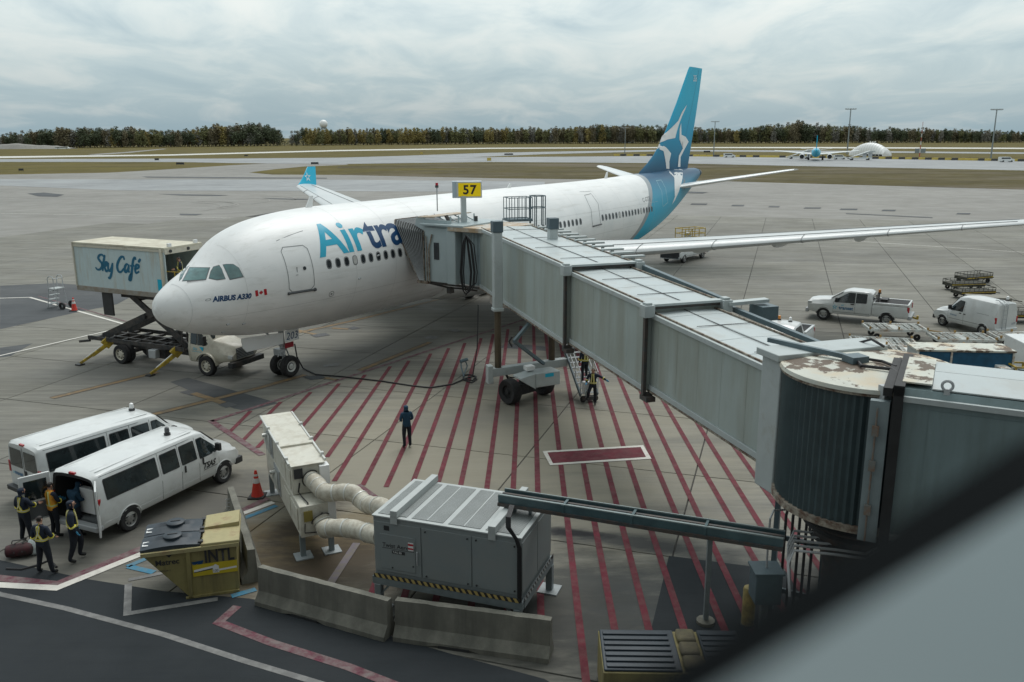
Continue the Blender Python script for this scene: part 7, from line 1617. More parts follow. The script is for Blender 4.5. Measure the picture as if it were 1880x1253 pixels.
cone_at(G(137, 572), 'orange cone on the left stand beside the wheeled step ladder', 1.0)
cone_at(G(1291, 466), 'small orange cone under the wing next to the pickup', .9)
# ---- wheeled step stand, left
q = G(108, 566); o = thing('step_ladder', 'thin wheeled platform steps standing on the dark patch at the left', 'step ladder', loc=(q.x, q.y, GZ), rz=radians(-20)); o.scale = (1.25, 1.25, 1.2)
for x, y in ((-.45, -.3), (-.45, .3), (.35, -.3), (.35, .3)): mb = MB(); mb.tube([(x, y, .0), (x * .55, y, 1.0), (x * .5, y, 1.75)], .025, 6); mb.build('leg', m_lgrey, o)
for k in range(4): mb = MB(); mb.box(-.5 + .08 * k, -.25 + .08 * k, -.28, .28, .22 + .26 * k, .25 + .26 * k); mb.build('step', m_unitl, o)
mb = MB(); mb.box(-.25, .28, -.3, .3, 1.12, 1.16); mb.build('platform', m_unitl, o)
mb = MB()
for y in (-.3, .3): mb.tube([(-.24, y, 1.7), (-.1, y, 1.85), (.12, y, 1.85), (.2, y, 1.7)], .025, 6)
mb.tube([(.2, -.3, 1.72), (.2, .3, 1.72)], .025, 6); mb.build('handrail', m_lgrey, o)
for y in (-.32, .32):
    mb = MB(); mb.lathe([(.10, -.04), (.2, -.05), (.21, 0), (.2, .05), (.10, .04)], 20, 0, TR(.62, y, .2) @ RX(pi / 2)); mb.lathe([(.10, -.02), (0, -.02)], 12, 1, TR(.62, y, .2) @ RX(pi / 2)); mb.build('wheel', [m_rub, m_lgrey], o)
# ---- baggage carts and dollies on the right
m_cart = M('cart_dark_paint', (.018, .024, .023), .8, var=.3, c2=(.09, .07, .03), amt=.5, c2scale=5)
def cart(P, rz, label, flat=False):
    o = thing('baggage_cart', label, 'baggage cart', loc=(P.x, P.y, GZ), rz=rz, group='dark open baggage carts'); o.scale = (.82, .82, .8)
    mb = MB(); mb.box(-1.6, 1.6, -.75, .75, .42, .72); mb.build('deck', m_cart if not flat else M('cart_deck', (.20, .19, .16), .7, var=.15), o)
    for x in (-1.15, 1.15):
        for s_ in (-1, 1): mb = MB(); mb.lathe([(.08, -.07), (.2, -.09), (.22, 0), (.2, .09), (.08, .07)], 16, 0, TR(x, s_ * .62, .23) @ RX(pi / 2)); mb.build('wheel', m_rub, o)
    mb = MB(); mb.beam((1.6, 0, .5), (2.6, 0, .35), .07, .07); mb.box(-1.3, 1.3, -.5, .5, .38, .55); mb.build('drawbar', m_cart, o)
    if not flat:
        mb = MB()
        for s_ in (-1, 1):
            mb.tube([(-1.58, s_ * .73, .66), (-1.58, s_ * .73, 1.0), (1.58, s_ * .73, 1.0), (1.58, s_ * .73, .66)], .03, 6); mb.tube([(-1.58, s_ * .73, .84), (1.58, s_ * .73, .84)], .02, 6)
            for k in range(7): x = -1.3 + .43 * k; mb.tube([(x, s_ * .73, .66), (x, s_ * .73, 1.0)], .018, 5)
        mb.tube([(-1.58, -.73, 1.0), (-1.58, .73, 1.0)], .03, 6); mb.tube([(1.58, -.73, 1.0), (1.58, .73, 1.0)], .03, 6); mb.build('side_rail', m_cart, o)
        mb = MB(); mb.box(-1.62, 1.62, -.77, -.75, .56, .64); mb.build('yellow_edge', m_yellow, o)
cart(G(1786, 520), .35, 'farthest dark baggage cart of the row above the cargo van'); cart(G(1768, 533), .1, 'middle dark baggage cart with yellow edging in the row above the cargo van'); cart(G(1785, 548), .15, 'nearest railed baggage cart, just behind the flat one above the cargo van'); cart(G(1812, 560), -.25, 'flat grey-topped baggage cart right behind the cargo van roof', True); cart(G(1876, 592), -.1, 'dark baggage cart cut by the right edge beside the cargo van')
m_dolly = M('dolly_white_paint', (.68, .70, .67), .6, var=.1, c2=(.30, .17, .08), amt=.8, c2scale=2.2, thr=.57, soft=.08)
def dolly(P, rz, label, L=3.2, W=1.7, z=.48, tongue=True):
    o = thing('container_dolly', label, 'container dolly', loc=(P.x, P.y, GZ), rz=rz, group='rusty white container dollies')
    mb = MB()
    for s_ in (-1, 1): mb.beam((-L / 2, s_ * W / 2, z), (L / 2, s_ * W / 2, z), .1, .14); mb.beam((s_ * L / 2, -W / 2, z), (s_ * L / 2, W / 2, z), .1, .14)
    mb.beam((-L / 2, 0, z - .05), (L / 2, 0, z - .05), .08, .1); mb.box(-.35, .35, -W / 2, W / 2, z - .02, z + .02); mb.build('frame', m_dolly, o)
    for x in (-L * .38, -L * .24, -.12 * L, L * .12, L * .24, L * .38):
        mb = MB()
        for s_ in (-1, 1): mb.beam((x - .1 * s_, -W / 2 + .08, z + .05), (x - .1 * s_, W / 2 - .08, z + .05), .03, .05)
        for k in range(9): y = -W / 2 + .14 + (W - .28) * k / 8; mb.box(x - .1, x + .1, y - .028, y + .028, z + .03, z + .07)
        mb.build('roller_track', m_dolly, o)
    for x in (-L * .35, L * .35):
        for s_ in (-1, 1): mb = MB(); mb.lathe([(.06, -.06), (.17, -.08), (.19, 0), (.17, .08), (.06, .06)], 14, 0, TR(x, s_ * W * .36, .2) @ RX(pi / 2)); mb.build('wheel', m_rub, o)
    for x, y in ((-L / 2, -W / 2), (L / 2, -W / 2), (-L / 2, W / 2), (L / 2, W / 2), (0, W / 2), (0, -W / 2)): mb = MB(); mb.box(x - .045, x + .045, y - .045, y + .045, z + .05, z + .2); mb.build('stop', M('stop_rust', (.40, .25, .09), .7), o)
    if tongue: mb = MB(); mb.beam((L / 2, 0, z - .1), (L / 2 + 1.1, 0, .4), .07, .07); mb.build('drawbar', m_rust if 0 else MATS['stop_rust'], o)
dolly(G(1640, 622), -.12, 'rusty white container dolly nearest the alone pickup', 3.1, 1.6, .62); dolly(G(1620, 645), -.22, 'white container dolly with ladder-like tracks, left of the second row'); dolly(G(1672, 662), -.22, 'white container dolly close behind the rotunda roof', 3.4)
dolly(G(1762, 636), -.1, 'rusty container dolly in front of the cargo van, behind the blue fronted container', 3.0); dolly(G(1838, 662), -.15, 'container dolly just right of the blue fronted container'); dolly(G(1868, 634), -.1, 'rusty container dolly at the right edge below the cargo van', 2.6)
dolly(G(1706, 690), -.25, 'container dolly peeking over the rotunda and walkway joint', 2.6)
# blue fronted container
q = G(1766, 703, .6); bc_ = thing('cargo_container', 'container with a flaking white roof and blue curtain front behind the walkway', 'container', loc=(q.x, q.y, GZ), rz=radians(-6))
mb = MB(); mb.box(-2.05, 2.05, 0, 1.3, .5, 2.0); mb.build('shell', m_unitl, bc_, bev=.02); mb = MB(); mb.box(-2.12, 2.12, -.08, 1.38, 2.0, 2.07); mb.build('roof', MATS['flaking_white_paint'], bc_)
m_curt = M('blue_curtain', (.012, .085, .16), .6, var=.3, scale=2)
for a, b in ((-1.98, -.62), (-.56, 1.98)): mb = MB(); rings = [[(a + (b - a) * k / 10, -.02 - .025 * (k % 2), .55), (a + (b - a) * k / 10, -.02 - .02 * (k % 2), 1.96), (a + (b - a) * k / 10, .0, 1.96), (a + (b - a) * k / 10, .0, .55)] for k in range(11)]; mb.loft(rings); mb.build('curtain', m_curt, bc_)
for x in (-2.03, -.59, 2.03): mb = MB(); mb.box(x - .04, x + .04, -.06, .02, .5, 2.0); mb.build('corner_post', m_dolly, bc_)
mb = MB(); mb.box(-2.0, 2.0, .1, 1.8, .3, .5); mb.build('base', m_trim, bc_)
for s_ in (-1.5, 1.5): mb = MB(); mb.box(s_ - .1, s_ + .1, .2, 1.7, 0, .3); mb.build('skid', m_trim, bc_)
# equipment at right edge: ground power cart and white box
q = G(1860, 712, .5); gp = thing('ground_power_cart', 'cluttered white and yellow ground equipment cart right of the blue fronted container', 'equipment cart', loc=(q.x, q.y, GZ), rz=-.1)
mb = MB(); mb.box(-.9, .7, -.5, .6, .4, .6); mb.build('deck', m_dolly, gp)
mb = MB(); mb.box(-.8, -.35, -.4, .4, .6, 1.45); mb.build('engine_cover', m_dolly, gp, bev=.03)
mb = MB()
for x, y in ((-.2, -.45), (.5, -.45), (.5, .45), (-.2, .45)): mb.beam((x, y, .6), (x, y, 1.5), .07, .07)
mb.beam((-.2, -.45, 1.5), (.5, -.45, 1.5), .07, .07); mb.beam((-.2, -.45, 1.5), (-.2, .45, 1.5), .07, .07); mb.beam((-.2, .45, 1.5), (.5, .45, 1.5), .07, .07); mb.beam((-.2, -.45, 1.0), (.5, -.45, 1.0), .07, .07); mb.build('yellow_frame', m_yellow, gp)
mb = MB(); mb.tube([(0, -.2, .6), (0, -.2, 1.2)], .2, 10); mb.tube([(.3, .1, .6), (.3, .1, 1.3)], .14, 10); mb.build('cylinder', m_blue, gp)
mb = MB(); mb.tube([(-.7, -.42, 1.3), (-.4, -.5, 1.0), (0, -.5, 1.35), (.4, -.5, .9)], .03, 6); mb.build('hose', m_cable, gp)
for x in (-.6, .4): mb = MB(); mb.lathe([(.06, -.5), (.2, -.5), (.2, .5), (.06, .5)], 14, 0, TR(x, 0, .21) @ RX(pi / 2)); mb.build('wheel', m_rub, gp)
q = G(1890, 690, .5); wb = thing('white_box_trailer', 'white box trailer cut by the right edge of the view', 'trailer', loc=(q.x + .35, q.y, GZ), rz=-.1); mb = MB(); mb.box(-.55, 1.6, 0, 2.4, .5, 1.9); mb.build('box_body', m_vwhite, wb, bev=.03); mb = MB(); mb.box(-.45, 1.5, .1, 2.3, .3, .5); mb.build('base', m_trim, wb)
for k in range(3): mb = MB(); mb.box(-.2, .8, -.01, 0, 1.2 + .12 * k, 1.24 + .12 * k); mb.build('label_line', m_navy, wb)
for x in (0, 1.1): mb = MB(); mb.lathe([(.06, -.9), (.25, -.9), (.25, .9), (.06, .9)], 14, 0, TR(x, 1.2, .26) @ RX(pi / 2)); mb.build('wheel', m_rub, wb)
# yellow maintenance cage behind the wing
q = G(1266, 455); yc = thing('yellow_cage', 'open yellow tubular cage standing behind the wing near the tail', 'maintenance cage', loc=(q.x, q.y, .02), rz=.5)
zb_c = 0.0; mb = MB()
for x in (-1.3, -.4, .5, 1.3):
    for y in (-.8, .8): mb.tube([(x, y, 0), (x, y, 2.0)], .045, 5)
for z in (1.0, 1.5, 2.0):
    for y in (-.8, .8): mb.tube([(-1.3, y, z), (1.3, y, z)], .045, 5)
    for x in (-1.3, 1.3): mb.tube([(x, -.8, z), (x, .8, z)], .045, 5)
mb.tube([(-1.3, -.8, 1.0), (-.4, -.8, 2.0)], .04, 5); mb.build('rails', m_yellow, yc)
mb = MB(); mb.box(-1.3, 1.3, -.8, .8, .5, .58); mb.build('deck', m_lgrey, yc); mb = MB(); mb.box(-.8, -.3, -.5, .0, .6, 1.6); mb.build('locker', m_lgrey, yc)
# ------------------------------------------------------------------ people
m_skin = M('skin', (.42, .24, .17), .55, var=.06); m_hair = M('dark_hair', (.02, .016, .014), .7)
m_navyj = M('navy_jacket', (.012, .020, .038), .85, var=.25, scale=9, bump=.3, bscale=14); m_tealj = M('teal_navy_jacket', (.010, .045, .085), .85, var=.2, scale=9, bump=.3, bscale=14); m_pants = M('dark_trousers', (.010, .013, .020), .9, var=.25, scale=9, bump=.3, bscale=12)
m_boot = M('black_boot', (.012, .012, .012), .6); m_vest = M('orange_yellow_vest', (.80, .36, .04), .7, var=.12, scale=6); m_hvy = M('hi_vis_yellow', (.80, .70, .04), .6, var=.08, scale=8); m_silv = M('silver_reflective_tape', (.6, .6, .55), .4); m_glove = M('blue_glove', (.05, .25, .42), .5)
BASE = dict(pel=(0, 0, .93), bel=(0, .0, 1.10), che=(0, -.01, 1.32), nkb=(0, -.01, 1.46), nck=(0, .005, 1.53), hed=(0, .02, 1.62), top=(0, .015, 1.72),
            shL=(-.18, -.01, 1.41), elL=(-.25, -.04, 1.15), wrL=(-.25, .06, .93), shR=(.18, -.01, 1.41), elR=(.25, -.04, 1.15), wrR=(.25, .06, .93),
            hiL=(-.095, 0, .88), knL=(-.11, .03, .49), anL=(-.115, -.02, .10), toL=(-.13, .15, .04), hiR=(.095, 0, .88), knR=(.11, .03, .49), anR=(.115, -.02, .10), toR=(.13, .15, .04))
RAD = dict(pel=(.165, .125), bel=(.155, .12), che=(.185, .125), nkb=(.09, .085), nck=(.062, .065), hed=(.082, .098), top=(.070, .082), shL=(.078, .08), elL=(.058, .058), wrL=(.042, .046), hiL=(.105, .11), knL=(.072, .075), anL=(.055, .06), toL=(.046, .036))
EDG = [('pel', 'bel'), ('bel', 'che'), ('che', 'nkb'), ('nkb', 'nck'), ('nck', 'hed'), ('hed', 'top'), ('che', 'shL'), ('shL', 'elL'), ('elL', 'wrL'), ('che', 'shR'), ('shR', 'elR'), ('elR', 'wrR'), ('pel', 'hiL'), ('hiL', 'knL'), ('knL', 'anL'), ('anL', 'toL'), ('pel', 'hiR'), ('hiR', 'knR'), ('knR', 'anR'), ('anR', 'toR')]
def person(P, rz, label, pose=None, jacket=None, hood=False, vest=None, bands='x', scale=1.0, bulk=1.0, gloves=None, hair=None, skirt=.0, face=True):
    o = thing('person', label, 'person', loc=(P.x, P.y, P.z), rz=rz); o.scale = (scale,) * 3
    J = dict(BASE); J.update(pose or {}); names = list(J)
    me = bpy.data.meshes.new('body'); me.from_pydata([J[n] for n in names], [(names.index(a), names.index(b)) for a, b in EDG], [])
    b = bpy.data.objects.new('body', me); col.objects.link(b)
    sk_ = b.modifiers.new('skin', 'SKIN'); sk_.branch_smoothing = .4; b.modifiers.new('sub', 'SUBSURF').levels = 2
    for i, n in enumerate(names):
        r = RAD.get(n) or RAD[n[:-1] + 'L']; f = bulk if n in ('pel', 'bel', 'che', 'shL', 'shR', 'elL', 'elR', 'hiL', 'hiR', 'knL', 'knR') else 1
        if hood and n in ('hed', 'top', 'nck'): r = (r[0] * 1.28, r[1] * 1.25)
        me.skin_vertices[0].data[i].radius = (r[0] * f, r[1] * f); me.skin_vertices[0].data[i].use_root = (n == 'pel')
    dg = bpy.context.evaluated_depsgraph_get(); m2 = bpy.data.meshes.new_from_object(b.evaluated_get(dg)); bpy.data.objects.remove(b); bpy.data.meshes.remove(me)
    jk = jacket or m_navyj; mats = [jk, m_pants, m_boot, m_skin, hair or m_hair, gloves or m_skin, vest or jk]
    for m_ in mats: m2.materials.append(m_)
    segs = [(Vector(J[a]), Vector(J[b_]), (a, b_)) for a, b_ in EDG]; hc = Vector(J['hed'])
    for p in m2.polygons:
        c = p.center; best = None
        for a, b_, k in segs:
            d = b_ - a; t = max(0, min(1, (c - a).dot(d) / d.length_squared)); q = (c - a - d * t).length / (RAD.get(k[1]) or RAD[k[1][:-1] + 'L'])[0]
            if best is None or q < best[0]: best = (q, k, t)
        k = best[1]; mi = 0
        if k in (('hed', 'top'), ('nck', 'hed')):
            fr = (c.y - hc.y) > .045 and c.z < hc.z + .06 and abs(c.x - hc.x) < .075
            mi = 3 if fr or (not hood and c.z < hc.z - .03) else (0 if hood else 4)
        elif k in (('nkb', 'nck'),): mi = 0 if hood or c.z < J['nkb'][2] + .04 else 3
        elif k[0][:2] in ('hi', 'kn') or k[0] == 'pel' and k[1][:2] == 'hi': mi = 1
        elif k[0][:2] == 'an': mi = 2
        elif k == ('pel', 'bel') and c.z < J['pel'][2] - .04 - skirt: mi = 1
        elif vest and k in (('pel', 'bel'), ('bel', 'che'), ('che', 'nkb')): mi = 6
        elif vest and k[0] == 'che' and best[2] < .75: mi = 6
        p.material_index = mi; p.use_smooth = True
    bm = bmesh.new(); bm.from_mesh(m2); bvh = BVHTree.FromBMesh(bm); bm.free()
    b = bpy.data.objects.new('body', m2); col.objects.link(b); b.parent = o
    # face features
    if face and not bands == 'none_face':
        mb = MB(); h = hc; y = h.y + RAD['hed'][1] * (1.2 if hood else 1)
        mb.add([(h.x - .012, y - .02, h.z + .015), (h.x + .012, y - .02, h.z + .015), (h.x + .016, y - .015, h.z - .03), (h.x - .016, y - .015, h.z - .03), (h.x, y + .018, h.z - .024)], [(0, 1, 4), (1, 2, 4), (2, 3, 4), (3, 0, 4), (0, 3, 2, 1)])
        for s_ in (-1, 1): mb.tube([(h.x + s_ * .075, h.y - .01, h.z - .02), (h.x + s_ * .085, h.y - .015, h.z + .02)], .016, 6)
        mb.build('nose_and_ears', m_skin, o)
        mb = MB()
        for s_ in (-1, 1): mb.tube([(h.x + s_ * .03 - .01, y - .012, h.z + .018), (h.x + s_ * .03 + .01, y - .012, h.z + .018)], .008, 6)
        mb.tube([(h.x - .022, y - .016, h.z - .055), (h.x + .022, y - .016, h.z - .055)], .005, 5); mb.build('eyes_and_mouth', m_hair, o)
    # hands: palm and five fingers
    for sfx, s_ in (('L', -1), ('R', 1)):
        w_ = Vector(J['wr' + sfx]); e_ = Vector(J['el' + sfx]); d = (w_ - e_).normalized(); side = d.cross(Vector((0, 1, 0.001))); side = (side if side.length > .2 else d.cross(Vector((0, 0, 1)))).normalized(); nrm = side.cross(d).normalized()
        mb = MB(); mb.loft([[w_ + d * t + side * a * f + nrm * c2 * f for a, c2 in ((-.03, -.014), (.03, -.014), (.03, .014), (-.03, .014))] for t, f in ((-.01, .9), (.04, 1.25), (.085, 1.1))])
        for k, ln in enumerate((.062, .074, .07, .055)):
            a = w_ + d * .08 + side * (-.026 + .0175 * k); mb.tube([a, a + d * ln * .55 + nrm * .008, a + d * ln + nrm * .024], [.0088, .008, .0062], 6)
        a = w_ + d * .02 + side * .03 * -s_; mb.tube([a, a + side * .022 * -s_ + d * .03, a + side * .026 * -s_ + d * .058 + nrm * .012], [.011, .0095, .007], 6)
        mb.build('hand', gloves or m_skin, o)
    # reflective strips laid over the clothes
    def strip(path, wd, mats_, seg=9):
        pts = []
        for (a0, z0), (a1, z1) in zip(path, path[1:]):
            for k in range(seg): t = k / seg; pts.append((a0 + (a1 - a0) * t, z0 + (z1 - z0) * t))
        pts.append(path[-1]); mb = MB()
        def cast(a, z):
            f = (z - J['pel'][2]) / (J['nkb'][2] - J['pel'][2]); ax = Vector(J['pel']).lerp(Vector(J['nkb']), max(0, min(1, f))); n = Vector((cos(a), sin(a), 0)); q = Vector((ax.x, ax.y, z)); st_ = q + n * .6
            h = bvh.ray_cast(st_, -n); r_ = (h[0] - q).dot(n) if h[0] is not None else .15
            r_ = min(r_, .26); return q + n * (r_ + .012)
        q = [cast(a, z) for a, z in pts]
        for w2, off, mi in ((wd, 0, 0), (wd * .34, .006, 1)):
            L = []; R = []
            for i, p in enumerate(q):
                d = (q[min(i + 1, len(q) - 1)] - q[max(i - 1, 0)]).normalized(); n = Vector((cos(pts[i][0]), sin(pts[i][0]), 0)); s2_ = d.cross(n).normalized() * w2 / 2; L.append(p + s2_ + n * off); R.append(p - s2_ + n * off)
            k = len(q); mb.add(L + R, [(i, i + 1, k + i + 1, k + i) for i in range(k - 1)], mi)
        mb.build('reflective_strip', [m_hvy, m_silv], o, smooth=0)
    B_ = -pi / 2; F_ = pi / 2
    if bands in ('x', 'xv'):
        strip([(B_ - .55, 1.47), (B_, 1.25), (B_ + .75, 1.08)], .068, 0); strip([(B_ + .55, 1.47), (B_, 1.25), (B_ - .75, 1.08)], .068, 0)
        strip([(t, 1.06) for t in np.linspace(0, 2 * pi, 13)], .075, 0, 3)
        strip([(F_ - .45, 1.47), (F_ - .5, 1.08)], .068, 0); strip([(F_ + .45, 1.47), (F_ + .5, 1.08)], .068, 0)
    if bands == 'v':
        for s_ in (-1, 1): strip([(F_ + s_ * .45, 1.47), (F_ + s_ * .5, 1.04)], .068, 0); strip([(B_ + s_ * .45, 1.47), (B_ + s_ * .5, 1.04)], .068, 0)
        strip([(t, 1.04) for t in np.linspace(0, 2 * pi, 13)], .075, 0, 3)
    if bands != 'none':
        for sfx in 'LR':
            e_, w_ = Vector(J['el' + sfx]), Vector(J['wr' + sfx]); a = e_.lerp(w_, .25); b2 = e_.lerp(w_, .42)
            mb = MB(); mb.tube([a, b2], [.072 * bulk, .068 * bulk], 12, 0); mb.tube([a.lerp(b2, .33), a.lerp(b2, .66)], [.0735 * bulk, .072 * bulk], 12, 1); mb.build('reflective_strip', [m_hvy, m_silv], o)
    return o
Gz = lambda x, y: G(x, y, GZ)
A_fwd = dict(elL=(-.24, .05, 1.17), wrL=(-.12, .26, 1.12), elR=(.24, .05, 1.17), wrR=(.12, .26, 1.12))
legs_step = dict(knL=(-.12, .16, .52), anL=(-.13, .08, .12), toL=(-.14, .24, .07), knR=(.11, -.04, .5), anR=(.12, -.18, .11), toR=(.13, -.02, .04))
wide = dict(hiL=(-.10, 0, .88), knL=(-.17, .03, .49), anL=(-.22, -.03, .1), toL=(-.25, .13, .04), hiR=(.10, 0, .88), knR=(.16, .0, .49), anR=(.2, .0, .1), toR=(.23, .17, .04))
person(Gz(748, 822), radians(25), 'person in a dark hooded jacket standing alone on the red hatching', pose=dict(elR=(.25, .0, 1.16), wrR=(.15, .2, 1.05), elL=(-.24, .0, 1.16), wrL=(-.14, .2, 1.05)), jacket=m_tealj, hood=True, bands='none', scale=.97)
person(Gz(52, 998), radians(-25), 'person with a yellow X harness standing leftmost of the crew at the vans', pose={**wide, 'elR': (.26, .1, 1.2), 'wrR': (.22, .33, 1.16), 'elL': (-.27, -.02, 1.15), 'wrL': (-.28, .12, .98)}, hood=True, bands='x', bulk=1.1)
person(Gz(86, 1054), radians(-12), 'dark haired person with a low yellow harness, nearest the camera of the van crew', pose={**wide, 'elR': (.27, .02, 1.17), 'wrR': (.24, .2, 1.05)}, bands='x', bulk=1.05, scale=.98)
person(Gz(104, 986), radians(-30), 'person in an orange and yellow vest facing the open van', pose=A_fwd, vest=m_vest, bands='v', gloves=m_glove, scale=1.0)
person(Gz(142, 1030), radians(-60), 'big person in a hooded coat with yellow shoulder straps and blue gloves', pose={**legs_step, 'elL': (-.26, -.02, 1.15), 'wrL': (-.26, .08, .93)}, hood=True, bands='x', bulk=1.22, gloves=m_glove, scale=1.05, skirt=.1)
person(G(145, 985, GZ), radians(-25), 'person in a teal hood leaning into the back of the near van', pose={**A_fwd, 'che': (0, .08, 1.30), 'nkb': (0, .14, 1.43), 'nck': (0, .18, 1.5), 'hed': (0, .22, 1.57), 'top': (0, .24, 1.66)}, jacket=m_tealj, hood=True, bands='none', gloves=m_glove)
# stair and apron crew by the bridge
st_q = pB.lerp(pA, .20) + sv * .5; st_q.z += .03
person(st_q, atan2(dh.y, dh.x) - pi / 2, 'person in a hi-vis striped jacket climbing the bridge service stair', pose={'knR': (.11, .16, .56), 'anR': (.12, .12, .27), 'toR': (.13, .28, .22), 'elR': (.27, .05, 1.17), 'wrR': (.3, .22, 1.05)}, bands='v', scale=.98)
person(Gz(1088, 743), radians(165), 'person stepping off the service stair with one blue gloved arm held out', pose={'elL': (-.42, .02, 1.30), 'wrL': (-.62, .1, 1.22), 'elR': (.27, .03, 1.17), 'wrR': (.27, .2, 1.06), 'knR': (.16, .22, .62), 'anR': (.22, .02, .33), 'toR': (.24, .17, .24)}, bands='v', gloves=m_glove, scale=.96)
q = ct.matrix_world @ Vector((bx1 + .25, -.55, BZ0 + .32)); person(q, radians(120), 'person with yellow straps working inside the raised catering box', pose=A_fwd, bands='v', scale=.98)
# things with the crew
q = Gz(38, 1022); o = thing('equipment_bag', 'dark red and black equipment bag lying at the feet of the van crew', 'bag', loc=tuple(q), rz=.3)
mb = MB(); mb.loft([[(x, .19 * f * cos(a), .20 + .19 * f * sin(a) * 1.0) for a in np.linspace(0, 2 * pi, 13)[:-1]] for x, f in ((-.36, .5), (-.33, .85), (-.2, 1), (.2, 1), (.33, .85), (.36, .5))]); mb.build('body', M('bag_dark_red', (.07, .015, .02), .7, c2=(.02, .02, .02), amt=.8, c2scale=5), o, smooth=50)
mb = MB(); mb.tube([(-.2, .1, .38), (-.15, .0, .50), (.15, .0, .50), (.2, .1, .38)], .016, 6); mb.tube([(-.1, -.19, .2), (-.1, .0, .40), (-.1, .19, .2)], .022, 6); mb.tube([(.1, -.19, .2), (.1, .0, .40), (.1, .19, .2)], .022, 6); mb.build('straps', m_trim, o)
q = Gz(64, 1016); o = thing('plastic_bag', 'crumpled clear white plastic bag beside the red and black equipment bag', 'bag', loc=tuple(q)); mb = MB(); rr = random.Random(3)
mb.loft([[(f * .2 * (1 + rr.uniform(-.16, .16)) * cos(a), f * .17 * (1 + rr.uniform(-.16, .16)) * sin(a), z) for a in np.linspace(0, 2 * pi, 15)[:-1]] for z, f in ((0, .8), (.08, 1.05), (.2, 1.1), (.32, .9), (.42, .5), (.46, .25))]); mb.build('film', M('bag_plastic', (.45, .50, .50), .25, var=.2, scale=8), o, smooth=20)
mb = MB(); mb.tube([Gz(12, 1046) + Vector((0, 0, .02)), Gz(40, 1047) + Vector((0, 0, .02)), Gz(68, 1040) + Vector((0, 0, .02)), Gz(92, 1030) + Vector((0, 0, .02)), Gz(104, 1043) + Vector((0, 0, .02))], .035, 6); tag(mb.build('dark_hose', m_cable), 'dark hose lying on the ground at the feet of the van crew', 'hose')
q = pB + sv * .25 + Vector((0, 0, .12)); q = q - dh * .12; o = thing('white_bin', 'white box and bag resting on the lowest steps of the service stair', 'bin', loc=tuple(q), rz=atan2(dh.y, dh.x)); mb = MB(); mb.box(-.1, .14, -.14, .14, 0, .55); mb.build('bin', m_white, o, bev=.02); mb = MB(); mb.box(-.2, -.08, -.12, .1, -.05, .22); mb.build('bag', MATS['bag_plastic'], o, bev=.04)
# ------------------------------------------------------------------ far field
m_pole = M('mast_grey', (.22, .25, .26), .5)
def on(px, py, z=0): p = G(px, py, z); return p
def mast(px, yb, yt, label):
    P = on(px, yb); top = AT(px, yt, P.y).z; o = thing('light_mast', label, 'light mast', loc=(P.x, P.y, 0), group='tall apron light masts'); r = top * .011
    mb = MB(); mb.tube([(0, 0, 0), (0, 0, top)], [r * 1.6, r], 8); mb.build('pole', m_pole, o)
    s_ = top * .11; mb = MB(); mb.tube([(-s_, 0, top), (s_, 0, top)], r * .8, 6); mb.build('crossarm', m_pole, o)
    for k in range(5): x = -s_ + 2 * s_ * k / 4; mb = MB(); mb.box(x - s_ * .13, x + s_ * .13, -.4, .4, top - .1, top + s_ * .17); mb.build('floodlight', m_lgrey, o)
mast(1555, 284, 201, 'tallest light mast, between the teal tailed jet and the white dome shelter'); mast(1819, 292, 202, 'light mast standing near the right edge of the far field'); mast(1310, 286, 224, 'light mast just right of the airliner fin'); mast(1147, 283, 235, 'short light mast left of the airliner fin')
P = on(1688, 288); tp_ = AT(1690, 224, P.y).z; o = thing('antenna_mast', 'thin red and white striped antenna mast right of the dome shelter', 'antenna', loc=(P.x, P.y, 0))
for k in range(9): mb = MB(); mb.tube([(0, 0, tp_ * k / 9), (0, 0, tp_ * (k + 1) / 9)], .28 * (1 - k * .08), 6); mb.build('mast_section', M('mast_red', (.40, .10, .06), .6) if k % 2 == 0 else M('mast_white', (.6, .6, .58), .6), o)
# radome tower
P = on(596, 266.5); sc_ = P.y / FPX; zc_ = AT(596, 228, P.y).z; o = thing('radar_tower', 'white radar ball on a lattice tower above the far trees', 'radar tower', loc=(P.x, P.y, 0)); R_ = 7.2 * sc_
mb = MB(); mb.lathe([(R_ * cos(t), zc_ + R_ * sin(t)) for t in np.linspace(-1.4, pi / 2, 16)], 28); mb.build('radome', m_starwhite, o, smooth=60)
mb = MB(); mb.lathe([(R_ * .75, zc_ - R_ * 1.15), (R_ * .75, zc_ - R_ * .85)], 20); mb.build('deck', m_pole, o)
mb = MB(); e = R_ * .55
for x in (-1, 1):
    for y in (-1, 1): mb.tube([(x * e * 1.2, y * e * 1.2, 0), (x * e * .8, y * e * .8, zc_ - R_)], .3, 4)
for k in range(4):
    z0 = (zc_ - R_) * k / 4; z1 = (zc_ - R_) * (k + 1) / 4
    for y in (-1, 1): mb.tube([(-e, y * e, z0), (e, y * e, z1)], .18, 4); mb.tube([(-e, y * e, z1), (e, y * e, z1)], .18, 4)
mb.build('lattice', m_pole, o)
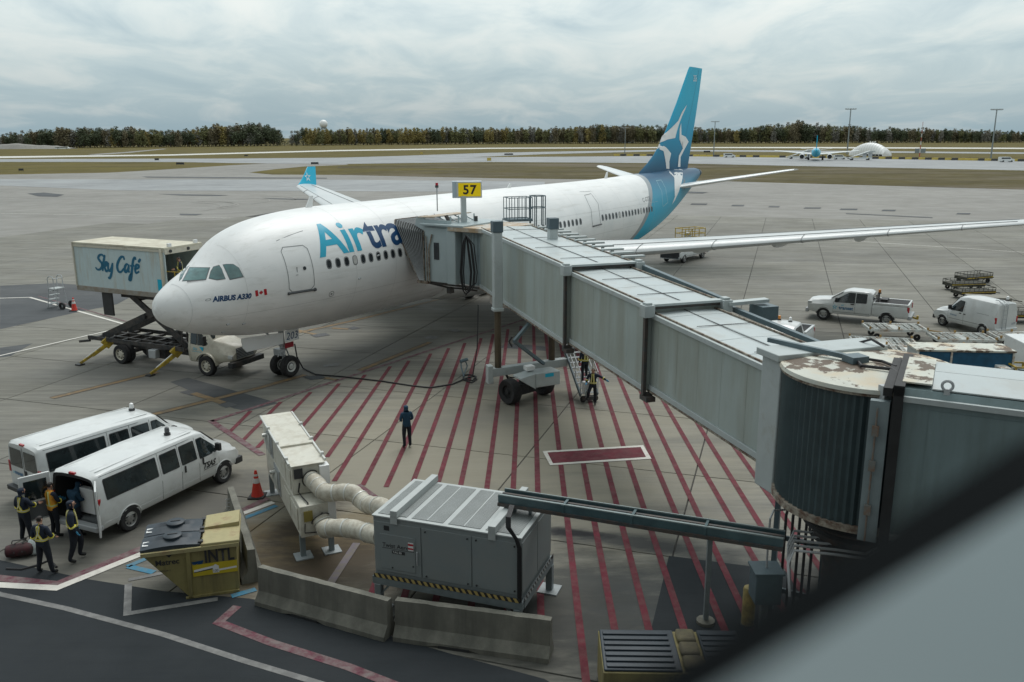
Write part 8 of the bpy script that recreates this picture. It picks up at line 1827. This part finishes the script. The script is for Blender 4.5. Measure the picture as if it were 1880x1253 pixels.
# white fabric shelter
P0, P1 = on(1558, 286), on(1626, 287.5); L = (P1 - P0).length * .92; dx_ = (P1 - P0).normalized(); o = thing('dome_shelter', 'white fabric dome shelter standing on the far apron', 'shelter', mat=frame_mat(P0, dx_)); hh = 6.6; mb = MB(); rings = []
for i in range(15):
    t = i / 14; x = L * t; f = max(.42, min(1, sin(pi * min(1, max(0, t))) ** .42 if 0 < t < 1 else .42)); h = hh * (.42 + .58 * max(0, 1 - abs(2 * t - 1) ** 2.2)); rings.append([(x, 3.5 - 3.5 * cos(a), h * sin(a) ** .8 if sin(a) > 0 else 0) for a in np.linspace(0, pi, 13)])
mb.loft(rings); mb.build('fabric', m_starwhite, o, smooth=60)
for k in range(13): mb = MB(); r_ = rings[k + 1]; mb.tube([Vector(q) * 1.0 + Vector((0, -.03, .03)) for q in r_], .045, 4); mb.build('rib', m_unitl, o)
for x in (L * .48, L * .55, L * .62): mb = MB(); mb.tube([(x, 3.5, hh), (x, 3.5, hh + .7)], .3, 6); mb.build('roof_vent', m_starwhite, o)
mb = MB(); [mb.box(L * a, L * a + 1.6, -.15, .1, .1, .9) for a in (.5, .6, .7, .8, .9)]; mb.build('dark_openings', m_trim, o)
mb = MB(); mb.box(L * .10, L * .2, 1.0, 1.3, 2.2, 2.7); mb.build('lettering', m_navy, o)
# distant teal tailed jet, seen from behind
P = on(1497, 294.5); sc_ = P.y / FPX; o = thing('distant_jet', 'small jet with a teal rear body parked far away on the outer apron', 'airplane', loc=(P.x, P.y, 0), rz=radians(-19))
zc2 = 3.3; r0 = 1.9; mb = MB(); mb.loft([[(r * cos(a), y, zc2 + dz_ + r * sin(a)) for a in np.linspace(0, 2 * pi, 25)[:-1]] for y, r, dz_ in ((-17, .25, 1.2), (-14, .9, .85), (-10, 1.5, .35), (-6, 1.85, .05), (-4, r0, 0))]); mb.build('tail_section', m_teal, o, smooth=60)
mb = MB(); mb.loft([[(r * cos(a), y, zc2 + r * sin(a)) for a in np.linspace(0, 2 * pi, 25)[:-1]] for y, r in ((-4, r0), (10, r0), (14, 1.5), (17, .5))]); mb.build('fuselage', m_white, o, smooth=60)
mb = MB(); mb.prism([(-16.5, zc2 + 7.2), (-14.8, zc2 + 7.2), (-10.5, zc2 + 1.6), (-15.6, zc2 + 1.6)], -.15, .15, 0); mb.build('fin', m_teal, o)
for s_ in (-1, 1):
    mb = MB(); mb.loft([[(s_ * x, y0, z), (s_ * x, y0 + ch, z), (s_ * x, y0 + ch, z + th), (s_ * x, y0, z + th * .5)] for x, y0, ch, z, th in ((1.6, -3, 6.5, 2.4, .7), (6, .0, 4.2, 2.75, .5), (17.2, -4.5 + 1, 1.6, 4.1, .2))]); mb.build('wing', m_white, o)
    mb = MB(); mb.loft([[(s_ * x, y0, z), (s_ * x, y0 + ch, z), (s_ * x, y0 + ch, z + .15), (s_ * x, y0, z + .15)] for x, y0, ch, z in ((.6, -15, 3.4, zc2 + 1.2), (6.2, -16, 1.4, zc2 + 1.9))]); mb.build('tailplane', m_white, o)
    mb = MB(); mb.lathe([(.9, -3.0), (1.12, -1.6), (1.15, 1.4), (1.0, 1.6), (.9, 1.4)], 20, 0, TR(s_ * 5.7, 0, 1.65) @ RX(-pi / 2)); mb.build('engine', m_white, o, smooth=50)
    mb = MB(); mb.lathe([(.92, -2.8), (.3, -2.7), (.0, -3.4)], 16, 0, TR(s_ * 5.7, 0, 1.65) @ RX(-pi / 2)); mb.build('exhaust', m_inner, o)
    mb = MB(); mb.tube([(s_ * 2.9, .5, .5), (s_ * 2.9, .5, 2.4)], .2, 6); mb.tube([(s_ * 2.5, .5, .55), (s_ * 3.3, .5, .55)], .55, 12); mb.build('landing_gear', m_rub, o)
def stairs_truck(px, py, label, sgn=1):
    P = on(px, py); o = thing('stairs_truck', label, 'stairs truck', loc=(P.x, P.y, 0)); mb = MB(); mb.prism([(-6 * sgn, .8), (-5.2 * sgn, .8), (4 * sgn, 4.0), (6 * sgn, 4.0), (6 * sgn, 3.4), (3.5 * sgn, 3.2)], -1, 1, 1); mb.build('stair_flight', m_unitl, o)
    mb = MB(); mb.box(-5, 5, -1, 1, .5, 1.1); mb.build('chassis', m_vwhite, o); mb = MB(); [mb.beam((x * sgn, 0, 1), (x * sgn, 0, 3.2), .15, 1.6) for x in (2, 4.5)]; mb.build('support', m_lgrey, o)
    for x in (-3.5, 3.5): mb = MB(); mb.lathe([(.1, -1), (.45, -1), (.45, 1), (.1, 1)], 12, 0, TR(x, 0, .45) @ RX(pi / 2)); mb.build('wheel', m_rub, o)
stairs_truck(1466, 292, 'white boarding stairs left of the distant jet'); stairs_truck(1578, 294.5, 'white boarding stairs in front of the dome shelter')
def ordn(n): return ('first second third fourth fifth sixth seventh eighth ninth tenth'.split()[n - 1] if n <= 10 else f"{n}{'th' if 10 < n % 100 < 14 else {1: 'st', 2: 'nd', 3: 'rd'}.get(n % 10, 'th')}")
LMK = [(-99, 'left edge of the view'), (128, 'catering box corner'), (330, 'open end of the catering box'), (596, 'radar tower'), (803, 'red bridge beacon'), (858, 'gate sign 57'), (960, 'bridge roof cage'), (1147, 'short light mast'), (1240, 'airliner fin'), (1310, 'mast beside the fin'), (1497, 'distant jet'), (1555, 'tallest light mast'), (1625, 'dome shelter'), (1690, 'striped antenna'), (1819, 'rightmost light mast')]
CNT = {}
def place_label(px, what):
    lm = [n for x, n in LMK if x <= px][-1]; CNT[(what, lm)] = CNT.get((what, lm), 0) + 1
    return f"{ordn(CNT[(what, lm)])} {what} right of the {lm}"
# yellow and black barricades along the far taxiway
k = 0
m_bky = M('barricade_yellow', (.50, .38, .08), .6); m_bkk = M('barricade_black', (.05, .05, .05), .7); bme = {}
for sname, mt_ in (('y', m_bky), ('k', m_bkk)):
    mb = MB(); mb.prism([(-.45, 0), (.45, 0), (.22, .95), (-.22, .95)], -1.55, 1.55, 0); bme[sname] = mb.mesh('block', mt_)
x = 1132.0; rb = random.Random(5)
while x < 1885:
    y = float(np.interp(x, [1132, 1250, 1500, 1700, 1885], [286.5, 287.4, 290.6, 293.6, 297.0])); P = on(x, y)
    ky = (k % 2 == 0) or rb.random() < .12
    if not (1195 < x < 1262): 
        o = bpy.data.objects.new('barricade', bme['y' if ky else 'k']); col.objects.link(o); o.location = (P.x, P.y, 0); o.rotation_euler = (0, 0, radians(-6)); o['category'] = 'barricade'; o['group'] = 'far taxiway barricades'
        o['label'] = place_label(x, 'yellow taxiway barricade' if ky else 'black taxiway barricade')
    x += 12.2; k += 1
# little vehicles and markers
def tiny_van(px, py, label, L=5.5, mat=None):
    P = on(px, py); o = thing('parked_van', label, 'van', loc=(P.x, P.y, 0)); mb = MB(); mb.prism([(-L / 2, .3), (L / 2, .3), (L / 2, 1.1), (L / 2 - 1, 1.3), (L / 2 - 1.8, 2.0), (-L / 2, 2.0)], -.95, .95, 1); mb.build('body', mat or m_vwhite, o); mb = MB(); mb.prism([(-L / 2 + .3, 1.25), (L / 2 - 1.4, 1.25), (L / 2 - 1.9, 1.8), (-L / 2 + .3, 1.8)], -.97, .97, 1); mb.build('windows', m_vglass, o)
    for x in (-L * .3, L * .3): mb = MB(); mb.lathe([(.08, -.97), (.36, -.97), (.36, .97), (.08, .97)], 12, 0, TR(x, 0, .36) @ RX(pi / 2)); mb.build('wheel', m_rub, o)
tiny_van(1339, 289.5, 'tiny white van parked by the barricades right of the fin'); tiny_van(1541, 293, 'tiny white van between the distant jet and the shelter'); tiny_van(1847, 298, 'tiny white van by the barricades near the right edge')
tiny_van(115, 274, 'tiny white vehicle beyond the grass at far left', 14); tiny_van(1295, 262.5, 'small white hut under the trees right of the fin', 5); tiny_van(1350, 263, 'second small white hut under the trees right of the fin', 5)
def field_sign(px, py, label, mat, wd=1.6, h=.9):
    P = on(px, py); o = thing('airfield_sign', label, 'sign', loc=(P.x, P.y, 0)); mb = MB(); mb.box(-wd / 2, wd / 2, -.12, .12, .25, .25 + h); mb.build('panel', mat, o); mb = MB(); mb.box(-wd / 2, -wd / 2 + .1, -.05, .05, 0, .3); mb.box(wd / 2 - .1, wd / 2, -.05, .05, 0, .3); mb.build('feet', m_trim, o)
field_sign(774, 283.6, 'small yellow airfield sign left of centre in the far grass', m_bky); field_sign(898, 296.5, 'yellow airfield sign at the edge of the middle grass', m_bky, 1.8, 1.3); field_sign(288, 295.5, 'small black airfield sign in the left grass', m_trim, 2, .9); field_sign(452, 287.8, 'tiny black sign beside the far taxiway', m_trim, 2, .7); field_sign(934, 285.6, 'low black airfield sign on the middle taxiway edge', m_trim, 5, .8); field_sign(39, 315, 'dark marker in the left foreground grass', m_trim, 1.6, .7); field_sign(331, 303.5, 'row of dark marker lights in the left grass', m_trim, 3.2, .8); field_sign(578, 303, 'row of dark marker lights above the far winglet', m_trim, 3.0, .8); field_sign(1689, 282, 'grey equipment hut beside the striped antenna', m_pole, 6, 2.5); field_sign(1298, 281, 'dark low sign right of the fin', m_trim, 4, 1)
# gravel heap on the far left, far fence
P = on(30, 274); mb = MB(); rg = random.Random(2); rings = []
for i in range(30): x = -60 + 4 * i * 1.0; h = 5.2 * max(.05, sin(pi * min(1, (i + 4) / 34)) ** .7) * rg.uniform(.8, 1.05); rings.append([(x, -9, 0), (x, -4, h * .8), (x, 0, h), (x, 5, h * .7), (x, 9, 0)])
mb.loft(rings); o = mb.build('gravel_heap', M('gravel', (.24, .23, .21), .95, var=.2, scale=1), smooth=0); o.location = P; o['kind'] = 'structure'
# ---- trees: the wood behind the field. Crowns are clouds of leaf-sized faces round a few limbs
TM = [M('leaves_dark_green', (0.090, 0.108, 0.060), .9, var=.35, scale=.6), M('leaves_olive', (0.173, 0.173, 0.075), .9, var=.3, scale=.6), M('leaves_rust', (0.188, 0.162, 0.098), .9, var=.3, scale=.6), M('leaves_gold', (0.285, 0.232, 0.083), .9, var=.25, scale=.6), M('bare_twigs_grey', (0.240, 0.232, 0.203), .95, var=.2, scale=.6)]
m_bark = M('tree_bark', (.05, .042, .036), .95, var=.3, rnd=.2)
TNAME = ['dark green', 'olive green', 'rust brown', 'golden yellow', 'half bare grey']
def tree_mesh(seed, mt_, n=430, slim=1.0, density=1.0):
    r = random.Random(seed); vs_ = []; fs = []
    lobes = [(r.uniform(-2.4, 2.4) * slim, r.uniform(-2, 2) * slim, r.uniform(3.0, 14.0), r.uniform(1.7, 3.2)) for _ in range(14)] + [(0, 0, 15.8 + r.uniform(-.6, .8), 1.6), (r.uniform(-1, 1), 0, 9, 3.4)]
    for _ in range(int(n * density)):
        lx, ly, lz, lr = r.choice(lobes); d = Vector((r.gauss(0, 1), r.gauss(0, 1), r.gauss(0, 1))).normalized() * lr * (r.random() ** .45)
        c = Vector((lx, ly, lz)) + Vector((d.x * slim, d.y * slim, d.z * 1.15)); c.z = max(1.5, c.z); s_ = r.uniform(.34, .72)
        a = Vector((r.gauss(0, 1), r.gauss(0, 1), r.gauss(0, .7))).normalized(); b = a.cross(Vector((r.gauss(0, 1), r.gauss(0, 1), r.gauss(0, 1)))).normalized(); k = len(vs_)
        vs_ += [c + a * s_, c + b * s_ * .8, c - a * s_ * .7 + b * s_ * .2, c - b * s_ * .7]; fs.append((k, k + 1, k + 2, k + 3))
    me = bpy.data.meshes.new('crown'); me.from_pydata([tuple(v) for v in vs_], [], fs); me.materials.append(mt_); return me
def trunk_mesh(seed):
    r = random.Random(seed); mb = MB(); mb.tube([(0, 0, 0), (r.uniform(-.2, .2), 0, 5), (r.uniform(-.4, .4), 0, 11), (0, 0, 16)], [.28, .22, .13, .03], 6)
    for _ in range(8): z = r.uniform(3, 12); t = r.uniform(0, 2 * pi); l_ = r.uniform(2, 4); mb.tube([(0, 0, z), (cos(t) * l_ * .5, sin(t) * l_ * .5, z + l_ * .5), (cos(t) * l_, sin(t) * l_, z + l_)], [.1, .07, .03], 4)
    return mb.mesh('trunk', m_bark)
crowns = [[tree_mesh(10 * i + j, TM[i], 900 if i < 4 else 620, [1.0, .95, .9, .85, .8][i]) for j in range(3)] for i in range(5)]; trunks = [trunk_mesh(k) for k in range(3)]
rt = random.Random(11); ntree = 0

def topline(px):   # height of the wood above its foot, in photograph pixels
    return float(np.interp(px, [0, 40, 90, 150, 230, 300, 340, 400, 470, 500, 520, 535, 545, 560, 600, 700, 800, 900, 1000, 1100, 1200, 1290, 1350, 1440, 1465, 1500, 1600, 1700, 1800, 1880],
                               [24, 27, 33, 34, 34, 27, 30, 36, 38, 33, 22, 30, 24, 30, 27, 27, 28, 28, 27, 31, 31, 26, 25, 32, 38, 32, 27, 24, 22, 20])) * rt.uniform(.86, 1.10)
def weights(px):
    if px < 300: return [5, 2, 2, 1.2, 3]
    if px < 560: return [5, 2.5, 2, .8, 2]
    if px < 760: return [1, 3, 1.5, 5, 1.5]
    if px < 1150: return [1.2, 4, 2, 2.4, 2]
    return [4, 2, 3.5, .4, 3]
def baseY(px): return float(np.interp(px, [-60, 0, 300, 620, 940, 1880, 1960], [274, 273, 270.5, 267, 264.5, 262.3, 262]))
spots = []
px = -14.0
while px < 1896:
    gap_ = 510 < px < 530 or 533 < px < 537 or 548 < px < 556
    if not gap_: spots.append((px, 0))
    px += rt.uniform(6.0, 8.6)
px = -10.0
for px, row in spots:
    P = on(px, baseY(px) + rt.uniform(-.15, .15)); sc_ = P.y / FPX; H = topline(px) * sc_; i = rt.choices(range(5), weights(px))[0]
    o = thing('tree', place_label(px, TNAME[i] + ' far tree'), 'tree', loc=(P.x, P.y, 0), rz=rt.uniform(0, 6.28), group='trees in the front row of the far wood')
    s_ = H / 17.0; o.scale = (s_ * rt.uniform(1.05, 1.5), s_ * rt.uniform(1.0, 1.3), s_)
    for me_, nm in ((rt.choice(crowns[i]), 'crown'), (rt.choice(trunks), 'trunk')):
        c = bpy.data.objects.new(nm, me_); col.objects.link(c); c.parent = o
    ntree += 1
print('trees', ntree)
# deeper rows merge into one mass
def wood():
    vs_ = []; fs = []; mi = []
    for row in range(2):
        px = -20.0
        while px < 1900:
            px += rt.uniform(7, 10)
            if 512 < px < 532 or 547 < px < 557: continue
            P = on(px, baseY(px)); P = P + Vector((0, 1, 0)) * (14 + 16 * row); P.x *= 1 + .012 * row; sc_ = P.y / FPX; H = topline(px) * sc_ * (.93 - .02 * row); i = rt.choices(range(5), weights(px))[0]; me_ = rt.choice(crowns[i]); s_ = H / 17; n = len(vs_)
            co = np.empty(len(me_.vertices) * 3); me_.vertices.foreach_get('co', co); co = co.reshape(-1, 3); t = rt.uniform(0, 6.28); c_, s2 = cos(t), sin(t)
            X = (co[:, 0] * c_ - co[:, 1] * s2) * s_ * 1.25 + P.x; Y = (co[:, 0] * s2 + co[:, 1] * c_) * s_ * 1.25 + P.y; Z = co[:, 2] * s_
            vs_ += list(zip(X.tolist(), Y.tolist(), Z.tolist())); nf = len(me_.polygons); fs += [(n + 4 * k, n + 4 * k + 1, n + 4 * k + 2, n + 4 * k + 3) for k in range(nf)]; mi += [i] * nf
    # low scrub closing the foot of the wood
    r = random.Random(4)
    for _ in range(9000):
        px = r.uniform(-20, 1900); P = on(px, baseY(px)) + Vector((0, r.uniform(2, 24), 0)); c = Vector((P.x, P.y, r.uniform(.2, 5.5))); a = Vector((r.gauss(0, 1), r.gauss(0, 1), r.gauss(0, 1))).normalized() * .9; b = Vector((r.gauss(0, 1), r.gauss(0, 1), r.gauss(0, 1))).normalized() * .8; k = len(vs_)
        vs_ += [tuple(c + a), tuple(c + b), tuple(c - a), tuple(c - b)]; fs.append((k, k + 1, k + 2, k + 3)); mi.append(r.choice((0, 0, 1, 2, 4)))
    me = bpy.data.meshes.new('woodland'); me.from_pydata(vs_, [], fs)
    for m_ in TM: me.materials.append(m_)
    me.polygons.foreach_set('material_index', mi); o = bpy.data.objects.new('woodland', me); col.objects.link(o); o['kind'] = 'stuff'; tag(o, 'autumn wood massed behind the first row of trees', 'woodland')
wood()
for k in range(1): 
    P = on(1228, 240); 
q = AT(1238, 232, 1150); o = thing('far_building', 'flat dark block rising behind the trees left of the fin', 'building', loc=(q.x - 60, 1150, 0)); mb = MB(); mb.box(-8, 8, 0, 10, 0, q.z); mb.build('wall', m_pole, o); mb = MB(); mb.box(-8.3, 8.3, -.3, 10.3, q.z, q.z + .6); mb.build('roof', m_dgrey, o)
# ------------------------------------------------------------------ the terminal the view is taken from
term = thing('terminal_building', 'blurred grey window ledge of the terminal, filling the lower right corner', 'building', loc=(0, 0, 0))
m_wall = M('terminal_wall', (.30, .31, .31), .7, var=.05, scale=.3); m_frm = M('window_frame_paint', (.125, .185, .20), .5, var=.04); m_gask = M('window_gasket', (.008, .010, .011), 1.0); m_gask.node_tree.nodes['Principled BSDF'].inputs['Specular IOR Level'].default_value = .05
mb = MB(); mb.box(-110, 130, -10, 1.0, 0, 10.2); mb.build('lower_wall', m_wall, term)
mb = MB(); mb.box(-110, 130, -10, 1.0, 13.6, TERM_H); mb.build('sky_blocking_wall', m_wall, term)  # unseen wall above the view, made tall to shade the near apron
for x in list(range(-108, -2, 8)) + list(range(6, 130, 8)): mb = MB(); mb.box(x - .3, x + .3, .2, .8, 10.2, 13.6); mb.build('column', m_wall, term)
SZ = CAM_H - .15     # the ledge outside the pane, a hand's breadth below the lens
q = [G(2300, 548, SZ), G(2300, 672, SZ), G(1010, 1496, SZ), G(795, 1478, SZ)]; dn = Vector((0, 0, -.03))
mb = MB(); mb.add([*q, *[p + dn for p in q]], [(0, 1, 2, 3), (7, 6, 5, 4), (0, 4, 5, 1), (1, 5, 6, 2), (2, 6, 7, 3), (3, 7, 4, 0)]); mb.build('window_gasket', m_gask, term)
up_z = Vector((0, 0, .004)); q = [q[1] + up_z, q[1] + Vector((.7, -.1, .004)), q[2] + Vector((.9, -.3, .004)), q[2] + Vector((-.02, -.3, .004)), q[2] + up_z]; n = 5
mb = MB(); mb.add([*q, *[p + dn for p in q]], [tuple(range(5)), tuple(range(9, 4, -1))] + [(i, i + 5, (i + 1) % 5 + 5, (i + 1) % 5) for i in range(5)]); mb.build('window_ledge', m_frm, term)
